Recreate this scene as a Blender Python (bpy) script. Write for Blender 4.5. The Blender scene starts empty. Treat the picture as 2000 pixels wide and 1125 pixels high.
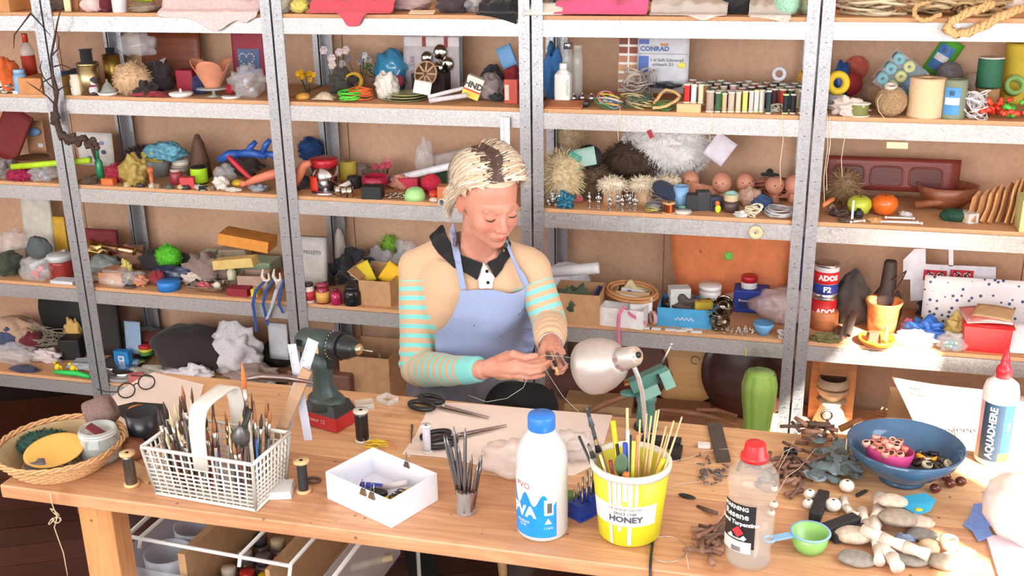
import bpy,bmesh,math,random
import numpy as np
from mathutils import Vector,Matrix,noise
from mathutils.bvhtree import BVHTree
random.seed(7)
RND=random.Random(11)
C=bpy.context.scene.collection
SC=bpy.context.scene
PI=math.pi
# ------ camera
FPX=2092.0
H=1.92
def _n(v):return v/np.linalg.norm(v)
_d=_n(np.array([102.,5967.,FPX]))
_X=_n(-np.array([-8510.,-588.,FPX]));_X=_n(_X-_d*_X.dot(_d))
_Z=-_d
_Y=np.cross(_Z,_X)
RX,RY,RZ=_X,_Y,_Z
CAM=np.array([0.,0.,H])
def ray(px,py):
 r=np.array([(px-1000.)/FPX,(py-562.5)/FPX,1.])
 return np.array([RX.dot(r),RY.dot(r),RZ.dot(r)])
def on_z(px,py,z):
 r=ray(px,py);return Vector(CAM+r*((z-H)/r[2]))
def on_y(px,py,y):
 r=ray(px,py);return Vector(CAM+r*(y/r[1]))
def depth(p):
 v=np.array(p)-CAM
 return v[0]*RX[2]+v[1]*RY[2]+v[2]*RZ[2]
def col_at(px,y,z):
 a=(px-1000.)/FPX
 cx=[RX[0],RY[0],RZ[0]];cz=[RX[2],RY[2],RZ[2]]
 k=[cx[i]-a*cz[i]for i in range(3)]
 x=-(k[1]*y+k[2]*(z-H))/k[0]
 return Vector((x,y,z))
def mpp(p):return depth(p)/FPX
cam=bpy.data.cameras.new('camera');co=bpy.data.objects.new('camera',cam);C.objects.link(co)
cam.sensor_width=36.0;cam.lens=FPX/2000.*36.0;cam.clip_start=0.02
# blender camera axes in world coordinates: x = image right, y = image up, z = backwards
cxw=Vector((RX[0],RY[0],RZ[0]));cyw=-Vector((RX[1],RY[1],RZ[1]));czw=-Vector((RX[2],RY[2],RZ[2]))
m3=Matrix((cxw,cyw,czw)).transposed()
co.matrix_world=Matrix.Translation((0,0,H))@m3.to_4x4()
SC.camera=co
# ------ light
WIN_R=[(-.9,.60,.95,2.56),(.80,2.10,.95,2.56)]
SC.view_settings.view_transform='Standard';SC.view_settings.look='None'
SC.view_settings.gamma=1.0;SC.view_settings.use_curve_mapping=False
SC.view_settings.exposure=0.08
W=bpy.data.worlds.new('sky');SC.world=W;W.use_nodes=True
bgn=W.node_tree.nodes['Background'];bgn.inputs[0].default_value=(0.78,0.88,1.0,1);bgn.inputs[1].default_value=2.8
sun=bpy.data.lights.new('sun','SUN');sun.energy=34.0;sun.angle=math.radians(0.7);sun.color=(1.0,0.93,0.80)
so=bpy.data.objects.new('sun',sun);C.objects.link(so)
SUN=Vector((-0.50,0.55,-0.65)).normalized()
so.rotation_euler=SUN.to_track_quat('-Z','Y').to_euler();so.location=(3,-2,4)
def area(name,loc,look,sx,sy,e,color):
 l=bpy.data.lights.new(name,'AREA');l.shape='RECTANGLE';l.size=sx;l.size_y=sy;l.energy=e;l.color=color
 o=bpy.data.objects.new(name,l);C.objects.link(o);o.location=loc
 o.rotation_euler=(Vector(look)-Vector(loc)).to_track_quat('-Z','Y').to_euler()
 return o
area('fill_light_front',(-1.2,-1.35,1.75),(-0.9,3.0,1.1),3.4,1.3,108,(1.0,0.97,0.94))  # added frontal fill from behind the camera; no known window there
area('window_light_right',(1.42,1.4,1.75),(-0.6,2.6,0.9),1.6,0.9,24,(0.90,0.95,1.0))
area('fill_light_left',(-3.9,0.6,1.7),(-1.0,2.4,0.9),1.6,1.2,22,(1.0,0.96,0.93))  # weaker fill added from the left, its source is invented
# ------ materials
def lin(c):
 out=[]
 for v in c[:3]:
  v=v/255.
  out.append(v/12.92 if v<=.04045 else((v+.055)/1.055)**2.4)
 return tuple(out)
MATS={}
def mat(c,rough=.55,metal=0.,var=.12,scale=30.,bump=.12,alpha=1.,trans=0.,sheen=0.,emit=0.,spec=.5,sub=0.):
 key=(tuple(c[:3]),rough,metal,var,scale,bump,alpha,trans,sheen,emit,spec,sub)
 if key in MATS:return MATS[key]
 m=bpy.data.materials.new('m_%d_%d_%d'%tuple(int(v)for v in c[:3]));m.use_nodes=True
 nt=m.node_tree;N=nt.nodes;L=nt.links;b=N['Principled BSDF']
 b.inputs['Roughness'].default_value=rough;b.inputs['Metallic'].default_value=metal
 b.inputs['Specular IOR Level'].default_value=spec
 b.inputs['Alpha'].default_value=alpha
 b.inputs['Transmission Weight'].default_value=trans
 if sheen:b.inputs['Sheen Weight'].default_value=sheen
 if sub:
  b.inputs['Subsurface Weight'].default_value=sub;b.inputs['Subsurface Radius'].default_value=(.012,.005,.003);b.inputs['Subsurface Scale'].default_value=1.0
 l=lin(c)
 tc=N.new('ShaderNodeTexCoord');nz=N.new('ShaderNodeTexNoise');nz.inputs['Scale'].default_value=scale;nz.inputs['Detail'].default_value=4
 L.new(tc.outputs['Object'],nz.inputs['Vector'])
 rp=N.new('ShaderNodeValToRGB')
 rp.color_ramp.elements[0].position=.3;rp.color_ramp.elements[1].position=.7
 rp.color_ramp.elements[0].color=tuple(max(0,v*(1-var))for v in l)+(1,)
 rp.color_ramp.elements[1].color=tuple(min(1,v*(1+var))for v in l)+(1,)
 L.new(nz.outputs['Fac'],rp.inputs['Fac']);L.new(rp.outputs['Color'],b.inputs['Base Color'])
 if bump:
  bp=N.new('ShaderNodeBump');bp.inputs['Strength'].default_value=bump;bp.inputs['Distance'].default_value=.002
  L.new(nz.outputs['Fac'],bp.inputs['Height']);L.new(bp.outputs['Normal'],b.inputs['Normal'])
 MATS[key]=m
 return m
def metal_m(c=(200,200,205),rough=.3):return mat(c,rough,1.,.08,60,.05)
def plast(c,rough=.35):return mat(c,rough,0,.04,20,.02)
def cloth_m(c):return mat(c,.9,0,.12,120,.4,sheen=.15)
def film(c=(245,246,250),a=.24,rough=.12):return mat(c,rough,0,.05,20,.0,alpha=a,spec=.9)
def glass_m(c=(235,245,240),a=.22):return mat(c,.04,0,.0,5,.0,alpha=a,spec=1.)
def wood_m(c,scale=6.,var=.22,rough=.5,axis=0,key='w'):
 k=('wood',tuple(c),scale,var,rough,axis)
 if k in MATS:return MATS[k]
 m=bpy.data.materials.new('wood');m.use_nodes=True
 nt=m.node_tree;N=nt.nodes;L=nt.links;b=N['Principled BSDF'];b.inputs['Roughness'].default_value=rough
 tc=N.new('ShaderNodeTexCoord');mp=N.new('ShaderNodeMapping');s=[14,14,14];s[axis]=.9
 mp.inputs['Scale'].default_value=s
 nz=N.new('ShaderNodeTexNoise');nz.inputs['Scale'].default_value=scale;nz.inputs['Detail'].default_value=7;nz.inputs['Distortion'].default_value=.6
 L.new(tc.outputs['Object'],mp.inputs[0]);L.new(mp.outputs[0],nz.inputs['Vector'])
 rp=N.new('ShaderNodeValToRGB');l=lin(c)
 rp.color_ramp.elements[0].position=.3;rp.color_ramp.elements[1].position=.72
 rp.color_ramp.elements[0].color=tuple(v*(1-var*(1+.25*i))for i,v in enumerate(l))+(1,)
 rp.color_ramp.elements[1].color=tuple(min(1,v*(1+var*.7))for v in l)+(1,)
 L.new(nz.outputs['Fac'],rp.inputs['Fac']);L.new(rp.outputs['Color'],b.inputs['Base Color'])
 bp=N.new('ShaderNodeBump');bp.inputs['Strength'].default_value=.15;bp.inputs['Distance'].default_value=.002
 L.new(nz.outputs['Fac'],bp.inputs['Height']);L.new(bp.outputs['Normal'],b.inputs['Normal'])
 MATS[k]=m
 return m
# ------ mesh helper
class M:
 def __init__(s):s.v=[];s.f=[];s.fm=[];s.mats=[];s.sm=[]
 def _mi(s,m):
  if m is None:return 0
  if m not in s.mats:s.mats.append(m)
  return s.mats.index(m)
 def add(s,vs,fs,m=None,smooth=True,T=None):
  o=len(s.v);mi=s._mi(m)
  for p in vs:
   p=Vector(p)
   s.v.append(tuple(T@p)if T is not None else tuple(p))
  for f in fs:s.f.append(tuple(i+o for i in f));s.fm.append(mi);s.sm.append(smooth)
  return s
 def box(s,c,d,m=None,rz=0,T=None,taper=1.,R=None):
  x,y,z=d[0]/2,d[1]/2,d[2]/2;t=taper
  vs=[(-x,-y,-z),(x,-y,-z),(x,y,-z),(-x,y,-z),(-x*t,-y*t,z),(x*t,-y*t,z),(x*t,y*t,z),(-x*t,y*t,z)]
  if R is None:R=Matrix.Rotation(rz,3,'Z')
  vs=[R@Vector(v)+Vector(c)for v in vs]
  return s.add(vs,[(0,3,2,1),(4,5,6,7),(0,1,5,4),(1,2,6,5),(2,3,7,6),(3,0,4,7)],m,False,T)
 def lathe(s,prof,n=20,m=None,c=(0,0,0),T=None,sx=1.,sy=1.,a0=0.,a1=2*PI,smooth=True,cap=True):
  full=abs(a1-a0-2*PI)<1e-6;k=n if full else n+1
  vs=[];fs=[]
  for r,z in prof:
   for i in range(k):
    a=a0+(a1-a0)*i/n
    vs.append((c[0]+r*sx*math.cos(a),c[1]+r*sy*math.sin(a),c[2]+z))
  for j in range(len(prof)-1):
   for i in range(n):
    i2=(i+1)%k if full else i+1
    fs.append((j*k+i,j*k+i2,(j+1)*k+i2,(j+1)*k+i))
  if full and cap and(Vector(prof[0])-Vector(prof[-1])).length>.006:
   if prof[0][0]>1e-5:fs.append(tuple(reversed(range(k))))
   if prof[-1][0]>1e-5:fs.append(tuple(range((len(prof)-1)*k,len(prof)*k)))
  return s.add(vs,fs,m,smooth,T)
 def tube(s,pts,r,n=6,m=None,T=None,cap=True,closed=False):
  pts=[Vector(p)for p in pts];L=len(pts)
  rr=r if isinstance(r,(list,tuple))else[r]*L
  vs=[];fs=[];prev=None
  for i,p in enumerate(pts):
   if closed:t=pts[(i+1)%L]-pts[i-1]
   else:t=pts[min(i+1,L-1)]-pts[max(i-1,0)]
   if t.length<1e-9:t=Vector((0,0,1))
   t.normalize()
   if prev is None:
    u=t.orthogonal().normalized()
   else:
    u=prev-t*prev.dot(t)
    if u.length<1e-6:u=t.orthogonal()
    u.normalize()
   prev=u;w=t.cross(u)
   for k in range(n):
    a=2*PI*k/n
    vs.append(p+(u*math.cos(a)+w*math.sin(a))*rr[i])
  for i in range(L if closed else L-1):
   j=(i+1)%L
   for k in range(n):
    k2=(k+1)%n
    fs.append((i*n+k,i*n+k2,j*n+k2,j*n+k))
  if cap and not closed:
   fs.append(tuple(reversed(range(n))));fs.append(tuple(range((L-1)*n,L*n)))
  return s.add(vs,fs,m,True,T)
 def ell(s,c,r,nu=14,nv=9,m=None,T=None,jit=0.,seed=0,R=None,flat=None,fr=3.):
  vs=[];fs=[]
  for j in range(nv+1):
   th=PI*j/nv
   for i in range(nu):
    ph=2*PI*i/nu
    d=Vector((math.sin(th)*math.cos(ph),math.sin(th)*math.sin(ph),math.cos(th)))
    k=1.+(jit*noise.noise(d*fr+Vector((seed*7.3,seed*1.7,0)))*2 if jit else 0)
    p=Vector((d.x*r[0]*k,d.y*r[1]*k,d.z*r[2]*k))
    if R is not None:p=R@p
    p=p+Vector(c)
    if flat is not None and p.z<flat:p.z=flat
    vs.append(p)
  for j in range(nv):
   for i in range(nu):
    i2=(i+1)%nu
    fs.append((j*nu+i,(j+1)*nu+i,(j+1)*nu+i2,j*nu+i2))
  return s.add(vs,fs,m,True,T)
 def plate(s,pts,th,m=None,T=None):
  n=len(pts)
  vs=[(p[0],p[1],0)for p in pts]+[(p[0],p[1],th)for p in pts]
  fs=[tuple(reversed(range(n))),tuple(range(n,2*n))]+[(i,(i+1)%n,n+(i+1)%n,n+i)for i in range(n)]
  return s.add(vs,fs,m,False,T)
 def grid(s,fn,nu,nv,m=None,th=0.,T=None):
  vs=[Vector(fn(i/nu,j/nv))for j in range(nv+1)for i in range(nu+1)]
  fs=[(j*(nu+1)+i,j*(nu+1)+i+1,(j+1)*(nu+1)+i+1,(j+1)*(nu+1)+i)for j in range(nv)for i in range(nu)]
  if th:
   k=len(vs);vs=vs+[v+Vector((0,0,th))for v in vs]
   f2=[tuple(reversed([i+k for i in f]))for f in fs]
   rim=[j*(nu+1)for j in range(nv+1)][::-1]+list(range(nu+1))+[j*(nu+1)+nu for j in range(nv+1)]+[nv*(nu+1)+i for i in range(nu+1)][::-1]
   fs=fs+f2
   loop=[]
   for r_ in rim:
    if not loop or loop[-1]!=r_:loop.append(r_)
   if loop[0]==loop[-1]:loop.pop()
   for a in range(len(loop)):
    i,j=loop[a],loop[(a+1)%len(loop)]
    fs.append((j,i,i+k,j+k))
  return s.add(vs,fs,m,True,T)
 def mesh(s,name,m=None):
  me=bpy.data.meshes.new(name);me.from_pydata(s.v,[],s.f)
  ms=list(s.mats)
  if not ms:ms=[m]
  for x in ms:me.materials.append(x)
  if len(ms)>1:me.polygons.foreach_set('material_index',s.fm)
  me.polygons.foreach_set('use_smooth',s.sm)
  me.update();return me
def part(name,ms,m,parent=None,loc=None,rot=None,mods=None,label=None,kind=None):
 me=ms.mesh(name,m)if isinstance(ms,M)else ms
 if m is not None and not me.materials:me.materials.append(m)
 o=bpy.data.objects.new(name,me);C.objects.link(o)
 if parent is not None:o.parent=parent
 if loc is not None:o.location=loc
 if rot is not None:o.rotation_euler=rot
 if label:o['label']=label
 if kind:o['kind']=kind
 return o
def tag(o,label,cat,group=None,kind=None):
 o['label']=label;o['category']=cat
 if group:o['group']=group
 if kind:o['kind']=kind
 return o
def thing(name,label,cat,loc=(0,0,0),rz=0.,group=None,rot=None):
 o=bpy.data.objects.new(name,None);C.objects.link(o);o.empty_display_size=.05
 o.location=loc;o.rotation_euler=rot if rot is not None else(0,0,rz)
 return tag(o,label,cat,group)
def solo(name,ms,m,label,cat,loc=(0,0,0),rz=0.,group=None,kind=None,rot=None):
 o=part(name,ms,m,None,loc,rot if rot is not None else(0,0,rz))
 return tag(o,label,cat,group,kind)
def struct(name,ms,m,loc=None):
 o=part(name,ms,m,None,loc);o['kind']='structure';return o
def copytree(o,loc,rz,label=None,group=None):
 r=o.copy();C.objects.link(r);r.location=loc;r.rotation_euler=(0,0,rz)
 if label:r['label']=label
 if group:r['group']=group
 for ch in list(o.children):
  c=ch.copy();C.objects.link(c);c.parent=r
  for g in list(ch.children):
   d=g.copy();C.objects.link(d);d.parent=c
 return r
def bevel(o,w=.002,n=2):
 md=o.modifiers.new('bevel','BEVEL');md.width=w;md.segments=n;md.limit_method='ANGLE';return o
def frame_from(z,xhint=(1,0,0)):
 z=Vector(z).normalized();x=Vector(xhint);x=(x-z*x.dot(z)).normalized();y=z.cross(x)
 return Matrix((x,y,z)).transposed()
def text_mesh(txt,size,m,parent,loc,rot,name='lettering',ext=.0004,align='CENTER',bold=0.,sx=1.):
 cu=bpy.data.curves.new(name,'FONT');cu.body=txt;cu.size=size;cu.extrude=ext;cu.align_x=align;cu.align_y='CENTER';cu.offset=bold;cu.resolution_u=2
 t=bpy.data.objects.new('t',cu);C.objects.link(t);dg=bpy.context.evaluated_depsgraph_get()
 me=bpy.data.meshes.new_from_object(t.evaluated_get(dg));bpy.data.objects.remove(t);me.materials.clear();me.materials.append(m)
 o=bpy.data.objects.new(name,me);C.objects.link(o);o.parent=parent;o.location=loc;o.rotation_euler=rot;o.scale=(sx,1,1)
 return o
def curved_text(txt,size,m,parent,R,ang,z,name='lettering',sx=1.,bold=0.,vertical=False,off=.0006):
 """text wrapped round a bottle of radius R, centred on angle ang and height z"""
 cu=bpy.data.curves.new(name,'FONT');cu.body=txt;cu.size=size;cu.align_x='CENTER';cu.align_y='CENTER';cu.offset=bold;cu.resolution_u=2
 t=bpy.data.objects.new('t',cu);C.objects.link(t)
 dg=bpy.context.evaluated_depsgraph_get();me=bpy.data.meshes.new_from_object(t.evaluated_get(dg))
 bpy.data.objects.remove(t)
 bm=bmesh.new();bm.from_mesh(me)
 bmesh.ops.triangulate(bm,faces=bm.faces[:])
 for _ in range(2):
  long=[e for e in bm.edges if e.calc_length()>R*.25]
  if long:bmesh.ops.subdivide_edges(bm,edges=long,cuts=2)
 for v in bm.verts:
  x,y=v.co.x*sx,v.co.y
  if vertical:x,y=-y,x
  a=ang+x/R
  v.co=Vector(((R+off)*math.cos(a),(R+off)*math.sin(a),z+y))
 bm.to_mesh(me);bm.free();me.materials.clear();me.materials.append(m)
 o=bpy.data.objects.new(name,me);C.objects.link(o);o.parent=parent
 return o
# ------ room
RXW,LXW,FYW,BYW,CZ=1.62,-4.15,-1.5,3.735,2.62
fl=struct('floor',M().box((-1.27,1.1,-.03),(5.9,5.4,.02)),mat((28,14,10),.7))
pcols=[(58,26,17),(66,31,20),(50,22,15),(72,34,22),(60,28,20)]
pd=Vector((.90,.44,0)).normalized();pa=math.atan2(pd.y,pd.x)
pmesh=[]
for i,c in enumerate(pcols):
 ms=M().box((0,0,-.010),(7.2,.116,.02));pmesh.append(ms.mesh('plank',wood_m(c,5,.3,.28)))
pn=Vector((-pd.y,pd.x,0))
for i in range(-24,25):
 o=Vector((-1.27,1.1,0))+pn*(i*.12)
 p=part('plank',pmesh[(i*7)%5],None,fl,(o.x,o.y,-.0+.0008*((i*5)%3-1)),(0,0,pa))
wallm=mat((236,226,214),.8,0,.03,4,.1)
struct('wall_back',M().box((-1.27,BYW+.03,1.3),(5.9,.06,2.66)),mat((202,163,134),.75,0,.05,3,.1))
bp=bpy.data.objects['wall_back']
for k in range(5):
 part('fibreboard_panel',M().box((-3.40+k*1.2,BYW-.0045,1.3),(1.196,.009,2.6)),mat((202,163,134),.8,0,.07,60,.1),bp)
struct('ceiling',M().box((-1.27,1.1,CZ+.03),(5.9,5.4,.06)),mat((240,236,228),.85,0,.02,4,.05))
def wall_open(name,axis,at,lo,hi,ops):
 """wall in the plane axis=at from lo..hi (horizontal) with openings (a0,a1,z0,z1)"""
 ms=M();cur=lo
 def seg(a,b,z0,z1):
  if b-a<1e-4 or z1-z0<1e-4:return
  c=((a+b)/2,(z0+z1)/2)
  if axis=='x':ms.box((at,c[0],c[1]),(.1,b-a,z1-z0))
  else:ms.box((c[0],at,c[1]),(b-a,.1,z1-z0))
 for a0,a1,z0,z1 in ops:
  seg(cur,a0,0,CZ);seg(a0,a1,0,z0);seg(a0,a1,z1,CZ);cur=a1
 seg(cur,hi,0,CZ)
 w=struct(name,ms,wallm)
 fr=M();t=.045
 for a0,a1,z0,z1 in ops:
  for(a,b,c,d)in((a0,a0+t,z0,z1),(a1-t,a1,z0,z1),(a0,a1,z0,z0+t),(a0,a1,z1-t,z1)):
   if axis=='x':fr.box((at,(a+b)/2,(c+d)/2),(.05,b-a,d-c))
   else:fr.box(((a+b)/2,at,(c+d)/2),(b-a,.05,d-c))
 part('window_frame',fr,plast((240,238,232)),w)
wall_open('wall_right','x',RXW+.05,-1.5,3.8,WIN_R)
wall_open('wall_left','x',LXW-.05,-1.5,3.8,[(-.3,1.6,.95,2.25)])
wall_open('wall_front','y',FYW-.05,-4.2,1.67,[(-3.4,-1.6,.95,2.3),(-1.2,.6,.95,2.3)])
# ------ galvanised steel
def galv(tint=(188,186,186)):
 m=bpy.data.materials.new('galvanised_steel');m.use_nodes=True
 nt=m.node_tree;N=nt.nodes;L=nt.links;b=N['Principled BSDF']
 b.inputs['Metallic'].default_value=.78;b.inputs['Roughness'].default_value=.42
 tc=N.new('ShaderNodeTexCoord');vo=N.new('ShaderNodeTexVoronoi');vo.inputs['Scale'].default_value=260;vo.inputs['Randomness'].default_value=1
 L.new(tc.outputs['Object'],vo.inputs['Vector'])
 rp=N.new('ShaderNodeValToRGB');l=lin(tint)
 rp.color_ramp.elements[0].color=tuple(v*.86 for v in l)+(1,);rp.color_ramp.elements[1].color=tuple(min(1,v*1.14)for v in l)+(1,)
 sp=N.new('ShaderNodeSeparateColor');L.new(vo.outputs['Color'],sp.inputs[0])
 L.new(sp.outputs[0],rp.inputs['Fac']);L.new(rp.outputs['Color'],b.inputs['Base Color'])
 mr=N.new('ShaderNodeMapRange');mr.inputs['To Min'].default_value=.30;mr.inputs['To Max'].default_value=.58
 L.new(sp.outputs[1],mr.inputs['Value']);L.new(mr.outputs['Result'],b.inputs['Roughness'])
 nz=N.new('ShaderNodeTexNoise');nz.inputs['Scale'].default_value=9;L.new(tc.outputs['Object'],nz.inputs['Vector'])
 bp_=N.new('ShaderNodeBump');bp_.inputs['Strength'].default_value=.25;bp_.inputs['Distance'].default_value=.004
 L.new(nz.outputs['Fac'],bp_.inputs['Height']);L.new(bp_.outputs['Normal'],b.inputs['Normal'])
 return m
GALV=galv();GALV2=galv((168,168,172))
SLOTKIND='stuff'
SLOT=metal_m((200,200,205),.3);HOLE=mat((35,33,34),.8)
BOARD=mat((202,152,110),.7,0,.10,160,.12)
BEDGE=mat((206,140,88),.7,0,.10,90,.1)
YF,YB=3.30,3.685
XS=[-3.40,-2.529,-1.66,-.787,.075,.945]
BT=[2.02,1.6065,1.320,.994,.597,.205]
ST={k:BT[k]+.012 for k in range(6)}
def upright_mesh(sx,front=True):
 """L angle; sx=+1: face runs to +x from the corner"""
 w=.035;t=.002;ms=M();y0=YF if front else YB;d=1 if front else-1
 Hh=2.05
 ms.box((sx*w/2,0,Hh/2),(w,t,Hh));ms.box((sx*t/2,d*.017,Hh/2),(t,.034,Hh))
 return ms
def slots_mesh(sx):
 ms=M();z=.03;i=0
 while z<2.03:
  for q in(.010,.024):
   ms.box((sx*q,-.0016,z),(.0045,.0016,.0022),SLOT)
  if i%2==0:
   ms.box((sx*.017,-.0016,z),(.008,.001,.0012),HOLE)
  if i%7==3:
   ms.lathe([(.0024,0),(.0024,.001)],8,HOLE,T=Matrix.Translation((sx*.017,-.0012,z+.014))@Matrix.Rotation(PI/2,4,'X'))
  z+=.0345;i+=1
 return ms
UM={(sx,f):upright_mesh(sx,f).mesh('upright',GALV2)for sx in(1,-1)for f in(True,False)}
SM={sx:slots_mesh(sx).mesh('slots',None)for sx in(1,-1)}
GAP=.0035
blab=['galvanised shelving unit at the left edge beyond the dry branch','galvanised shelving unit with the terracotta pot and green wig block','galvanised shelving unit behind the seated person',
'galvanised shelving unit with the thread spools and white fur','galvanised shelving unit with the red tub and big twine cones']
for b in range(5):
 x0,x1=XS[b]+GAP,XS[b+1]-GAP;xm=(x0+x1)/2;wd=x1-x0
 u=thing('shelving_unit',blab[b],'shelving',(xm,YF,0),group='steel shelving units')
 for sx,xx in((1,-wd/2),(-1,wd/2)):
  f=part('upright',UM[(sx,True)],None,u,(xx,0,0));part('slots',SM[sx],None,f,kind='stuff')
  part('upright',UM[(sx,False)],None,u,(xx,YB-YF,0));
 for k in range(1,6):
  zt=BT[k];bw=wd-.036 if k else wd
  if b==0 and k==0:continue
  ms=M();ms.box((0,.0025,zt-.0255),(wd-.060,.002,.051));ms.box((0,.009,zt-.050),(wd-.060,.014,.002));ms.box((0,.007,zt-.001),(wd-.060,.010,.002))
  part('beam',ms,GALV,u)
  part('beam',M().box((0,YB-YF-.0035,zt-.0255),(wd-.05,.002,.051)),GALV,u)
  for s_ in(-1,1):
   part('side_rail',M().box((s_*(wd/2-.004),(YB-YF)/2,zt-.0255),(.002,YB-YF-.08,.051)),GALV,u)
  bd=M();bd.box((0,(YB-YF)/2+.001,zt+.0045),(wd-.012,YB-YF-.016,.015),BOARD)
  part('shelf_board',bd,None,u)
# ------ shelf placement helper
def SP(lv,px,dy):return col_at(px,YF+dy,ST[lv])
def place(lv,px,dy):
 p=SP(lv,px,dy);return p,mpp(p)
# ------ table
TZ=.75
TX0,TX1,TY0,TY1=-1.625,1.05,1.733,2.36
def pine(axis=0,c=(202,150,112)):
 m=bpy.data.materials.new('worn_pine');m.use_nodes=True
 nt=m.node_tree;N=nt.nodes;L=nt.links;b=N['Principled BSDF'];b.inputs['Roughness'].default_value=.42
 tc=N.new('ShaderNodeTexCoord');mp=N.new('ShaderNodeMapping');mp.inputs['Scale'].default_value=(1.2,16,16)if axis==0 else(16,16,1.2)
 nz=N.new('ShaderNodeTexNoise');nz.inputs['Scale'].default_value=3.5;nz.inputs['Detail'].default_value=8;nz.inputs['Distortion'].default_value=1.0
 L.new(tc.outputs['Object'],mp.inputs[0]);L.new(mp.outputs[0],nz.inputs['Vector'])
 rp=N.new('ShaderNodeValToRGB');l=lin(c)
 rp.color_ramp.elements[0].position=.32;rp.color_ramp.elements[1].position=.68
 rp.color_ramp.elements[0].color=(l[0]*.82,l[1]*.74,l[2]*.66,1);rp.color_ramp.elements[1].color=(min(1,l[0]*1.12),l[1]*1.14,l[2]*1.15,1)
 L.new(nz.outputs['Fac'],rp.inputs['Fac'])
 n2=N.new('ShaderNodeTexNoise');n2.inputs['Scale'].default_value=9;n2.inputs['Detail'].default_value=5;L.new(tc.outputs['Object'],n2.inputs['Vector'])
 r2=N.new('ShaderNodeValToRGB');r2.color_ramp.elements[0].position=.60;r2.color_ramp.elements[1].position=.78
 r2.color_ramp.elements[0].color=(0,0,0,1);r2.color_ramp.elements[1].color=(1,1,1,1);L.new(n2.outputs['Fac'],r2.inputs['Fac'])
 mx=N.new('ShaderNodeMix');mx.data_type='RGBA';mx.inputs[7].default_value=lin((150,78,36))+(1,)
 mt=N.new('ShaderNodeMath');mt.operation='MULTIPLY';mt.inputs[1].default_value=.6
 L.new(r2.outputs['Color'],mt.inputs[0]);L.new(mt.outputs[0],mx.inputs[0]);L.new(rp.outputs['Color'],mx.inputs[6])
 vo=N.new('ShaderNodeTexVoronoi');vo.inputs['Scale'].default_value=22;L.new(tc.outputs['Object'],vo.inputs['Vector'])
 r3=N.new('ShaderNodeValToRGB');r3.color_ramp.elements[0].position=.05;r3.color_ramp.elements[1].position=.10
 r3.color_ramp.elements[0].color=(1,1,1,1);r3.color_ramp.elements[1].color=(0,0,0,1);L.new(vo.outputs['Distance'],r3.inputs['Fac'])
 mx2=N.new('ShaderNodeMix');mx2.data_type='RGBA';mx2.inputs[7].default_value=lin((92,50,34))+(1,)
 m4=N.new('ShaderNodeMath');m4.operation='MULTIPLY';m4.inputs[1].default_value=.75;L.new(r3.outputs['Color'],m4.inputs[0])
 L.new(m4.outputs[0],mx2.inputs[0]);L.new(mx.outputs[2],mx2.inputs[6]);L.new(mx2.outputs[2],b.inputs['Base Color'])
 bp_=N.new('ShaderNodeBump');bp_.inputs['Strength'].default_value=.12;bp_.inputs['Distance'].default_value=.001
 L.new(nz.outputs['Fac'],bp_.inputs['Height']);L.new(bp_.outputs['Normal'],b.inputs['Normal'])
 return m
PINE=pine();PINEV=pine(2,(212,152,100));PINE2=pine(0,(216,168,124))
tb=thing('worktable','long worn pine worktable covered with tools and found objects','table',((TX0+TX1)/2,(TY0+TY1)/2,0))
tw=TX1-TX0;td=TY1-TY0
bevel(part('tabletop_board',M().box((0,-td/2+.14-.0005,TZ-.016),(tw,.279,.032)),PINE,tb),.003)
bevel(part('tabletop_board',M().box((0,-td/2+.28+(td-.28)/2+.0005,TZ-.016),(tw,td-.281,.032)),PINE2,tb),.003)
for sx,sy in((-1,-1),(-1,1),(1,-1),(1,1)):
 lx=sx*(tw/2-.20);ly=sy*(td/2-.07)
 lg=part('leg',M().box((lx,ly,(TZ-.033)/2),(.085,.06,TZ-.033)),PINEV,tb);bevel(lg,.004)
part('apron_rail',M().box((0,td/2-.09,TZ-.075),(tw-.5,.02,.08)),PINE2,tb)
for lx in(-(tw/2-.15),):
 br=M().box((lx,-td/2+.075,TZ-.06),(.012,.04,.05));part('angle_bracket',br,metal_m((120,110,105),.5),tb)
def T(px,py):return on_z(px,py,TZ)
def tk(px,py):return mpp(T(px,py))
# ------ generic object builders (metres, base at z = 0)
def rounded(r,h,e=.12):
 e=min(e*r,h*.3);return[(0,0),(r-e,0),(r,e),(r,h-e),(r-e,h),(0,h)]
def cup_prof(r0,r1,h,t):
 return[(0,0),(r0,0),(r1,h),(r1-t,h),(r0-t,t),(0,t)]
WHITEP=plast((240,240,240));BLACKP=plast((26,26,28));GLASS=glass_m();FILM=film()
STEEL=metal_m((205,205,210),.28);IRON=metal_m((120,118,118),.45);BRASS=metal_m((200,165,90),.3)
LWOOD=wood_m((222,182,132),6,.15);DWOOD=wood_m((112,60,40),6,.3,.35);CARD=mat((186,146,106),.85,0,.08,40,.1)
PAPER=mat((240,234,228),.8,0,.02,20,.03)
def thread_ball(ms,r,m,seed=0,n=14,t=.0012,c=(0,0,0)):
 rd=random.Random(seed)
 ms.ell(c,(r*.97,r*.97,r*.97),18,12,m)
 for i in range(n):
  ax=Vector((rd.uniform(-1,1),rd.uniform(-1,1),rd.uniform(-1,1))).normalized();R=frame_from(ax)
  off=rd.uniform(-.55,.55);rr=math.sqrt(1-off*off)
  ms.tube([Vector(c)+R@Vector((rr*r*math.cos(a*PI/9),rr*r*math.sin(a*PI/9),off*r))for a in range(18)],t,4,m,closed=True)
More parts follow.
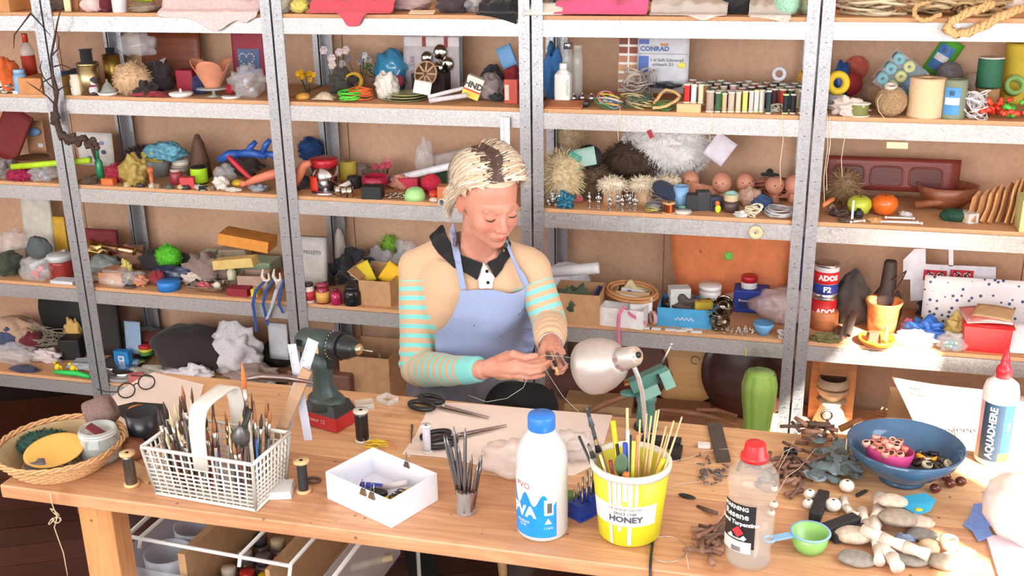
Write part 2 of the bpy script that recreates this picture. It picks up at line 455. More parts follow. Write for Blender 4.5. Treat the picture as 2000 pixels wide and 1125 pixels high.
def tangle(w,d,h,n=6,turns=3,r=.0015,seed=0,ms=None,m=None,segs=12,cz=0.):
 """loose loops of cord filling a w x d x h heap"""
 rd=random.Random(seed);ms=ms or M()
 for k in range(n):
  pts=[];cx,cy=rd.uniform(-.22,.22)*w,rd.uniform(-.22,.22)*d
  ra,rb=rd.uniform(.16,.30)*w,rd.uniform(.16,.30)*d;ph=rd.uniform(0,6.28);z0=rd.uniform(.1,.8)*h;tl=rd.uniform(-.5,.5);p2=rd.uniform(0,6)
  for i in range(int(segs*turns)):
   a=ph+i*2*PI/segs;q=1+.22*math.sin(i*.71+p2)
   z=z0+tl*.5*h*math.sin(a)+.12*h*math.sin(i*.5+p2)
   pts.append((cx+ra*q*math.cos(a),cy+rb*q*math.sin(a),max(r,min(h,z))+cz))
  ms.tube(pts,r,5,m)
 return ms
def crumple(w,d,h,seed=0,amp=.22,nu=22,nv=14,m=None,ms=None,c=(0,0,0),fr=2.6):
 ms=ms or M()
 return ms.ell((c[0],c[1],c[2]+h*.46),(w/2,d/2,h*.56),nu,nv,m,jit=amp,seed=seed,flat=c[2]+.0005,fr=fr)
def drape(w,d,hfun,m=None,nu=20,nv=12,th=.002,ms=None):
 ms=ms or M();return ms.grid(lambda u,v:((u-.5)*w,(v-.5)*d,hfun(u,v)),nu,nv,m,th)
def fur(w,d,h,m,seed=0,n=900,L=.02,ms=None,r=.0011,c=(0,0,0),droop=.3):
 rd=random.Random(seed);ms=ms or M()
 ms.ell((c[0],c[1],c[2]+h/2),(w/2,d/2,h/2),18,12,m,jit=.10,seed=seed)
 vs=[];fs=[]
 for i in range(n):
  u=rd.uniform(-1,1);a=rd.uniform(0,2*PI);q=math.sqrt(1-u*u)
  nn=Vector((q*math.cos(a),q*math.sin(a),u))
  k=1+.10*noise.noise(nn*3.+Vector((seed*7.3,seed*1.7,0)))*2
  p=Vector((c[0]+nn.x*w/2*k,c[1]+nn.y*d/2*k,c[2]+h/2+nn.z*h/2*k))
  t=nn.orthogonal().normalized();t=Matrix.Rotation(rd.uniform(0,6.28),3,nn)@t
  dr=(nn+t*.5+Vector((0,0,-droop))).normalized();ll=L*rd.uniform(.6,1.2)
  q1=p+dr*ll*.55;q2=p+dr*ll+Vector((0,0,-ll*.25*droop*2))
  sd=dr.cross(nn);sd=sd.normalized()if sd.length>1e-5 else nn.orthogonal()
  b=len(vs);vs+=[p+sd*r*1.6,p-sd*r*1.6,q1-sd*r,q1+sd*r,q2];fs+=[(b,b+1,b+2,b+3),(b+3,b+2,b+4)]
 ms.add(vs,fs,m);return ms
def dome_d(d):return d
# --- item kinds: every function gets root-maker arguments and dimensions in metres
def k_box(w,d,h,col,name,label,cat,loc,rz=0,rot=None,lid=None,patch=None,**kw):
 o=solo(name,M().box((0,0,h/2),(w,d,h)),mat(col,.6)if isinstance(col,tuple)else col,label,cat,loc,rz,kw.get('group'),rot=rot)
 bevel(o,min(w,h,d)*.06)
 if lid:part('lid',M().box((0,0,h+.002),(w*1.03,d*1.03,max(.003,h*.12))),mat(lid,.5),o)
 if patch:
  for(pc,u,v,pw,ph)in patch:
   part('printed_patch',M().box((u*w,-d/2-.0006,v*h),(pw*w,.001,ph*h)),mat(pc,.5),o)
 return o
def k_carton(w,d,h,col,name,label,cat,loc,rz=0,rot=None,t=.004,fill=None,flaps=None,**kw):
 """open-topped box: floor and four walls"""
 cm=mat(col,.8)if isinstance(col,tuple)else col
 o=thing(name,label,cat,loc,rz,kw.get('group'),rot)
 part('base_panel',M().box((0,0,t/2),(w,d,t)),cm,o)
 for(x,y,a,b)in((0,-d/2+t/2,w,t),(0,d/2-t/2,w,t),(-w/2+t/2,0,t,d-2*t),(w/2-t/2,0,t,d-2*t)):
  part('side_panel',M().box((x,y,t+(h-t)/2),(a,b,h-t)),cm,o)
 for(sx,sy,L,ang)in(flaps or[]):
  ms=M().box((0,0,L/2),((w if sy else d),t,L))
  x,y=sx*w/2,sy*d/2
  part('flap',ms,cm,o,(x,y,h),(ang*(-1 if sy<0 else 1)*-1 if sy else 0,0,0)if sy else(0,0,PI/2))if sy else part('flap',M().box((0,0,L/2),(t,d,L)),cm,o,(x,y,h),(0,ang*(1 if sx>0 else-1),0))
 return o
def k_jar(w,h,body,lidc,name,label,cat,loc,rz=0,content=None,lidh=.16,labelc=None,neck=.8,n=20,group=None,rot=None):
 r=w/2;o=thing(name,label,cat,loc,rz,group,rot);lh=h*lidh
 bm_=body if not isinstance(body,tuple)else plast(body,.25)
 part('body',M().lathe([(0,0),(r*.94,0),(r,r*.1),(r,(h-lh)*.82),(r*neck,(h-lh)),(0,h-lh)],n),bm_,o)
 if lidc is not None:part('lid',M().lathe([(0,0),(r*neck*1.04,0),(r*neck*1.04,lh*.9),(r*neck*.98,lh),(0,lh)],n),lidc if not isinstance(lidc,tuple)else plast(lidc),o,(0,0,h-lh))
 if labelc:part('paper_label',M().lathe([(r*1.006,h*.14),(r*1.006,h*.60)],n),mat(labelc,.6),o)
 return o
def k_spool(w,h,thread,flange,name,label,cat,loc,rz=0,rot=None,group=None,fr=1.0,waist=.86,n=14):
 r=w/2;o=thing(name,label,cat,loc,rz,group,rot);fh=h*.07
 fm=plast(flange,.45)if isinstance(flange,tuple)else flange
 part('flange',M().lathe([(0,0),(r*fr,0),(r*fr,fh),(0,fh)],n),fm,o)
 part('flange',M().lathe([(r*.25,0),(r*fr,0),(r*fr,fh),(r*.25,fh)],n),fm,o,(0,0,h-fh))
 tm=mat(thread,.7,0,.10,400,.4)if isinstance(thread,tuple)else thread
 k=9;prof=[(r*waist*(1+.025*(i%2)),fh+(h-2*fh)*i/k)for i in range(k+1)]
 part('thread',M().lathe([(0,fh)]+prof+[(0,h-fh)],n),tm,o)
 return o
def k_lathe(prof,m,name,label,cat,loc,rz=0,rot=None,n=24,group=None,sx=1.,sy=1.):
 return solo(name,M().lathe(prof,n,None,sx=sx,sy=sy),m,label,cat,loc,rz,group,rot=rot)
def k_bag(w,d,h,name,label,cat,loc,rz=0,seed=0,content=None,m=None,amp=.22,group=None,neck=True):
 """clear or white plastic bag with its contents"""
 o=thing(name,label,cat,loc,rz,group)
 part('film',crumple(w,d,h,seed,amp,26,16),m or FILM,o)
 if content:
  ms=M();rd=random.Random(seed+5)
  for i in range(content[1]):
   a=rd.uniform(0,6.28);q=rd.uniform(0,.26);s=content[2]*rd.uniform(.7,1.2)
   ms.ell((q*w*math.cos(a),q*d*math.sin(a),h*.12+rd.uniform(0,.42)*h),(s,s,s*.8),8,6,mat(content[0][i%len(content[0])],.4))
  part('contents',ms,None,o,kind='stuff')
 return o
def k_tube(L,r,m,name,label,cat,p0,p1,n=10,hollow=False,group=None):
 p0,p1=Vector(p0),Vector(p1);ax=(p1-p0);L=ax.length;R=frame_from(ax,(0,0,1)if abs(ax.normalized().z)<.9 else(1,0,0)).to_4x4()
 prof=[(r*.8,0),(r,0),(r,L),(r*.8,L),(r*.8,0)]if hollow else[(0,0),(r,0),(r,L),(0,L)]
 o=solo(name,M().lathe(prof,n),m,label,cat,p0,group=group);o.rotation_euler=R.to_euler();return o
def rodmesh(p0,p1,r0,r1=None,n=6,m=None,ms=None):
 ms=ms or M();ms.tube([p0,p1],[r0,r1 if r1 is not None else r0],n,m);return ms
def k_sheet(w,h,m,name,label,cat,loc,rot,th=.0012,group=None,curl=0.):
 ms=M().grid(lambda u,v:((u-.5)*w,(v)*h,curl*math.sin(u*PI)*w),10,6,None,th)
 return solo(name,ms,m,label,cat,loc,group=group,rot=rot)
# shelf helpers: S(level, column px, depth behind front, width px) -> location and metres
def Q(lv,px,dy):p=SP(lv,px,dy);return p,mpp(p)
# ------ the person
def remesh(ms,voxel,smooth=2,fac=.5):
 me=ms.mesh('tmp',None)if isinstance(ms,M)else ms
 me.materials.clear()
 o=bpy.data.objects.new('tmp',me);C.objects.link(o)
 r=o.modifiers.new('r','REMESH');r.mode='VOXEL';r.voxel_size=voxel;r.use_smooth_shade=True
 if smooth:
  s=o.modifiers.new('s','SMOOTH');s.iterations=smooth;s.factor=fac
 dg=bpy.context.evaluated_depsgraph_get();out=bpy.data.meshes.new_from_object(o.evaluated_get(dg))
 bpy.data.objects.remove(o);return out
def PX(px,py,y):return on_y(px,py,y)
HC=PX(953,386,2.60)
Sx=(cxw*.90-cyw*-.125*1+-czw*.42)
Sx=(cxw*.90+cyw*.20-czw*.42).normalized()
Uz=(cxw*.12+cyw*.79+czw*.60);Uz=(Uz-Sx*Uz.dot(Sx)).normalized()
Fy=Uz.cross(Sx).normalized()
if Fy.dot(czw)<0:Fy=-Fy
HM=Matrix((Sx,Fy,Uz)).transposed()
def HL(x,y,z):return HC+HM@Vector((x,y,z))
def sdf_head(P):
 def ell(c,r):
  q=(P-np.array(c))/np.array(r);k=np.linalg.norm(q,axis=-1);k2=np.linalg.norm(q/np.array(r),axis=-1)+1e-9
  return k*(k-1)/k2
 def cap(a,b,ra,rb):
  a=np.array(a);b=np.array(b);ab=b-a;t=np.clip(((P-a)@ab)/(ab@ab),0,1)
  return np.linalg.norm(P-a-t[...,None]*ab,axis=-1)-(ra+(rb-ra)*t)
 def su(d1,d2,k):
  h=np.clip(.5+.5*(d2-d1)/k,0,1);return d2*(1-h)+d1*h-k*h*(1-h)
 def ss(d1,d2,k):
  h=np.clip(.5-.5*(d1+d2)/k,0,1);return d1*(1-h)-d2*h+k*h*(1-h)
 d=ell((0,-.014,.030),(.074,.094,.086))
 d=su(d,ell((0,.026,-.025),(.061,.062,.082)),.02)
 d=su(d,ell((0,.036,-.074),(.049,.048,.031)),.02)
 d=su(d,ell((0,.072,-.096),(.018,.015,.014)),.02)
 for s in(-1,1):
  d=su(d,ell((s*.036,.058,-.038),(.022,.022,.024)),.02)
  d=ss(d,ell((s*.031,.100,-.003),(.019,.014,.011)),.012)
  d=su(d,ell((s*.0305,.0755,-.004),(.0150,.0130,.0115)),.004)
  d=su(d,cap((s*.012,.087,.014),(s*.044,.076,.014),.006,.005),.012)
 d=su(d,cap((0,.080,.006),(0,.1015,-.034),.0080,.0100),.011)
 d=su(d,ell((0,.103,-.037),(.0115,.0095,.0090)),.005)
 for s in(-1,1):
  d=su(d,ell((s*.0125,.094,-.040),(.0072,.0085,.0068)),.004)
  d=ss(d,ell((s*.0065,.100,-.0475),(.0032,.0045,.003)),.002)
 d=su(d,ell((0,.082,-.063),(.024,.014,.014)),.012)
 d=su(d,cap((-.017,.086,-.0645),(0,.0975,-.0620),.0028,.0042),.003)
 d=su(d,cap((.017,.086,-.0645),(0,.0975,-.0620),.0028,.0042),.003)
 d=su(d,cap((-.012,.088,-.0720),(.012,.088,-.0720),.0042,.0042),.004)
 d=su(d,ell((0,.0935,-.0725),(.010,.0045,.0042)),.004)
 d=ss(d,cap((-.022,.0890,-.0674),(.022,.0890,-.0674),.0018,.0018),.002)
 return d
nu,nv=150,130
th=np.linspace(0,PI,nv+1)[:,None];ph=(np.arange(nu)/nu*2*PI)[None,:]
DD=np.stack([np.sin(th)*np.cos(ph),np.sin(th)*np.sin(ph),np.cos(th)*np.ones_like(ph)],-1)
org=np.array([0,.02,-.01]);a=np.full(DD.shape[:2],.0);b=np.full(DD.shape[:2],.17)
for t in np.linspace(.17,.03,57):
 ins=sdf_head(org+DD*t)<0
 a=np.where((a==0)&ins,t,a)
lo=a.copy();hi=a+.0026
for _ in range(10):
 m_=(lo+hi)/2;ins=sdf_head(org+DD*m_[...,None])<0
 lo=np.where(ins,m_,lo);hi=np.where(ins,hi,m_)
HP=(org+DD*lo[...,None]).reshape(-1,3)
bod=M()
bod.add([HL(*p)for p in HP],[(j*nu+i,(j+1)*nu+i,(j+1)*nu+(i+1)%nu,j*nu+(i+1)%nu)for j in range(nv)for i in range(nu)])
for s in(-1,1):
 R=HM@Matrix.Rotation(s*.35,3,'Z')@Matrix.Rotation(-.15,3,'X')
 bod.ell(HL(s*.073,-.006,-.012),(.006,.015,.027),12,10,R=R)
 bod.tube([HL(s*(.078+.004*math.sin(q)),-.008-.015*math.cos(q*1.0+.3)*-1*(1 if q<9 else 1)*-1,-.010+.027*math.sin(q))for q in[i*.35-1.0 for i in range(10)]],.0032,6)
# torso rings
RINGS=[(.44,-.86,2.80,.165,.115),(.52,-.86,2.80,.170,.120),(.60,-.858,2.785,.152,.112),(.70,-.852,2.765,.132,.098),(.80,-.842,2.75,.134,.096),
(.88,-.832,2.735,.150,.108),(.94,-.824,2.735,.160,.102),(.985,-.818,2.735,.158,.085),(1.020,-.812,2.73,.120,.066),(1.05,-.805,2.715,.062,.050)]
def torso(ms,grow=0.,z0=0.,z1=9.):
 R=[r for r in RINGS if z0<=r[0]<=z1];n=36;vs=[];fs=[]
 for z,x,y,rx,ry in R:
  for i in range(n):
   q=2*PI*i/n;c,s=math.cos(q),math.sin(q)
   e=.84;cc=math.copysign(abs(c)**e,c);sn=math.copysign(abs(s)**e,s)
   vs.append((x+(rx+grow)*cc,y+(ry+grow)*sn,z+(.0 if z<1 else-.012*0)))
 for j in range(len(R)-1):
  for i in range(n):fs.append((j*n+i,j*n+(i+1)%n,(j+1)*n+(i+1)%n,(j+1)*n+i))
 fs.append(tuple(reversed(range(n))));fs.append(tuple(range((len(R)-1)*n,len(R)*n)))
 ms.add(vs,fs)
 if z1>1:
  for s in(-1,1):ms.ell((-.828+s*.060,2.672,.880),(.066+grow,.040+grow,.066+grow),14,10)
torso(bod)
NB=Vector((-.800,2.715,1.035))
bod.tube([NB+Vector((0,.01,-.05)),NB,(NB+HL(0,-.03,-.06))/2,HL(0,-.02,-.05)],[.062,.054,.050,.052],18)
SHR,SHL=Vector((-.985,2.735,.965)),Vector((-.655,2.725,.985))
ELR=PX(812,722,2.62);WRR=PX(948,722,2.445);ELL=PX(1074,632,2.68);WRL=PX(1074,668,2.51)
def arm(ms,S,E,Wp,g=0.,end=None,fr=1.):
 e2=end or Wp
 ms.tube([S,S.lerp(E,.5),E],[.048+g,.042+g,.037+g],16);ms.ell(S,(.052+g,)*3,14,10);ms.ell(E,(.037+g,)*3,14,10)
 ms.tube([E,E.lerp(e2,.3),E.lerp(e2,.7),e2],[.037+g,.038+g,.031+g*fr,.0255+g*fr],16)
arm(bod,SHR,ELR,WRR);arm(bod,SHL,ELL,WRL)
# hands: palm spokes, four fingers and a thumb each
def finger(ms,pts,r0,r1):
 P=[PX(*p)for p in pts];k=len(P)
 ms.tube(P,[r0+(r1-r0)*i/(k-1)for i in range(k)],10)
 for i,p in enumerate(P):r=(r0+(r1-r0)*i/(k-1))*(1.05 if 0<i<k-1 else 1.0);ms.ell(p,(r,r,r),10,8)
def spokes(ms,w,ks,r0,r1):
 for k in ks:ms.tube([PX(*w),PX(*k)],[r0,r1],10);ms.ell(PX(*k),(r1,r1,r1),10,8)
RH=(948,720,2.445)
spokes(bod,RH,[(1010,696,2.42),(1012,708,2.405),(1008,721,2.40),(998,731,2.41)],.021,.0135)
spokes(bod,(955,716,2.44),[(992,696,2.43)],.020,.0155)
finger(bod,[(978,702,2.425),(1003,692,2.395),(1026,698,2.380),(1047,695,2.385)],.0130,.0080)
finger(bod,[(1010,696,2.42),(1036,702,2.405),(1051,700,2.400),(1062,694,2.405)],.0105,.0070)
finger(bod,[(1012,708,2.405),(1040,716,2.390),(1060,713,2.392),(1073,707,2.400)],.0102,.0070)
finger(bod,[(1008,721,2.40),(1036,727,2.388),(1055,724,2.390),(1068,716,2.400)],.0098,.0066)
finger(bod,[(998,731,2.41),(1026,737,2.395),(1046,736,2.395),(1062,732,2.402)],.0086,.0060)
LH=(1074,668,2.51)
spokes(bod,LH,[(1080,682,2.45),(1089,684,2.455),(1096,689,2.465),(1099,697,2.480)],.023,.0125)
finger(bod,[(1066,674,2.475),(1059,686,2.445),(1058,697,2.425),(1062,704,2.41)],.0125,.0080)
finger(bod,[(1081,684,2.445),(1090,698,2.415),(1083,708,2.405),(1072,709,2.405)],.0102,.0070)
finger(bod,[(1090,686,2.45),(1100,702,2.425),(1094,715,2.415),(1082,717,2.410)],.0100,.0070)
finger(bod,[(1097,691,2.46),(1105,708,2.44),(1099,721,2.43),(1088,723,2.42)],.0095,.0066)
finger(bod,[(1100,699,2.475),(1104,716,2.46),(1097,727,2.45),(1087,729,2.435)],.0085,.0060)
KNR,KNL=Vector((-.93,2.41,.545)),PX(1040,800,2.475)
HPR,HPL=Vector((-.94,2.78,.50)),Vector((-.78,2.78,.51))
ANR,ANL=Vector((-.93,2.50,.10)),Vector((-.62,2.52,.31))
def leg(ms,Hh,K,A,g=0.,foot=True):
 ms.tube([Hh,Hh.lerp(K,.5),K],[.082+g,.070+g,.054+g],16);ms.ell(K,(.054+g,)*3,14,10)
 ms.tube([K,K.lerp(A,.35),A],[.052+g,.050+g,.034+g],14)
 if foot:ms.tube([A,A+Vector((0,-.06,-.045)),A+Vector((.01,-.17,-.07))],[.036+g,.036+g,.024+g],12)
leg(bod,HPR,KNR,ANR);leg(bod,HPL,KNL,ANL)
BME=remesh(bod,.003,2,.4);BME.name='person'
# skin
def skin_mat():
 m=bpy.data.materials.new('skin');m.use_nodes=True;nt=m.node_tree;N=nt.nodes;L=nt.links;b=N['Principled BSDF']
 b.inputs['Roughness'].default_value=.48;b.inputs['Subsurface Weight'].default_value=.25;b.inputs['Subsurface Radius'].default_value=(.010,.004,.002);b.inputs['Subsurface Scale'].default_value=1.
 at=N.new('ShaderNodeAttribute');at.attribute_name='tone'
 nz=N.new('ShaderNodeTexNoise');nz.inputs['Scale'].default_value=22;nz.inputs['Detail'].default_value=5
 tc=N.new('ShaderNodeTexCoord');L.new(tc.outputs['Object'],nz.inputs['Vector'])
 rp=N.new('ShaderNodeValToRGB');rp.color_ramp.elements[0].position=.35;rp.color_ramp.elements[1].position=.65
 rp.color_ramp.elements[0].color=lin((200,136,114))+(1,);rp.color_ramp.elements[1].color=lin((214,154,132))+(1,)
 L.new(nz.outputs['Fac'],rp.inputs['Fac'])
 sp=N.new('ShaderNodeSeparateColor');L.new(at.outputs['Color'],sp.inputs[0])
 mx=N.new('ShaderNodeMix');mx.data_type='RGBA';mx.inputs[7].default_value=lin((190,78,76))+(1,)
 L.new(sp.outputs[0],mx.inputs[0]);L.new(rp.outputs['Color'],mx.inputs[6])
 mx2=N.new('ShaderNodeMix');mx2.data_type='RGBA';mx2.inputs[7].default_value=lin((150,104,84))+(1,)
 L.new(sp.outputs[1],mx2.inputs[0]);L.new(mx.outputs[2],mx2.inputs[6]);L.new(mx2.outputs[2],b.inputs['Base Color'])
 n3=N.new('ShaderNodeTexNoise');n3.inputs['Scale'].default_value=400;L.new(tc.outputs['Object'],n3.inputs['Vector'])
 bp_=N.new('ShaderNodeBump');bp_.inputs['Strength'].default_value=.12;bp_.inputs['Distance'].default_value=.001;L.new(n3.outputs['Fac'],bp_.inputs['Height']);L.new(bp_.outputs['Normal'],b.inputs['Normal'])
 return m
SKIN=skin_mat();BME.materials.append(SKIN)
co_=np.empty(len(BME.vertices)*3);BME.vertices.foreach_get('co',co_);co_=co_.reshape(-1,3)
Lc=(co_-np.array(HC))@np.array(HM)
def g_(c,r):return np.exp(-(((Lc-np.array(c))/np.array(r))**2).sum(1))
red=.85*g_((0,.098,-.0640),(.016,.010,.0040))+.85*g_((0,.096,-.0728),(.013,.010,.0045))+.55*g_((0,.103,-.036),(.014,.014,.014))+.30*g_((-.038,.08,-.035),(.020,.02,.02))+.30*g_((.038,.08,-.035),(.02,.02,.02))+.3*g_((-.075,-.005,-.012),(.01,.02,.03))
brow=.8*g_((-.030,.088,.0175),(.017,.02,.0032))+.8*g_((.030,.088,.0175),(.017,.02,.0032))
brow=brow+.8*g_((0,.092,-.0674),(.019,.02,.0012))
ca=BME.color_attributes.new('tone','FLOAT_COLOR','POINT');arr=np.zeros((len(co_),4));arr[:,0]=np.clip(red,0,1);arr[:,1]=np.clip(brow,0,1);arr[:,3]=1
ca.data.foreach_set('color',arr.ravel())
person=bpy.data.objects.new('person',BME);C.objects.link(person)
tag(person,'person with short blonde hair and blue apron sitting behind the table, threading wood pieces','person')
# eyelids and lashes
for s in(-1,1):
 pts=[HL(s*(.0305+.0135*q),.0755+.0130*math.sqrt(max(0,1-(q*.88)**2))*.93+.001,-.0085-.0028*(1-q*q))for q in[i/6-1 for i in range(13)]]
 part('eyelash_line',M().tube(pts,[.0006+.0011*math.sin(PI*i/12)for i in range(13)],5),mat((70,44,38),.7),person)
# hair
HAIRB=[mat(c,.5,0,.12,60,.2,sheen=.2)for c in((222,204,178),(208,184,154),(234,220,200),(196,168,138))];HAIRD=mat((84,62,54),.6)
hair=M();rd=random.Random(3)
Ec=Vector((0,-.016,.034));Er=Vector((.0825,.104,.0930))
def onE(d,k=1.):return Ec+Vector((d.x*Er.x,d.y*Er.y,d.z*Er.z))*k
cap_v=[];cap_f=[];nu2,nv2=48,30
for j in range(nv2+1):
 for i in range(nu2):
  t_,p_=PI*.80*j/nv2,2*PI*i/nu2
  d=Vector((math.sin(t_)*math.cos(p_),math.sin(t_)*math.sin(p_),math.cos(t_)))
  cap_v.append(onE(d,1.0+.03*abs(d.x)))
for j in range(nv2):
 for i in range(nu2):
  ids=(j*nu2+i,(j+1)*nu2+i,(j+1)*nu2+(i+1)%nu2,j*nu2+(i+1)%nu2)
  c=sum((cap_v[q]for q in ids),Vector())/4
  front=c.y>.030 and c.z<.075-.10*max(0,.07-c.y)
  side=c.y>-.022 and c.z<.030
  low=c.z<-.055 and c.y>-.06
  if not(front or side or low):cap_f.append(ids)
hair.add([HL(*v)for v in cap_v],cap_f,HAIRB[1])
def strand(d0,d1,tail,puff,wid,root,seed,lift=0.):
 n=11;P=[];ang=d0.angle(d1)
 ax=d0.cross(d1).normalized()if ang>1e-3 else Vector((1,0,0))
 for i in range(n):
  t=i/(n-1);tt=min(1.,t/.8)
  d=Matrix.Rotation(ang*tt,3,ax)@d0
  p=onE(d,1.012+puff*math.sin(PI*min(1,tt*.9))+lift)
  p+=Vector((.0025*math.sin(seed+t*7),.0025*math.cos(seed*1.3+t*6),0))
  if t>.8:p+=tail*((t-.8)/.2)
  P.append((HL(*p),HM@d))
 mh=HAIRB[seed%4]
 for i in range(n-1):
  t=i/(n-1);w0=wid*(1-.8*t**3);w1=wid*(1-.8*((i+1)/(n-1))**3)
  tg=(P[i+1][0]-P[i][0]);s0=tg.cross(P[i][1]).normalized();
  s1=s0 if i==n-2 else(P[i+2][0]-P[i+1][0]).cross(P[i+1][1]).normalized()
  b=(P[i][0]-s0*w0,P[i][0]+s0*w0,P[i+1][0]+s1*w1,P[i+1][0]-s1*w1)
  hair.add(b,[(0,1,2,3)],HAIRD if t<root else mh)
def dirE(x,y,z):return Vector((x/Er.x,y/Er.y,z/Er.z)).normalized()
for i in range(2600):
 s=-1 if rd.random()<.52 else 1
 y0=rd.uniform(-.062,.082);zz=.5
 x0=-.004+.010*math.sin(y0*60)+s*rd.uniform(0,.004)
 d0=dirE(x0,y0,math.sqrt(max(.02,1-(x0/Er.x)**2-(y0/Er.y)**2))*Er.z)
 q=(y0+.062)/.144
 root=max(0,rd.gauss(.105,.055))*(1 if q>.12 else .3)*(1 if s<0 else .8)
 if s<0:
  y1=-.075+.075*q+rd.uniform(-.02,.02);z1=-.045+.055*q*q+rd.uniform(-.02,.015)
  if q>.75:y1=.018+rd.uniform(-.03,.012);z1=.02+rd.uniform(-.01,.02)
  tail=Vector((-.010,-.022*(q>.5),-.052+.020*q));pf=rd.uniform(.03,.17)
  if q<.6:tail+=Vector((0,.0,-.03))
  strand(d0,dirE(-.078,y1,z1),tail,pf,rd.uniform(.0008,.002),root,rd.randrange(1000))
 else:
  y1=-.07+.105*q+rd.uniform(-.02,.015);z1=-.02+.055*q+rd.uniform(-.02,.02)
  tail=Vector((.012,.008,-.012-.02*(1-q)));pf=rd.uniform(.08,.30)
  strand(d0,dirE(.078,y1,z1),tail,pf,rd.uniform(.0008,.002),root*.9,rd.randrange(1000))
for i in range(500):
 a_=rd.uniform(-1,1);d0=dirE(a_*.02,-.055,.07);d1=dirE(a_*.078,-.085+.03*abs(a_),-.06)
 strand(d0,d1,Vector((0,0,-.03)),rd.uniform(.03,.12),rd.uniform(.0012,.003),rd.uniform(0,.1),rd.randrange(1000))
for i in range(16):
 d0=dirE(.05,.02,.06);d1=dirE(.09,.03+rd.uniform(-.03,.03),.01)
 strand(d0,d1,Vector((.030,.004+rd.uniform(-.01,.01),rd.uniform(-.012,.02))),.16,.0007,0,rd.randrange(1000),.05)
part('hair',hair,None,person,kind='stuff')
# sweater
sw=M();torso(sw,.010,.40,1.03);TS=M();torso(TS,.018,.40,1.03)
cufR=ELR.lerp(WRR,.93);cufL=ELL.lerp(WRL,.98)
arm(sw,SHR,ELR,WRR,.011,cufR,.8);arm(sw,SHL,ELL,WRL,.009,cufL,1.2)
sw.tube([Vector((-.975,2.735,.990)),Vector((-.90,2.725,1.040)),Vector((-.83,2.72,1.058))],[.046,.041,.036],14);sw.tube([Vector((-.665,2.725,1.008)),Vector((-.72,2.72,1.034)),Vector((-.80,2.72,1.05))],[.046,.040,.036],14)
SWM=remesh(sw,.0055,5,.5);SWM.name='sweater'
sc_=np.empty(len(SWM.vertices)*3);SWM.vertices.foreach_get('co',sc_);sc_=sc_.reshape(-1,3)
def seg_s(P,A,B):
 A=np.array(A);B=np.array(B);ab=B-A;t=np.clip((P-A)@ab/(ab@ab),0,1);return t,np.linalg.norm(P-A-t[:,None]*ab,axis=1)
def sleeve_attr(S,E,Wp,s0):
 t1,d1=seg_s(sc_,S,E);t2,d2=seg_s(sc_,E,Wp);L1=(E-S).length;L2=(Wp-E).length
 s=np.where(d1<d2,t1*L1,L1+t2*L2);return s,np.minimum(d1,d2),L1+L2
sR,dR,LR_=sleeve_attr(SHR,ELR,cufR,0);sL,dL,LL_=sleeve_attr(SHL,ELL,cufL,0)
useR=dR<dL;s_=np.where(useR,sR,sL);d_=np.where(useR,dR,dL)
inner=np.where(useR,sc_[:,0]-(-.888),-.706-sc_[:,0])
mask=np.clip((.078-d_)/.01,-1,1);mask=np.minimum(mask,np.clip(-inner/.01,-1,1)+(s_>.20)*2);mask=np.minimum(mask,np.clip((s_-.035)/.01,-1,1))
cuff=np.where(useR,sR-(LR_-.058),-1.)
plainL=np.where(useR,-1.,sL-(LL_-.135))
nrm=np.empty(len(SWM.vertices)*3);SWM.vertices.foreach_get('normal',nrm);nrm=nrm.reshape(-1,3)
sarr=np.stack([s_,mask,cuff,plainL],1)
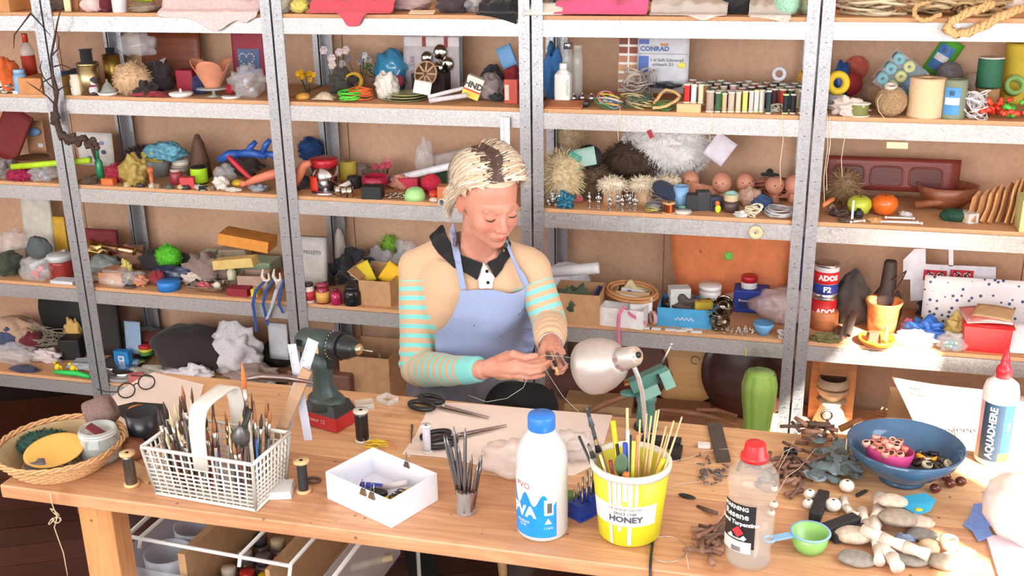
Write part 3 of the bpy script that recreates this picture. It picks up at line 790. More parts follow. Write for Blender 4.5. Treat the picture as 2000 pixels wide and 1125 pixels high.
# knitted folds: gathered at the elbow and under the arm
fold=.0032*np.sin(s_*2*PI/.030+sc_[:,2]*20)*np.exp(-((s_-(ELR-SHR).length)/.07)**2)*(d_<.07)
nzv=np.array([noise.noise(Vector(p)*9)for p in sc_])*.005+np.array([noise.noise(Vector((p[0]*22,p[1]*22,p[2]*7)))for p in sc_])*.003
sc2=sc_+nrm*(fold+nzv)[:,None]
SWM.vertices.foreach_set('co',sc2.ravel())
ca=SWM.color_attributes.new('knit','FLOAT_COLOR','POINT');ca.data.foreach_set('color',sarr.astype(np.float32).ravel())
def knit_mat():
 m=bpy.data.materials.new('knit');m.use_nodes=True;nt=m.node_tree;N=nt.nodes;L=nt.links;b=N['Principled BSDF']
 b.inputs['Roughness'].default_value=.92;b.inputs['Sheen Weight'].default_value=.2
 at=N.new('ShaderNodeAttribute');at.attribute_name='knit';sp=N.new('ShaderNodeSeparateColor');L.new(at.outputs['Color'],sp.inputs[0])
 def mth(op,a,b_=None):
  n=N.new('ShaderNodeMath');n.operation=op
  for i,v in enumerate((a,b_)):
   if v is None:continue
   if isinstance(v,(int,float)):n.inputs[i].default_value=v
   else:L.new(v,n.inputs[i])
  return n.outputs[0]
 fr=mth('FRACT',mth('DIVIDE',sp.outputs[0],.0262));st=mth('LESS_THAN',fr,.46)
 st=mth('MULTIPLY',st,mth('GREATER_THAN',sp.outputs[1],0.));st=mth('MULTIPLY',st,mth('LESS_THAN',at.outputs['Alpha'],0.))
 st=mth('MAXIMUM',st,mth('GREATER_THAN',sp.outputs[2],0.))
 mx=N.new('ShaderNodeMix');mx.data_type='RGBA';mx.inputs[6].default_value=lin((208,172,138))+(1,);mx.inputs[7].default_value=lin((128,208,202))+(1,)
 L.new(st,mx.inputs[0]);L.new(mx.outputs[2],b.inputs['Base Color'])
 nz=N.new('ShaderNodeTexNoise');nz.inputs['Scale'].default_value=350;tc=N.new('ShaderNodeTexCoord');L.new(tc.outputs['Object'],nz.inputs['Vector'])
 bp_=N.new('ShaderNodeBump');bp_.inputs['Strength'].default_value=.4;bp_.inputs['Distance'].default_value=.001;L.new(nz.outputs['Fac'],bp_.inputs['Height']);L.new(bp_.outputs['Normal'],b.inputs['Normal'])
 return m
SWM.materials.append(knit_mat())
# neck opening
bm=bmesh.new();bm.from_mesh(SWM);cn=PX(935,476,2.63)
def in_neck(c):
 v=c-cn;u=v.dot(cxw)/.066;w=v.dot(cyw)/.060
 return u*u+w*w<1 and(c.y<2.75)
NECKT=Vector((NB.x,NB.y,0))
kill=[f for f in bm.faces if in_neck(f.calc_center_median())or((f.calc_center_median()-NB).xy.length<.064 and f.calc_center_median().z>.98)]
bmesh.ops.delete(bm,geom=kill,context='FACES');bm.to_mesh(SWM);bm.free()
sweater=part('sweater',SWM,None,person,label='tan knitted top with aqua striped sleeves')
# cloth pieces draped on the body
def bvh_of(*meshes):
 vs=[];fs=[]
 for me in meshes:
  o=len(vs);vs+=[v.co.copy()for v in me.vertices];fs+=[tuple(i+o for i in p.vertices)for p in me.polygons]
 return BVHTree.FromPolygons(vs,fs)
TREE=bvh_of(SWM,BME)
TT=bvh_of(remesh(TS,.008,6))
def drape_patch(name,outline,m,off=.004,th=.0025,parent=None,tree=None,res=5.,smooth=2,label=None):
 bm=bmesh.new();vs=[]
 n=len(outline)
 for i in range(n):
  a,b=Vector(outline[i]),Vector(outline[(i+1)%n]);k=max(1,int((b-a).length/res))
  for j in range(k):p=a.lerp(b,j/k);vs.append(bm.verts.new((p.x,p.y,0)))
 ed=[bm.edges.new((vs[i],vs[(i+1)%len(vs)]))for i in range(len(vs))]
 inside=[]
 xs=[p[0]for p in outline];ys=[p[1]for p in outline]
 bmesh.ops.triangle_fill(bm,edges=ed,use_beauty=True)
 for _ in range(6):
  lg=[e for e in bm.edges if e.calc_length()>res*1.6]
  if not lg:break
  bmesh.ops.subdivide_edges(bm,edges=lg,cuts=1);bmesh.ops.triangulate(bm,faces=bm.faces[:])
  bmesh.ops.beautify_fill(bm,faces=bm.faces[:],edges=[e for e in bm.edges if not e.is_boundary])
 tr=tree or TREE;o0=Vector(CAM);last=3.0;miss=[]
 for v in bm.verts:
  d=Vector(ray(v.co.x,v.co.y)).normalized();h=tr.ray_cast(o0,d)
  if h[0]is not None:v.co=h[0]-d*off*1.6;last=h[3]
  else:miss.append((v,d))
 good=[v.co.copy()for v in bm.verts if v not in[m_[0]for m_ in miss]]
 mv={m_[0]for m_ in miss}
 for v,d in miss:
  ref=min((w for w in bm.verts if w not in mv),key=lambda w:abs((w.co-o0).normalized().dot(d)-1))if good else None
  v.co=o0+d*((ref.co-o0).length if ref else last)
 for _ in range(smooth):bmesh.ops.smooth_vert(bm,verts=[v for v in bm.verts],factor=.5,use_axis_x=True,use_axis_y=True,use_axis_z=True)if smooth else None
 me=bpy.data.meshes.new(name);bm.to_mesh(me);bm.free();me.materials.append(m)
 me.polygons.foreach_set('use_smooth',[True]*len(me.polygons))
 o=bpy.data.objects.new(name,me);C.objects.link(o)
 if parent:o.parent=parent
 sd=o.modifiers.new('s','SOLIDIFY');sd.thickness=th;sd.offset=0
 if label:o['label']=label
 return o
BLK=cloth_m((24,22,24))
drape_patch('shirt_placket',[(943,508),(968,540),(962,566),(935,566),(932,545)],cloth_m((236,222,218)),.003,.002,person,label='pale shirt front')
drape_patch('collar',[(860,437),(836,461),(843,480),(855,497),(885,525),(911,537),(934,550),(939,531),(945,513),(927,507),(903,497),(886,481),(873,457),(868,437)],BLK,.006,.004,person,label='black pointed collar')
drape_patch('collar',[(948,513),(967,502),(981,483),(991,458),(1000,473),(998,502),(985,524),(973,540),(966,546),(958,530)],BLK,.006,.004,person,label='black pointed collar')
for(a_,b_)in((951,530),(953,552)):
 h=TREE.ray_cast(Vector(CAM),Vector(ray(a_,b_)).normalized())
 if h[0]is not None:part('button',M().ell(h[0]-Vector(ray(a_,b_)).normalized()*.006,(.005,.004,.005),10,6),BLK,person)
def apron_mat():
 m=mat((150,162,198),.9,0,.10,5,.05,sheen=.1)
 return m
APR=apron_mat()
drape_patch('apron_bib',[(897,566),(930,563),(967,564),(1001,572),(1018,565),(1033,553),(1041,568),(1055,600),(1054,614),(1051,648),(1044,680),(1030,706),(960,716),(900,712),(849,700),(848,670),(849,651),(868,634),(888,602),(895,582)],APR,.012,.003,person,tree=TT,label='faded blue apron bib with paint spots')
drape_patch('apron_strap',[(876,452),(881,434),(889,434),(897,470),(905,520),(913,566),(897,569),(890,530),(882,490)],APR,.012,.003,person)
drape_patch('apron_strap',[(982,472),(992,464),(1000,482),(1010,508),(1024,532),(1036,556),(1024,564),(1008,534),(995,504)],APR,.012,.003,person)
SPOT=mat((120,84,104),.8)
for(a_,b_)in((1013,614),(1016,611),(1020,606),(1031,602),(1038,598),(1040,606),(926,636),(979,656),(1024,622),(1046,596)):
 h=TT.ray_cast(Vector(CAM),Vector(ray(a_,b_)).normalized())
 if h[0]is not None:
  dd=Vector(ray(a_,b_)).normalized();part('paint_spot',M().ell(h[0]-dd*.022,(.0022,.0012,.0026),6,4),SPOT,person,label='small dark paint spot')
# trousers, lap of the apron
tr=M();leg(tr,HPR,KNR,ANR,.008,False);leg(tr,HPL,KNL,ANL,.018,False);part('trousers',remesh(tr,.008,3),mat((12,11,13),.95),person)
for A in(ANR,ANL):sh=M();sh.tube([A+Vector((0,.02,-.03)),A+Vector((0,-.06,-.05)),A+Vector((.01,-.18,-.075))],[.042,.044,.030],12);part('shoe',remesh(sh,.008,2),mat((60,50,46),.6),person)
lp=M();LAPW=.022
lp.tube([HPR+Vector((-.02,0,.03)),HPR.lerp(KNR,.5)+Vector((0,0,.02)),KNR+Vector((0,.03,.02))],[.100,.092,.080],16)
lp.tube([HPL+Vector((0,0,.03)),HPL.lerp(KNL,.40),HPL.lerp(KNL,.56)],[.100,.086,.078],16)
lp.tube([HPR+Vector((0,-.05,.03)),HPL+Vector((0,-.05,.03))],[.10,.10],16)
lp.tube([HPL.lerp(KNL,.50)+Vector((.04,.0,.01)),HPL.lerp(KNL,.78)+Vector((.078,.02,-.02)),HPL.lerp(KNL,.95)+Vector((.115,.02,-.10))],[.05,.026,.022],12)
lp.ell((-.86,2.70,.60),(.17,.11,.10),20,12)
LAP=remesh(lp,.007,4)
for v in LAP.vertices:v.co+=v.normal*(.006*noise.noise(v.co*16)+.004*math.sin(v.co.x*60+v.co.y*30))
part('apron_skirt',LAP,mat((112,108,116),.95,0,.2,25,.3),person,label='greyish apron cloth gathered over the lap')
# bracelet, ring
def ring_at(p,ax,r,t,m,name,label=None):
 R=frame_from(ax);part(name,M().tube([Vector(p)+R@Vector((r*math.cos(q*PI/10),r*math.sin(q*PI/10),0))for q in range(20)],t,6,closed=True),m,person,label=label)
ring_at(WRL.lerp(PX(1078,680,2.46),.35),PX(1078,680,2.46)-WRL,.030,.0022,STEEL,'bracelet')
ring_at(PX(1025,736,2.396),PX(1040,737,2.396)-PX(1015,735,2.4),.0098,.0014,STEEL,'finger_ring')
# stool carrying the person
st=thing('stool','low wooden stool under the seated person','stool',(-.86,2.80,0))
part('seat',M().lathe(rounded(.17,.035),28),LWOOD,st,(0,0,.385))
for i in range(4):
 a_=PI/4+i*PI/2;part('leg',M().tube([(.17*math.cos(a_),.17*math.sin(a_),0),(.11*math.cos(a_),.11*math.sin(a_),.387)],[.014,.018],10),LWOOD,st)
# work held in the hands: small sticks threaded on wire
for k,(x0,y0,x1,y1,yy,c,lb)in enumerate([(1077,686,1088,718,2.395,(160,120,90),'brown twig slice held in the left hand beside the fingertips'),(1087,690,1102,714,2.39,(104,78,66),'dark tapered twig hanging under the left hand'),
(1081,705,1086,717,2.388,(40,34,34),'short black twig below the pinched fingers'),(1085,716,1091,732,2.388,(214,176,120),'pale whittled stick dangling lowest from the hands'),
(1104,694,1110,709,2.40,(36,38,40),'black bead threaded beside the left hand'),(1117,692,1127,711,2.41,(196,152,96),'pale stick on the wire next to the lamp shade')]):
 solo('twig_piece',rodmesh(PX(x0,y0,yy),PX(x1,y1,yy),.0045 if c[0]!=36 else .007,.0035,8),mat(c,.7),lb,'twig')
solo('wire',M().tube([PX(1050,692,2.39),PX(1066,694,2.385),PX(1085,695,2.385),PX(1104,697,2.39),PX(1122,700,2.40)],.0008,5),STEEL,'thin wire threaded with twig pieces between the hands','wire')
solo('thread',M().tube([PX(1062,716,2.385),PX(1080,745,2.375),PX(1100,775,2.372),PX(1132,806,2.366),T(1150,822)+Vector((0,0,.003))],.0005,5),mat((205,205,200),.5),'pale thread running from the hands down to the table edge','thread')
solo('thread',M().tube([PX(1030,739,2.385),PX(1022,757,2.378),PX(990,778,2.375),PX(950,785,2.368),PX(915,772,2.40)],.0006,5),mat((205,205,200),.5),'thin thread looping from the little finger over the lap','thread')
# ------ things on the shelves
def pos(lv,px,py,dep=.05):
 p=on_z(px,py,ST[lv]);y=min(max(p.y,YF+.006),YB-.02-dep)+dep/2
 q=col_at(px,y,ST[lv]);return q,mpp(q)
def bx(lv,px,py,w,d,h,col,name,label,cat,rz=0,tilt=None,**kw):
 p,k=pos(lv,px,py,d);return k_box(w*k,d,h*k*1.04,col,name,label,cat,p,rz,rot=tilt,**kw)
def ct(lv,px,py,w,d,h,col,name,label,cat,rz=0,**kw):
 p,k=pos(lv,px,py,d);return k_carton(w*k,d,h*k*1.04,col,name,label,cat,p,rz,**kw)
def jr(lv,px,py,w,h,body,lid,name,label,cat,**kw):
 p=pos(lv,px,py);p,k=pos(lv,px,py,w*p[1]);return k_jar(w*k,h*k*1.04,body,lid,name,label,cat,p,**kw)
def spl(lv,px,py,w,h,th,fl_,label,name='thread_spool',cat='spool',group=None,**kw):
 p=pos(lv,px,py);p,k=pos(lv,px,py,w*p[1]);return k_spool(w*k,h*k*1.04,th,fl_,name,label,cat,p,group=group,**kw)
def lt(lv,px,py,w,h,prof,m,name,label,cat,rz=0,**kw):
 """profile given as (radius fraction, height fraction)"""
 p=pos(lv,px,py);p,k=pos(lv,px,py,w*p[1]);pr=[(r*w*k/2,z*h*k*1.04)for r,z in prof]
 return k_lathe(pr,m if not isinstance(m,tuple)else plast(m),name,label,cat,p,rz,**kw)
def bg(lv,px,py,w,d,h,name,label,seed=0,content=None,m=None,amp=.22,cat='bag'):
 p,k=pos(lv,px,py,d);return k_bag(w*k,d,h*k*1.04,name,label,cat,p,0,seed,content,m,amp)
def cr(lv,px,py,w,d,h,col,name,label,cat,seed=0,amp=.2,rough=.9):
 p,k=pos(lv,px,py,d);return solo(name,crumple(w*k,d,h*k*1.04,seed,amp,28,18),cloth_m(col)if rough>.8 else mat(col,rough),label,cat,p)
def tg(lv,px,py,w,d,h,col,name,label,cat='cord',n=8,r=.0016,seed=0,turns=3,cols=None):
 p,k=pos(lv,px,py,d);ms=M()
 cs=cols or[col]
 for i,c in enumerate(cs):tangle(w*k,d,h*k,max(1,n//len(cs)),turns,r,seed+i*17,ms,mat(c,.8))
 return solo(name,ms,None,label,cat,p)
def ball(lv,px,py,w,col,name,label,cat='yarn',seed=0,z=0,dy=0):
 p=pos(lv,px,py);p,k=pos(lv,px,py,w*p[1]*.9);r=w*k/2;ms=M();thread_ball(ms,r,mat(col,.9,0,.15,200,.4),seed,26,r*.035)
 return solo(name,ms,None,label,cat,p+Vector((0,dy,r+z)))
def fu(lv,px,py,w,d,h,col,name,label,cat='fur',seed=0,n=900,L=.02,z=0.,dy=0.):
 p,k=pos(lv,px,py,d);return solo(name,fur(w*k,d,h*k,mat(col,.95,0,.18,60,.2),seed,n,L),None,label,cat,p+Vector((0,dy,z)))
def rod(lv,px0,py0,px1,py1,dy0,dy1,r,col,name,label,cat,hollow=False,rough=.5):
 return k_tube(0,r,mat(col,rough)if isinstance(col,tuple)else col,name,label,cat,on_y(px0,py0,YF+dy0),on_y(px1,py1,YF+dy1),12,hollow)
def sheet(lv,px,py,w,h,dy,col,name,label,cat,lean=.12,rz=0,th=.002,m=None,curl=0.,roll=0.):
 """upright sheet leaning back; px py is the bottom centre"""
 q=col_at(px,YF+dy,ST[lv]);k=mpp(q);zb=max(ST[lv]+.001,on_y(px,py,YF+dy).z)
 q=on_y(px,py,YF+dy);q.z=max(q.z,ST[lv]+.001)
 if roll and q.z<ST[lv]+math.sin(abs(roll))*w*k/2:q.z=ST[lv]+math.sin(abs(roll))*w*k/2+.001
 return k_sheet(w*k,h*k*1.04,m or mat(col,.7),name,label,cat,q,(PI/2-lean,roll,rz),th,curl=curl)
def patch(o,col,x,y,w,h,name='printed_patch',z=.0006,th=.0006,m=None):
 return part(name,M().box((x,y,z+.0025),(w,h,th)),m or mat(col,.6),o)
def overhang(lv,px0,px1,ybot,top_h,col,name,label,cat,seed=0,dep=.22,back=.05,hem=None,m=None,yfront=None):
 """cloth lying on a shelf and hanging over the front beam"""
 A=col_at(px0,YF+.02,ST[lv]);B=col_at(px1,YF+.02,ST[lv]);w=(B-A).length;cx_=(A.x+B.x)/2;k=mpp(A.lerp(B,.5))
 drop=ST[lv]-on_y((px0+px1)/2,ybot,YF-.012).z;Hh=top_h*k
 def fn(u,v):
  x=(u-.5)*w*(1-.10*abs(math.sin(v*5+seed))*(v>.8));nn=noise.noise(Vector((u*5+seed*3.1,v*4,seed)));n2=noise.noise(Vector((u*11+seed,v*3,2.)))
  if v<.62:
   t=v/.62;y=dep*(1-t)**1.0-.006;z=Hh*(math.sin(PI*min(1,(1-t)*.9+.02))**.7)*(.75+.5*nn)+.006*n2+.006
   z=max(.004,z*(1 if t<.9 else .45))
  else:
   t=(v-.62)/.38;pf=(hem(u)if hem else(.75+.35*noise.noise(Vector((u*3.3+seed,0,0)))+.1));y=-.012-.010*abs(n2)-.004*t;z=.006-drop*t*max(.02,pf)
  return(x,y,z)
 return solo(name,M().grid(fn,44,34,None,.0015),m or cloth_m(col),label,cat,(cx_,YF+.008,ST[lv]+.001))
# ---------------- top shelf row
bx(1,28,28,66,.2,30,(205,140,84),'wooden_box','orange-brown wooden box on the top shelf, cut off by the left frame edge','box')
cr(1,112,22,34,.08,30,(130,118,112),'felt_bundle','grey felt bundle on the top shelf beside the dry branch','cloth',3)
sheet(1,134,27,12,40,.03,(228,222,170),'booklet','narrow cream booklet standing left of the leaning papers, top shelf','booklet',.15,.6,th=.004)
sheet(1,150,27,22,40,.05,(150,92,60),'booklet','brown-covered booklet leaning between cream booklet and pink bag, top shelf','booklet',.1,-.4,th=.005)
bg(1,190,27,52,.1,40,'paper_bag','pinkish white paper bag beside the white canister on the top shelf',4,None,mat((224,196,190),.8),.15)
cr(1,213,26,16,.08,34,(118,36,54),'velvet_scrap','maroon velvet scrap squeezed behind the white canister, top shelf','cloth',6)
jr(1,235,26,28,44,(222,218,220),None,'canister','plain white canister on the top shelf left of the leopard cloth','canister')
p_,k_=pos(1,285,28,.12)
lp_=solo('leopard_cloth',crumple(68*k_,.12,17*k_,9,.2,26,16),None,'leopard print cloth folded on the top shelf under the lime fabric','cloth',p_)
lm=bpy.data.materials.new('leopard');lm.use_nodes=True
_n1=lm.node_tree.nodes.new('ShaderNodeTexVoronoi');_n1.inputs['Scale'].default_value=90;_r=lm.node_tree.nodes.new('ShaderNodeValToRGB');_r.color_ramp.elements[0].position=.42;_r.color_ramp.elements[1].position=.5
_r.color_ramp.elements[0].color=lin((222,196,168))+(1,);_r.color_ramp.elements[1].color=lin((70,44,36))+(1,)
lm.node_tree.links.new(_n1.outputs['Distance'],_r.inputs['Fac']);lm.node_tree.links.new(_r.outputs['Color'],lm.node_tree.nodes['Principled BSDF'].inputs['Base Color']);lp_.data.materials.clear();lp_.data.materials.append(lm)
p_,k_=pos(1,285,22,.10);solo('lime_fabric',crumple(42*k_,.08,14*k_,5),cloth_m((206,226,40)),'lime yellow fabric lying on the leopard print cloth','cloth',p_+Vector((0,0,17*k_*.95)))
overhang(1,316,510,62,42,(226,196,194),'shirt','pale pink shirt heaped on the top shelf, sleeve hanging over the beam','shirt',2,hem=lambda u:.35+.75*math.exp(-((u-.58)/.17)**2)+.25*math.exp(-((u-.9)/.06)**2))
cr(1,556,28,26,.1,36,(190,182,172),'fabric_bundle','pale grey fabric bundle beside the yellow cloth, second bay top shelf','cloth',12)
cr(1,588,27,36,.08,26,(222,208,110),'yellow_cloth','yellow cloth tucked beside the coral scarf on the top shelf','cloth',13)
overhang(1,604,768,52,40,(226,84,98),'scarf','coral red scarf heaped on the top shelf, end hanging over the beam','scarf',5,hem=lambda u:.05+1.15*math.exp(-((u-.56)/.13)**4))
cr(1,800,22,84,.1,26,(206,176,176),'patterned_cloth','pink and white patterned cloth beside the coral scarf','cloth',15)
sheet(1,822,28,52,16,.015,(226,198,166),'paper_scrap','cream paper scrap lying at the top shelf edge, second bay','paper',1.2)
cr(1,888,27,66,.12,36,(72,56,62),'dark_bundle','dark purple cloth bundle in the middle of the top shelf','cloth',17)
bg(1,932,26,60,.12,40,'plastic_bag','clear grey plastic bag beside the black garment, top shelf',18,([(160,150,150)],6,.012))
overhang(1,934,1014,50,30,(22,22,26),'black_garment','black garment hanging over the top beam beside the centre post','garment',8,hem=lambda u:.15+.95*u**1.6)
_o=sheet(1,1062,30,74,30,.0,(222,218,204),'newspaper','folded newspaper sticking out of the top shelf by the centre post','newspaper',.9,.2,th=.006)
overhang(1,1084,1264,32,40,(232,92,138),'pink_cloth','bright pink cloth pile on the top shelf above the white bottle','cloth',11,hem=lambda u:.35*math.exp(-((u-.5)/.12)**2)+.05)
overhang(1,1270,1420,45,34,(230,220,210),'tulle','sheer white tulle draped over the top beam right of the pink cloth','tulle',21,m=film((236,228,220),.5,.6),hem=lambda u:.1+.9*math.exp(-((u-.72)/.14)**2))
cr(1,1330,28,66,.12,22,(196,176,164),'linen_scraps','beige linen scraps under the sheer tulle on the top shelf','cloth',23)
cr(1,1440,29,70,.1,34,(40,38,42),'black_pouch','black pouch between the two sheer tulle pieces, top shelf','pouch',25)
overhang(1,1462,1545,52,32,(232,224,214),'tulle','sheer tulle hanging over the beam beside the mint yarn ball','tulle',26,m=film((232,226,216),.5,.6),hem=lambda u:.25+.8*u**2)
ball(1,1536,33,50,(168,214,186),'yarn_ball','mint green yarn ball on the top shelf beside the right post',seed=3)
cr(1,1574,30,34,.12,34,(182,196,160),'green_cloth','pale green cloth behind the right post on the top shelf','cloth',28)
cr(1,1650,20,40,.1,26,(176,60,70),'red_bundle','red bundle at the back behind the cream cords, top shelf','cloth',30)
for i,(x,w_,c_,lb)in enumerate([(1700,130,(214,196,164),'cream cotton cord heaped at the left of the rope shelf'),(1815,110,(206,180,140),'straw coloured cord loops in the middle of the rope shelf'),(1900,120,(196,168,124),'tan jute cord tangle above the hanging braid')]):
 tg(1,x,34,w_,.2,36,c_,'cord_bundle',lb,'cord',14,.0042,40+i,2.2)
def braid(pts,r,m,name,label):
 ms=M();P=[Vector(p)for p in pts];n=60;Q_=[]
 for i in range(n+1):
  t=i/n*(len(P)-1);a=min(int(t),len(P)-2);f=t-a
  p0,p1,p2,p3=P[max(a-1,0)],P[a],P[a+1],P[min(a+2,len(P)-1)]
  Q_.append(.5*((2*p1)+(p2-p0)*f+(2*p0-5*p1+4*p2-p3)*f*f+(-p0+3*p1-3*p2+p3)*f**3))
 for s in range(3):
  ms.tube([q+Vector((0,math.cos(i*.9+s*2.09)*r*.7,0))+(Q_[min(i+1,n)]-Q_[max(i-1,0)]).cross(Vector((0,1,0))).normalized()*math.sin(i*1.8+s*4.19)*r*.8 for i,q in enumerate(Q_)],r*.62,6,m)
 return solo(name,ms,None,label,'rope')
JUTE=mat((214,172,118),.9,0,.2,150,.5)
braid([on_y(2004,14,YF+.05),on_y(1960,30,YF-.015),on_y(1905,58,YF-.03),on_y(1868,66,YF-.03),on_y(1850,52,YF-.03),on_y(1880,30,YF-.02),on_y(1940,8,YF+.03)],.011,JUTE,'braided_rope','thick braided straw rope hanging in a loop over the top beam at right')
braid([on_y(1838,28,YF+.01),on_y(1805,40,YF-.015),on_y(1787,30,YF-.012),on_y(1790,12,YF+.02),on_y(1812,5,YF+.05)],.006,JUTE,'thin_rope','thin twisted straw rope curling over the shelf edge left of the braid')
lt(1,1972,18,52,30,[(0,0),(.8,.05),(1,.5),(.8,.95),(0,1)],mat((228,218,212),.8),'white_ball','white polystyrene ball lying on the ropes at the top right','ball')
# ---------------- second row, bay 0
cr(2,18,184,44,.09,62,(214,98,40),'orange_bowl_cloth','orange and red cloth heap on the left edge of the second row','cloth',31)
jr(2,44,184,26,44,(132,170,206),(150,190,222),'goblet','pale blue glass goblet left of the wooden block box','goblet')
bg(2,20,188,50,.1,24,'foil_scraps','silver foil scraps in front of the orange cloth',33,None,metal_m((190,180,172),.3),.35,'foil')
bx(2,82,188,52,.12,30,(206,138,84),'wooden_block','orange wooden block behind the left post, second row','block')
jr(2,64,172,26,98,glass_m((224,214,210),.5),(196,62,40),'tall_bottle','tall glass bottle with red filling at the far left, second row','bottle',neck=.4,labelc=(198,66,44))
lt(2,38,188,24,5,[(0,0),(1,0),(1,1),(0,1)],WHITEP,'jar_top','small white jar lid at the front edge, far left second row','lid')
# dry branch hung on the left post
br=M();bm_=mat((74,54,46),.9,0,.3,90,.6)
Yb=YF-.03
def bp(*a):return[on_y(x,y,Yb-.012*math.sin(i*1.7))for i,(x,y)in enumerate(a)]
br.tube(bp((118,20),(112,45),(106,78),(100,110),(103,145),(112,178),(108,205),(110,235),(118,262),(140,275),(165,268),(180,285),(186,312)),[.002,.003,.004,.004,.005,.006,.008,.011,.012,.013,.010,.009,.003],7,bm_)
for q in[((60,26),(42,50),(28,68),(27,95)),((112,180),(96,165),(84,150),(78,132),(82,118)),((106,130),(120,126),(142,135)),((108,205),(92,188),(70,172),(52,160)),((100,110),(114,95),(116,70)),((103,150),(85,160),(76,178)),((60,26),(82,50),(100,72)),((112,178),(126,168),(140,170))]:
 br.tube(bp(*q),[.0035]+[.0025]*(len(q)-2)+[.001],5,bm_)
for i in range(46):
 t=i/46;x,y=(108+4*math.sin(i*2.3),222+40*t)if i<22 else(118+75*(i-22)/24,268+16*math.sin(i)*.5+(i-22)*.6)
 br.ell(on_y(x,y,Yb),(.011,.009,.010),7,5,bm_,jit=.35,seed=i)
solo('dry_branch',br,None,'dark dry branch with mossy clumps hanging along the left post','branch')
# ---------------- second row, bay 1
BLKF=cloth_m((26,26,30));BRASST=metal_m((206,186,140),.35)
p_,k_=pos(2,179,187,.07)
t_=thing('tin','brassy cream tin carrying a small black top hat','tin',p_);h_=60*k_
part('body',M().lathe([(0,0),(.037,0),(.038,h_-.006),(0,h_-.006)],26),BRASST,t_);part('lid',M().lathe([(0,0),(.0395,0),(.0395,.009),(0,.009)],26),BRASST,t_,(0,0,h_-.009))
ht=[(0,0),(.032,0),(.032,.002),(.020,.003),(.0195,.040),(.024,.044),(0,.044)]
k_lathe([(r*1.05,z*1.05)for r,z in ht],BLKF,'top_hat','small black top hat standing on the brassy cream tin','hat',p_+Vector((0,0,h_+.001)))
p_,k_=pos(2,209,182,.16);t_=thing('tin','golden tin behind the one with the top hat','tin',p_+Vector((0,.05,0)))
part('body',M().lathe([(0,0),(.030,0),(.031,64*k_),(0,64*k_)],24),metal_m((190,160,80),.4),t_)
k_lathe([(r*.8,z*.5)for r,z in ht],BLKF,'flat_hat','flat black hat on the golden tin','hat',p_+Vector((0,.05,64*k_+.001)))
lt(2,152,188,23,38,[(0,0),(.9,0),(1,.1),(1,.75),(.8,.8),(.85,1),(0,1)],(224,216,200),'ceramic_jar','small cream ceramic jar left of the snowman figure','jar')
jr(2,129,172,22,36,(40,92,142),None,'blue_jar','dark blue jar in the back left corner, second row','jar')
cr(2,150,178,30,.08,36,(52,50,62),'dark_pouch','dark grey pouch between the blue jar and the hatted tin','pouch',35)
bx(2,128,188,14,.08,32,(190,150,84),'small_carton','narrow ochre carton beside the left post, second row','carton')
p_,k_=pos(2,183,193,.05);t_=thing('snowman','small snowman figure in grey hat leaning before the tin','figurine',p_)
part('body',M().ell((0,0,.018),(.019,.016,.019),14,10),mat((206,200,204),.8),t_);part('head',M().ell((.004,0,.043),(.013,.012,.012),12,9),mat((226,222,220),.8),t_)
part('hat',M().lathe([(0,0),(.016,0),(.015,.003),(.009,.012),(0,.018)],12,T=Matrix.Translation((.009,0,.050))@Matrix.Rotation(.7,4,'Y')),mat((70,60,66),.9),t_)
part('scarf',M().tube([(.012*math.cos(a),.011*math.sin(a),.033)for a in[i*PI/5 for i in range(10)]],.004,6,closed=True),cloth_m((130,40,60)),t_)
for sx in(-1,1):part('foot',M().ell((sx*.012-.004,-.010,.006),(.009,.011,.007),10,6,flat=0.0005),mat((70,62,66),.8),t_)
lt(2,212,189,42,5,[(0,0),(.8,0),(1,.9),(.9,1),(0,.6)],WHITEP,'saucer','white saucer under the little glass bell','saucer')
p_,k_=pos(2,212,189,.077);k_lathe([(0,0),(.026,.001),(.022,.012),(.010,.030),(.003,.036),(.004,.044),(0,.046)],GLASS,'glass_bell','little glass bell standing on the white saucer','bell',p_+Vector((0,0,5*k_+.001)))
fu(2,262,190,68,.11,62,(206,172,136),'wool_ball','curly beige wool ball under the crumpled clear bag','wool',4,900,.012)
p_,k_=pos(2,262,180,.1);k_bag(76*k_,.09,44*k_,'clear_bag','crumpled clear bag lying on the curly beige wool','bag',p_+Vector((.004,.05,.118)),0,8)
cr(2,288,192,40,.06,26,(48,36,34),'pine_cones','dark pine cone fragments right of the beige wool','cone',41,.4)
cr(2,312,180,54,.1,52,(66,56,62),'dark_fabric','dark crumpled fabric behind the white lidded dish','cloth',42)
sheet(2,342,165,126,92,.34,(132,68,40),'wooden_board','reddish brown wooden board leaning on the wall, second row','board',.06,0,.016,wood_m((128,66,38),5,.25))
p_,k_=pos(2,338,172,.08);o=k_box(74*k_,.05,34*k_,(206,204,204),'printed_box','black and white printed box tilted before the wooden board','box',p_+Vector((0,.10,.055)),0,rot=(0,-.42,.1))
for i in range(9):part('printed_patch',M().box(((i/8-.5)*.118,-.0257,.012+.018*((i*5)%3)),(.010,.001,.013)),BLACKP,o)
part('printed_patch',M().box((.056,-.0258,.03),(.020,.001,.058)),BLACKP,o)
bx(2,372,180,36,.07,40,(158,34,58),'red_box','dark red small box behind the terracotta pot','box')
cr(2,392,186,30,.06,36,(44,42,84),'purple_felt','purple felt scrap at the foot of the terracotta pot','felt',44)
lt(2,354,194,46,9,[(0,0),(.75,0),(1,.5),(1,.85),(.8,1),(.1,1),(.1,1.6),(0,1.7)],WHITEP,'lidded_dish','flat white dish with knob lid in front of the dark fabric','dish')
p_,k_=pos(2,418,193,.11);t_=thing('cake_stand','low glass cake stand under the terracotta pot','stand',p_)
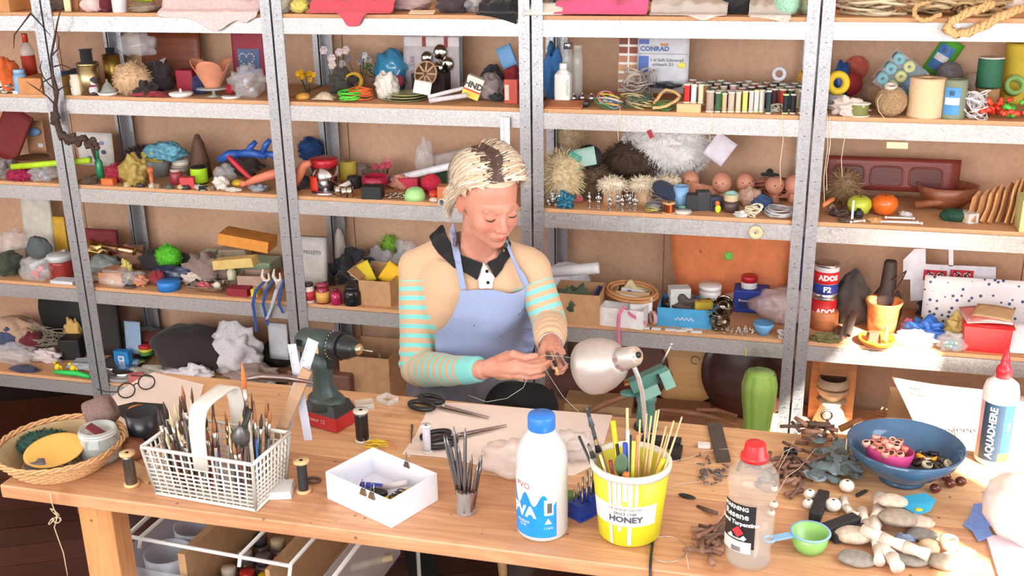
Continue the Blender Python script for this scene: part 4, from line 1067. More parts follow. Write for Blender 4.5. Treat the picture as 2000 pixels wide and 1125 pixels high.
part('plate',M().lathe([(0,0),(.056,0),(.058,.003),(0,.003)],28),glass_m((210,220,215),.5),t_,(0,0,.026));part('foot',M().lathe([(.03,0),(.006,.004),(.005,.026),(0,.026)],16),glass_m((210,220,215),.5),t_)
TERR=mat((212,140,108),.8,0,.06,40,.15)
def torn(u,v):
 a=u*2*PI;lobe=abs(math.sin(a*1.5+.3))**.8
 z=v*(.048+.050*lobe);r=.026+.022*(z/.05)+.008*lobe*v
 return(r*math.cos(a),r*math.sin(a),z)
tp=M().grid(torn,48,12);tp.lathe([(0,.001),(.027,.001),(.026,.004),(0,.004)],24)
to=solo('terracotta_pot',tp,TERR,'terracotta pot with a torn three-pointed rim on the glass stand','pot',p_+Vector((0,0,.030)));md=to.modifiers.new('s','SOLIDIFY');md.thickness=.003
p_,k_=pos(2,449,193,.03);lt(2,452,195,40,4,[(0,0),(.8,0),(1,1),(0,.7)],WHITEP,'small_saucer','small white saucer with the red berry ball','saucer')
ball(2,449,190,21,(168,40,52),'berry_ball','red berry-like ball on the small white saucer','ball',5,.006,.01)
bg(2,487,195,62,.12,58,'plastic_bag','white translucent plastic bag under the framed heart picture',11,([(200,150,130),(190,190,200)],8,.01),FILM,.3)
o=sheet(2,490,150,66,88,.33,(150,52,70),'framed_picture','red-framed blue picture of a chain heart leaning on the wall','picture',.05,0,.012)
part('picture',M().box((.004,.058,.0135),(.088,.088,.002)),mat((62,84,130),.4),o)
for q in range(22):
 a_=q/22*2*PI;hx,hy=.030*math.sin(a_)**3,.0018*(13*math.cos(a_)-5*math.cos(2*a_)-2*math.cos(3*a_)-math.cos(4*a_))
 part('chain_link',M().ell((hx-.004,hy+.064,.0155),(.0042,.003,.0012),8,4),mat((206,204,210),.5),o)
cr(2,292,194,70,.05,10,(150,42,54),'ribbon_scraps','dark red ribbon scraps at the front edge before the wool ball','ribbon',47,.4)
# ---------------- second row, bay 2
def flower(lv,px,py,h,cols,name,label,n=8,spread=30,stemc=(60,80,44),seed=0,pr=.010,dep=.1):
 p,k=pos(lv,px,py,dep);rd=random.Random(seed);t=thing(name,label,'flowers',p)
 st=M();hd=M()
 for i in range(n):
  x,y=rd.uniform(-.5,.5)*spread*k,rd.uniform(-.4,.4)*dep;z=h*k*rd.uniform(.55,1.)
  st.tube([(x*.2,y*.2,.002),(x*.7,y*.6,z*.6),(x,y,z)],.0011,5,mat(stemc,.8))
  m=mat(cols[i%len(cols)],.8)
  for q in range(6):
   a=q*PI/3;hd.ell((x+pr*.55*math.cos(a),y+pr*.3*math.sin(a),z+pr*.5*math.sin(a)),(pr*.5,pr*.35,pr*.5),7,5,m)
  hd.ell((x,y-pr*.3,z),(pr*.45,pr*.3,pr*.45),7,5,m)
 part('stems',st,None,t,kind='stuff');part('petals',hd,None,t,kind='stuff');return t
flower(2,602,186,42,[(232,176,30)],'silk_flowers','yellow silk flowers spilling over the shelf, second bay',9,44,seed=3,pr=.010)
lt(2,592,196,32,12,[(0,0),(.7,0),(1,.2),(.7,.8),(0,1)],(214,154,66),'orange_candle','flat orange candle on the front edge under the yellow flowers','candle')
p_,k_=pos(2,635,197,.05);solo('seashell',M().grid(lambda u,v:((u-.5)*.078,(v-.5)*.05,.003+.022*math.sin(PI*u)*math.sin(PI*v)+.0012*math.sin(u*50)),40,14,None,.002),mat((206,186,160),.5,0,.25,50,.2),'striped oval seashell right of the yellow flowers','shell',p_)
flower(2,658,180,78,[(226,206,206),(214,196,190)],'silk_roses','white silk roses standing behind the yellow wire coil',6,44,(86,84,74),5,.016)
cr(2,672,185,50,.1,40,(70,66,60),'dried_leaves','dark dried leaves under the white silk roses','leaves',52,.4)
flower(2,704,178,72,[(206,200,196),(120,110,110)],'dried_bouquet','grey and white dried bouquet in a clear wrap, second bay',7,54,(80,76,60),6,.013)
bg(2,770,172,66,.11,72,'blue_plastic_bag','shiny turquoise cellophane bag behind the green sprig',14,None,film((62,150,196),.8,.12),.2)
def bush(lv,px,py,w,h,c,name,label,seed=0,n=60,dep=.1):
 p,k=pos(lv,px,py,dep);rd=random.Random(seed);ms=M();m=mat(c,.7)
 for i in range(n):
  a=rd.uniform(0,6.28);q=rd.uniform(0,.5);z=rd.uniform(.15,1)*h*k;x,y=q*w*k*math.cos(a),q*dep*math.sin(a);L=.012*rd.uniform(.7,1.4)
  d=Vector((rd.uniform(-1,1),rd.uniform(-1,1),rd.uniform(-.3,1))).normalized();s=d.orthogonal().normalized()*L*.25;c0=Vector((x,y,z))
  ms.add([c0-d*L,c0+s,c0+d*L,c0-s],[(0,1,2,3)],m)
  if i%5==0:ms.tube([(0,0,.001),(x*.5,y*.5,z*.6),(x,y,z)],.001,4,m)
 return solo(name,ms,None,label,'foliage',p,kind='stuff')
bush(2,742,178,60,52,(52,96,44),'green_sprig','dark green artificial sprig under the turquoise cellophane',4,90)
def coil(lv,px,py,w,h,c,name,label,n=9,r=.0014,tilt=0.,seed=0,cat='wire'):
 p,k=pos(lv,px,py,w*.0017);rd=random.Random(seed);ms=M();m=mat(c,.5);R=w*k/2
 Tm=Matrix.Rotation(tilt,4,'X')
 for i in range(n):
  rr=R*rd.uniform(.72,1.);z=h*k*rd.uniform(.0,1.)*(1 if not tilt else .3);ph=rd.uniform(0,6)
  ms.tube([Tm@Vector((rr*math.cos(a),rr*math.sin(a),z+.003*math.sin(2*a+ph)))+Vector((0,0,R*math.sin(abs(tilt))+r+.004))for a in[q*PI/12 for q in range(24)]],r,5,m,closed=True)
 return solo(name,ms,None,label,cat,p)
coil(2,691,186,42,8,(232,186,50),'wire_coil','yellow plastic wire coil standing upright among the flowers',10,tilt=1.1,seed=1)
coil(2,684,203,46,16,(98,224,76),'wire_coil','bright green wire coil on the shelf edge, second bay',12,seed=2)
coil(2,706,199,50,18,(240,116,60),'wire_coil','orange wire coil lying right of the green coil',14,seed=3)
cr(2,756,196,44,.06,48,(224,214,206),'white_petals','white fabric petals right of the orange coil','cloth',61,.3)
ball(2,780,182,22,(200,84,110),'silk_rosebud','pink silk rosebud next to the white petals','flower',7,.020)
p_,k_=pos(2,792,200,.12);
for i,(c_,r_)in enumerate([((150,150,104),.080),((196,190,140),.074),((172,178,110),.068)]):
 solo('glass_plate',M().lathe([(0,0),(r_*.7,0),(r_,.006),(r_*.97,.007),(r_*.68,.002),(0,.002)],30),mat(c_,.25),['greenish glass plate lowest in the stack of three','pale glass plate between two green plates','olive glass plate on top of the plate stack'][i],'plate',p_+Vector((.004*i,0,.0085*i)),group='stacked glass plates')
o=sheet(2,848,175,120,104,.30,(188,178,182),'display_bag','hanging clear display bag with silver baubles on the back wall','packaging',.04,0,.004)
part('header',M().box((.0,.165,.006),(.205,.030,.003)),mat((214,206,206),.6),o);part('side_band',M().box((.103,.09,.006),(.012,.18,.004)),BLACKP,o)
text_mesh('am Sea',.030,mat((150,140,160),.6),o,(-.078,.075,.009),(0,0,PI/2))
for(x,y,r_)in((-.02,.11,.022),(.03,.13,.026),(.055,.09,.024),(.02,.075,.022)):part('silver_bauble',M().ell((x,y,.012),(r_,r_*1.1,.012),14,8),metal_m((200,200,190),.15),o)
for x in(-.03,.05):part('red_ribbon',M().box((x,.165,.010),(.012,.034,.002)),mat((150,50,46),.6),o)
p_,k_=pos(2,838,190,.14);solo('dark_box',M().box((0,0,.034),(.12,.07,.068)),mat((44,32,30),.7),'dark brown box holding up the carved wooden disc','box',p_+Vector((0,.03,0)))
dk=M();dk.lathe([(0,0),(.044,0),(.044,.005),(0,.005)],30,wood_m((110,78,58)))
for q in range(8):a_=q*PI/4;dk.box((.024*math.cos(a_),.024*math.sin(a_),.0065),(.034,.006,.004),wood_m((190,152,120)),rz=a_)
dk.tube([(.042*math.cos(q*PI/14),.042*math.sin(q*PI/14),.007)for q in range(28)],.003,6,wood_m((190,152,120)),closed=True)
solo('carved_disc',dk,None,'round carved wooden lattice disc leaning on the dark box','ornament',p_+Vector((.004,-.030,.072)),rot=(1.25,0,-.2))
sheet(2,823,184,34,26,.05,(232,226,222),'folded_paper','folded white paper standing left of the paper tubes','paper',.5,.3,.003,roll=.2)
rod(2,836,190,905,172,.05,.10,.007,(226,222,222),'paper_tube','white paper tube pointing up to the letter carton','tube')
rod(2,838,197,912,186,.02,.05,.008,(214,208,210),'paper_tube','white paper tube lowest at the shelf edge before the letter carton','tube')
p_,k_=pos(2,918,200,.05);o=k_box(.058,.040,.072,(232,224,206),'letter_carton','small tilted white and yellow carton with black letters','carton',p_+Vector((0,0,.013)),0,rot=(.0,.38,.15))
part('yellow_base',M().box((0,-.0206,.014),(.057,.001,.026)),mat((226,206,80),.5),o);part('red_stripe',M().box((0,-.0212,.026),(.056,.001,.005)),mat((206,50,60),.5),o)
text_mesh('HND',.028,BLACKP,o,(0,-.0215,.044),(PI/2,0,0),bold=.001,ext=.0005)
bg(2,956,198,54,.1,46,'grey_bag','grey translucent bag right of the letter carton',16,None,mat((150,136,134),.5),.2)
cr(2,962,180,50,.12,46,(40,38,40),'black_felt','black felt heap behind the grey bag, second bay','felt',63)
cr(2,998,176,32,.08,48,(160,48,56),'red_felt','red felt heap above the red packet beside the centre post','felt',64)
sheet(2,998,130,30,40,.30,(110,160,205),'blue_glove','light blue rubber glove at the wall beside the centre post','glove',.1,0,.01,roll=-.4)
p_,k_=pos(2,999,203,.03);o=k_box(.044,.02,.078,(196,80,66),'red_packet','red packet with clear window standing against the centre post','packet',p_);part('white_panel',M().box((-.012,-.0105,.036),(.014,.001,.05)),mat((226,206,190),.6),o)
cr(2,970,199,28,.03,14,(48,50,56),'pine_cone','small dark cone at the front edge beside the red packet','cone',66,.4)
# ---------------- second row, bay 3
cr(2,1080,196,36,.1,92,(60,116,178),'blue_cloth','blue cloth hanging behind the white bottle, third bay','cloth',71)
o=sheet(2,1098,212,76,56,.012,(196,122,78),'leather_scrap','orange-brown leather scrap under the white bottle','leather',1.45,0,.002)
p_,k_=pos(2,1100,204,.05)
b_=thing('lab_bottle','square white plastic bottle with faint label on the leather scrap','bottle',p_+Vector((0,0,.004)))
bevel(part('body',M().box((0,0,.048),(.052,.046,.092)),plast((232,230,224)),b_),.008,3);part('shoulder',M().lathe([(.026,0),(.013,.012),(.011,.016),(0,.016)],20),plast((232,230,224)),b_,(0,0,.092))
part('cap',M().lathe(rounded(.0125,.018),20),WHITEP,b_,(0,0,.107));text_mesh('TOSPHAT',.012,mat((150,150,156),.6),b_,(.017,-.0236,.05),(PI/2,PI/2,0))
for x,h,lb in((1109,104,'tall clear glass tube behind the white bottle, aluminium cap'),(1128,100,'clear glass tube right of the aluminium capped one')):
 jr(2,x,196,20,h,GLASS,metal_m((200,200,200),.3)if x<1115 else GLASS,'glass_tube',lb,'tube',neck=.8,lidh=.1)
for x,y,c_,lb in((1118,204,(180,176,180),'silver bauble nearest the white bottle'),(1135,203,(200,180,190),'pinkish silver bauble second from the white bottle'),(1153,204,(200,196,200),'silver bauble in the middle of the bauble row'),(1172,203,(170,166,170),'silver bauble next to the coloured strings')):
 p_,k_=pos(2,x,y,.03);o=solo('bauble',M().ell((0,0,.0135),(.0135,)*3,16,10),metal_m(c_,.12),lb,'bauble',p_+Vector((0,.02,0)),group='silver baubles')
 part('cap',M().lathe([(.004,0),(.004,.005),(0,.005)],10),STEEL,o,(0,0,.0262))
p_,k_=pos(2,1146,210,.03);o=solo('film_canister',M().lathe(rounded(.0105,.032),20,T=Matrix.Rotation(-PI/2,4,'X').inverted()@Matrix.Identity(4)),BLACKP,'small black canister lying with its pale blue end forward','canister',p_+Vector((0,.012,.0108)))
part('end_cap',M().lathe([(0,0),(.0095,0),(.0095,.002),(0,.002)],20,T=Matrix.Translation((0,.001,0))@Matrix.Rotation(PI/2,4,'X')),mat((140,190,226),.4),o)
o=sheet(2,1226,180,38,112,.30,(232,228,222),'swatch_card','paint swatch card of brown tones on the back wall','card',.03,0,.003)
for i,c_ in enumerate([(122,62,44),(142,72,52),(184,124,92),(196,148,112),(186,144,116),(150,110,88)]):
 for sx in(-1,1):patch(o,c_,sx*.0175,.168-i*.029,.029,.021,z=.001)
o=sheet(2,1293,182,99,108,.28,(208,208,214),'blister_card','large blue and white blister card on the back wall','packaging',.03,0,.003)
patch(o,(92,112,186),-.064,.167,.034,.016);patch(o,(80,110,180),-.064,.066,.034,.11,z=.0008);patch(o,(70,72,80),0,.128,.162,.0012,z=.001);patch(o,(196,130,92),.003,.158,.026,.008,z=.001)
text_mesh('CONRAD',.021,mat((40,96,160),.5),o,(-.028,.144,.0045),(0,0,0),bold=.0006,sx=1.05)
text_mesh('1 st Soft-Schrumpf-',.0145,mat((60,62,70),.5),o,(.014,.108,.0045),(0,0,0));text_mesh('schlauch 2:1',.0145,mat((60,62,70),.5),o,(.0,.094,.0045),(0,0,0))
part('yellow_badge',M().ell((.062,.092,.004),(.015,.009,.001),20,6),mat((222,214,80),.5),o)
part('dark_sleeving',crumple(.10,.02,.05,4,.25),mat((48,46,52),.35),o,(.012,.03,.008))
# strings and cords
MULTI=[(222,200,70),(80,160,110),(190,90,110),(210,208,200),(110,170,190),(236,150,150)]
tg(2,1192,216,66,.09,30,None,'string_tangle','tangle of brightly coloured strings right of the baubles','string',12,.0014,50,2.6,MULTI)
tg(2,1250,200,80,.12,62,None,'cord_tangle','big tangle of grey and cream cords in the middle of the bay','cord',14,.0019,60,2.6,[(186,168,158),(206,192,176),(168,150,146)])
tg(2,1247,216,74,.07,30,None,'string_tangle','low tangle of green and cream strings under the grey cords','string',12,.0013,70,2.6,[(206,196,130),(62,96,70),(196,176,150)])
braid([Vector(col_at(1278,YF+.04,ST[2]+.02)),Vector(col_at(1300,YF+.10,ST[2]+.052)),Vector(col_at(1328,YF+.06,ST[2]+.040)),Vector(col_at(1300,YF+.02,ST[2]+.016)),Vector(col_at(1276,YF+.02,ST[2]+.010))],.0045,mat((226,186,130),.8),'beaded_braid','cream and orange braid loop between cords and thread spools')
tg(2,1296,219,50,.05,20,(92,130,70),'green_fringe','green thread fringe lying in front of the braid loop','thread',10,.0009,80,2.5)
bx(2,1346,220,46,.05,16,LWOOD,'wood_block','small pine block carrying three thread spools','block')
p_,k_=pos(2,1346,220,.05);zb=16*k_*1.04+.0005
for x,c_,w_,lb in((1341,(206,40,36),13,'red thread spool on the pine block'),(1354,(216,206,210),12,'white thread spool in the middle of the pine block'),(1368,(214,198,168),11,'beige thread spool right on the pine block')):
 q=col_at(x,p_.y-.006,ST[2]+zb);k_spool(w_*k_,.058,c_,(226,220,206),'thread_spool',lb,'spool',q,group='thread spools')
FR=[(1386,17,40,(176,156,142),'taupe thread spool, first in the front row beside the pine block'),(1401,11,38,(60,96,70),'dark green thread spool with zigzag wrap in the front row'),(1414,10,36,(206,176,140),'narrow tan spool between zigzag and beige ones'),(1427,14,38,(196,178,160),'wide beige thread spool in the front row'),
(1441,11,38,(216,200,170),'cream thread spool right of the wide beige one'),(1454,11,40,(228,214,110),'pale yellow thread spool in the front row'),(1466,10,40,(200,196,190),'light grey thread spool right of the pale yellow one'),(1476,10,42,(222,224,214),'white thread spool with green rim in the front row'),
(1487,11,42,(214,214,212),'white thread spool last of the pale front row'),(1500,10,44,(36,60,60),'dark teal spool behind the bead string'),(1533,12,37,(30,32,34),'black thread spool with lime rim'),(1548,12,37,(36,36,40),'black thread spool with white rim'),(1566,16,44,(136,134,138),'wide grey thread spool by the right post')]
for x,w_,h_,c_,lb in FR:spl(2,x,220 if x<1500 else 223,w_,h_,c_,(214,230,150)if('lime' in lb or 'green rim' in lb)else(228,222,206),lb,group='thread spools')
MR=[(1386,15,(200,116,116),'dusty pink spool standing behind the taupe one'),(1404,17,(96,196,76),'bright green spool in the middle row'),(1424,13,(44,52,96),'navy spool in the middle row'),(1440,13,(214,166,182),'light pink spool in the middle row'),(1453,12,(220,186,60),'golden yellow spool in the middle row'),(1467,17,(82,76,130),'purple cone spool in the middle row'),
(1483,11,(226,216,110),'lemon yellow spool in the middle row'),(1497,14,(40,38,44),'wide black spool in the middle row'),(1511,13,(84,40,58),'tall maroon spool in the middle row'),(1527,16,(178,52,44),'tall red cone spool under the white tape ring'),(1543,13,(40,76,66),'bottle green spool in the middle row')]
for x,w_,c_,lb in MR:
 q=col_at(x,YF+.095,ST[2]);k=mpp(q);k_spool(w_*k,.058 if x<1500 else .066,c_,(226,222,200),'thread_spool',lb,'spool',q,group='thread spools')
rd=random.Random(5);BC=[(90,70,60),(60,60,66),(180,90,80),(120,140,130),(200,180,150),(40,50,60),(170,120,70),(210,160,170)]
NUM='first second third fourth fifth sixth seventh eighth ninth tenth eleventh twelfth thirteenth'.split()
bw=['brown','dark grey','brick red','sage','sand','ink blue','ochre','rose']
for r_,yy in enumerate((.155,.205,.255)):
 for i in range(13):
  x=1340+i*18+r_*6;q=col_at(x,YF+yy,ST[2]);ci=(i*3+r_*5)%8
  k_spool(14*mpp(q),.058+.004*((i+r_)%3),BC[ci],(216,212,204),'thread_spool',f"{bw[ci]} thread spool, {NUM[i]} from the left in the {('nearest', 'middle', 'rearmost')[r_]} of the three back rows",'spool',q,group='thread spools in the back rows')
q=col_at(1521,YF+.205,ST[2]+.070);solo('tape_ring',M().tube([(.017*math.cos(a),0,.017*math.sin(a))for a in[i*PI/12 for i in range(24)]],.0065,8,closed=True),mat((216,214,220),.6),'white tape ring standing on the back spools','tape',q+Vector((0,0,.025)))
fu(2,1566,196,26,.06,40,(214,170,90),'yellow_wool','yellow wool tuft hanging by the right post, third bay','wool',9,300,.012,.02)
tg(2,1513,220,30,.03,16,(196,186,176),'bead_string','small heap of clear bead string before the maroon spool','beads',6,.0018,88)
# ---------------- second row, bay 4
bg(2,1640,160,34,.08,70,'blue_packet','dark blue foil packet behind the yellow ring, right bay',71,None,mat((44,88,158),.3),.1)
q=col_at(1632,YF+.10,ST[2]);solo('yellow_ring',M().tube([(.024*math.cos(a),0,.026*math.sin(a)+.036)for a in[i*PI/12 for i in range(24)]],.0115,10,closed=True),mat((226,190,40),.6),'yellow foam ring beside the right post','ring',q+Vector((0,0,.05)))
ball(2,1670,186,46,(222,120,102),'yarn_ball','coral pink yarn ball behind, beside the bag of rolls',seed=11,z=.052,dy=.08)
ball(2,1658,200,46,(206,76,82),'yarn_ball','red pink yarn ball above the white lace',seed=12,z=.012,dy=.03)
ball(2,1630,216,34,(214,212,216),'yarn_ball','white crochet yarn ball right beside the right post',seed=13)
cr(2,1655,228,66,.06,32,(206,190,182),'lace_heap','white lace heap left of the olive spool','lace',72,.35)
spl(2,1676,233,44,24,(120,122,66),(226,222,206),'flat olive green wire spool at the front edge, right bay','wire_spool')
p_,k_=pos(2,1737,185,.12);t_=thing('bag_of_rolls','clear bag of blue, teal and yellow foam rolls leaning at the back','packaging',on_y(1737,172,YF+.17),rot=(0,.62,0))
part('film',M().box((0,.0,.045),(.115,.075,.115)),film((210,232,245),.22,.08),t_)
for i,(x,z,c_)in enumerate([(-.038,.012,(92,176,186)),(0,.012,(222,214,96)),(.038,.012,(66,130,210)),(-.038,.048,(92,176,186)),(0,.048,(222,214,96)),(.038,.048,(66,130,210)),(-.038,.084,(92,176,186)),(0,.084,(222,214,96))]):
 part('foam_roll',M().lathe([(.006,0),(.016,0),(.016,.07),(.006,.07),(.006,0)],18,T=Matrix.Translation((x,.034,z))@Matrix.Rotation(PI/2,4,'X')),mat(c_,.8),t_)
cr(2,1718,214,70,.09,56,(136,104,80),'twine_hank','brown twine hank behind the twine ball','twine',74,.15)
p_,k_=pos(2,1738,231,.08);t_=thing('twine_ball','sisal twine ball with hollow core at the front, right bay','twine',p_)
ms=M();thread_ball(ms,.044,mat((170,140,104),.9,0,.2,180,.5),21,50,.0016,(0,0,.044));part('windings',ms,None,t_);part('core_tube',M().lathe([(.014,0),(.017,0),(.018,.014),(.014,.014),(.014,0)],16,T=Matrix.Translation((-.006,-.006,.080))@Matrix.Rotation(.25,4,'X')),mat((206,200,190),.7),t_)
part('loose_end',M().tube([(-.03,-.03,.07),(-.042,-.034,.05),(-.036,-.044,.02),(-.018,-.05,.001)],.0012,5),mat((214,196,160),.8),t_)
def cone(lv,px,py,w,h,c,name,label,label_c=None,tip=.97,rings=18,z=0.,dy=0.,film_=False):
 p=pos(lv,px,py);p,k=pos(lv,px,py,w*p[1]);t=thing(name,label,'twine',p+Vector((0,dy,z)));r=w*k/2;hh=h*k*1.04
 pr=[(0,0)]+[((r*(1-(1-tip)*i/rings))*(1+.012*(i%2)),hh*i/rings)for i in range(rings+1)]+[(r*.3,hh),(r*.3,hh-.01),(0,hh-.01)]
 part('windings',M().lathe(pr,26),mat(c,.75,0,.12,300,.4),t)
 if label_c:
  part('paper_label',M().lathe([(r*1.02,hh*.12),(r*1.02,hh*.82)],8,a0=-PI/2-.95,a1=-PI/2+.35),mat(label_c,.5),t)
  part('label_band',M().lathe([(r*1.026,hh*.38),(r*1.026,hh*.56)],8,a0=-PI/2-.85,a1=-PI/2+.3),WHITEP,t)
  for q in range(6):part('barcode_bar',M().box((0,0,0),(.0012,.0005,hh*.13)),BLACKP,t,((r*1.035)*math.cos(-PI/2-.5+q*.07),(r*1.035)*math.sin(-PI/2-.5+q*.07),hh*.68),(0,0,-.5+q*.07))
 return t
cone(2,1805,236,68,72,(218,186,148),'twine_cone','large cream twine cone at the front of the right bay')
cone(2,1859,234,46,72,(124,134,112),'wrapped_spool','shrink-wrapped grey green twine spool with a blue label',(70,140,200),tip=.95)
tg(2,1902,236,54,.08,62,(226,224,226),'shredded_paper','white shredded strips between the green twine and the orange net','shreds',26,.0011,91,2.)
cone(2,1934,232,46,44,(172,136,96),'twine_cone','tan twine cone beneath the green one',dy=.10)
p_,k_=pos(2,1934,232,.07);q=Vector((p_.x,p_.y+.10,ST[2]+46*k_*1.04+.001));t_=thing('twine_cone','dark green twine cone stacked on the tan one','twine',q)
part('windings',M().lathe([(0,0)]+[(.036*(1+.012*(i%2)),.084*i/16)for i in range(17)]+[(0,.084)],24),mat((44,104,76),.7,0,.12,300,.4),t_);part('end_disc',M().lathe([(.010,0),(.037,0),(.037,.002),(.010,.002)],24),WHITEP,t_,(0,0,.0845))
cone(2,1988,214,50,112,(216,190,62),'twine_cone','tall yellow twine cone at the right picture edge',dy=.10)
p_,k_=pos(2,1824,190,.1);t_=cone(2,1822,200,46,70,(84,176,52),'wrapped_spool','bright green wrapped spool leaning over the grey yarn',(70,130,200),dy=.10,z=.045);t_.rotation_euler=(0,.5,0);t_.location.z=ST[2]+.075
for x,y,w_,c_,z_,dy_,lb in((1780,212,54,(22,58,48),.03,.10,'very dark green yarn ball between bag of rolls and green spool'),(1855,208,50,(150,146,154),.040,.09,'grey yarn ball behind the labelled green twine'),(1880,190,48,(146,144,150),.088,.14,'grey yarn ball higher up under the beam'),(1906,214,40,(200,184,166),.03,.12,'beige yarn ball behind the shredded strips'),(1905,186,44,(160,152,154),.11,.17,'light grey yarn ball wedged under the beam at right')):
 ball(2,x,y,w_,c_,'yarn_ball',lb,seed=x,z=z_,dy=dy_)
ms=M();rd=random.Random(8)
for i in range(36):
 c_=[(236,72,48),(240,90,60),(84,190,70),(226,60,40)][i%4];x,y,z=rd.uniform(-.06,.07),rd.uniform(-.02,.05),rd.uniform(.006,.048);a_=rd.uniform(0,6.28)
 ms.tube([(x,y,z),(x+.012*math.cos(a_),y+.012*math.sin(a_),z+.006),(x+.02*math.cos(a_+.7),y+.02*math.sin(a_+.7),z)],[.007,.008,.004],7,mat(c_,.35))
p_,k_=pos(2,1962,240,.07);solo('plastic_toys',ms,None,'heap of orange, red and green plastic bits at the lower right','toys',p_,kind='stuff')
p_,k_=pos(2,1980,215,.05);solo('green_tape',M().lathe([(.018,0),(.030,0),(.030,.035),(.018,.035),(.018,0)],22,T=Matrix.Rotation(1.2,4,'X')),mat((150,190,110),.6),'pale green tape roll above the orange bits','tape',p_+Vector((.003,.07,.055)))
for i,(x,y0,y1)in enumerate(((1616,228,396),(1621,232,372),(1648,228,345),(1528,226,362),(1390,222,276),(1211,216,274))):
 q0=on_y(x,y0,YF-.006);q1=on_y(x-(6 if i<2 else 3),y1,YF-.012)
 solo('loose_string',M().tube([on_y(x,y0-10,YF+.02),q0,q0.lerp(q1,.35)+Vector((.004,0,0)),q0.lerp(q1,.7)-Vector((.004,0,0)),q1],.0010,5),mat((226,208,180),.8),['pale string hanging close beside the right post','second pale string hanging beside the right post','cream string loop end hanging before the brown tray','cream string hanging before the doll heads','short string end hanging under the coloured spools','grey cord end hanging before the white fur'][i],'string')
# ---------------- third row
cr(3,12,352,34,.1,30,(150,140,136),'grey_scraps','grey scraps at the far left edge of the third row','scraps',101,.35)
sheet(3,10,330,60,100,.25,(120,34,34),'red_board','dark red triangular board leaning at the far left, third row','board',.1,0,.01,roll=.5)
o=sheet(3,75,300,40,62,.33,(178,132,98),'hanging_tag','brown card with a pale blue plastic dish on the wall at left','card',.02,0,.002)
part('blue_dish',M().ell((0,.09,.012),(.034,.018,.012),16,8),mat((112,150,196),.4),o);patch(o,(206,214,224),.018,.035,.022,.016)
rod(3,24,326,176,313,.03,.05,.0115,(186,222,40),'neon_tube','neon yellow-green tube lying behind the left post','tube')
fu(3,42,358,50,.06,20,(176,40,84),'pink_feather','dark pink feather bunch under the neon tube','feather',21,400,.015)
bg(3,88,362,52,.08,28,'clear_packets','heap of clear packets left of the left post, third row',105,([(150,160,190),(180,120,120),(200,200,200)],9,.008),FILM,.3)
lt(3,65,340,70,24,[(0,0),(.7,0),(1,.7),(.95,1),(.6,.3),(0,.3)],(150,112,84),'wicker_bowl','small brown wicker bowl behind the neon tube','bowl')
o=sheet(3,192,330,78,62,.30,(226,222,218),'picture_card','white card with small blue and red drawings, third row left','card',.06,0,.003)
for x,y,c_ in((-.03,.03,(60,130,190)),(.01,.085,(190,60,70)),(.035,.055,(90,100,150)),(-.005,.04,(120,130,170)),(.03,.09,(150,160,200))):part('drawing',M().ell((x,y,.0032),(.012,.009,.0008),12,5),mat(c_,.6),o)
jr(3,197,352,15,62,plast((56,150,110),.2),(56,150,110),'green_bottle','slim emerald green bottle right of the dry branch','bottle',neck=.45,lidh=.35)
fu(3,234,358,48,.07,32,(178,50,78),'pink_tulle','crumpled raspberry tulle right of the green bottle','tulle',22,500,.012)
fu(3,256,345,60,.09,44,(70,54,56),'dark_hair','dark brown hairpiece behind the raspberry tulle','hair',23,700,.02,dy=.08)
bx(3,214,362,25,.03,12,(226,110,56),'orange_eraser','orange block under the raspberry tulle at the front edge','block')
cr(3,175,362,30,.05,12,(86,66,54),'bark_piece','flat brown bark piece behind the left post, third row','bark',106)
cr(3,266,370,52,.06,50,(172,146,74),'gold_leaf_fan','gold and cream feather fan beside the orange pawn','fan',107,.4,.5)
bg(3,330,345,74,.09,30,'floral_pouch','turquoise floral pouch resting above the grey bucket',108,None,mat((96,156,176),.6,0,.5,70),.3)
bpy.data.objects['floral_pouch'].location=col_at(332,YF+.16,ST[3])+Vector((0,0,.072))
lt(3,310,350,56,42,[(0,0),(.72,0),(1,1),(.95,1),(.68,.05),(0,.05)],plast((150,152,158),.4),'grey_bucket','grey plastic bucket behind the orange pawn','bucket')
cr(3,308,320,50,.06,22,(206,186,70),'yellow_cloth','yellow cloth poking out of the grey bucket','cloth',110)
bpy.data.objects['yellow_cloth.001'].location=col_at(308,YF+.15,ST[3])+Vector((0,0,.065))
lt(3,394,350,40,80,[(0,0),(1,0),(.9,.4),(.55,.8),(.2,1),(0,1)],mat((100,72,58),.8,0,.2,60),'leather_cone','dark brown leather cone behind the neon green tape','cone')
for i in range(3):
 q=pos(3,352+2*i,352,.08)[0];q.z+=.001+i*.0235;k_jar(.062,.0225,(214,208,196),(190,184,176),'tin',['lowest white round tin of the stack behind the red jar','middle white round tin of the three-tin stack','topmost white round tin of the three-tin stack'][i],'tin',q,lidh=.3,neck=.97)
spl(3,391,362,33,32,plast((170,222,40),.3),BLACKP,'neon green tape roll with black core in the third row','tape_roll','tape',waist=.98)
p_,k_=pos(3,298,373,.04);solo('wooden_pawn',M().lathe([(0,0),(.013,0),(.012,.008),(.007,.02),(.009,.042),(.006,.048),(.012,.056),(.013,.066),(.007,.074),(0,.076)],20),wood_m((190,106,60),5),'orange-brown turned wooden pawn at the front edge','pawn',p_)
for i in range(9):
 x=250+i*19+(i%3)*5;cc=[(196,180,140),(70,60,58),(200,190,180),(150,120,90),(90,96,90)][i%5]
 cr(3,x,374-(i%2)*3,16,.02,8,cc,'trinket',['cream trinket at the foot of the gold fan','black trinket left of the pawn','white bead trinket in front of the pawn','tan trinket right of the pawn','olive button trinket behind the pawn','cream clip between pawn and red jar','black clip before the red jar','white cap trinket before the tin stack','tan stub beside the pink cube'][i],'trinket',120+i,.35,.4)
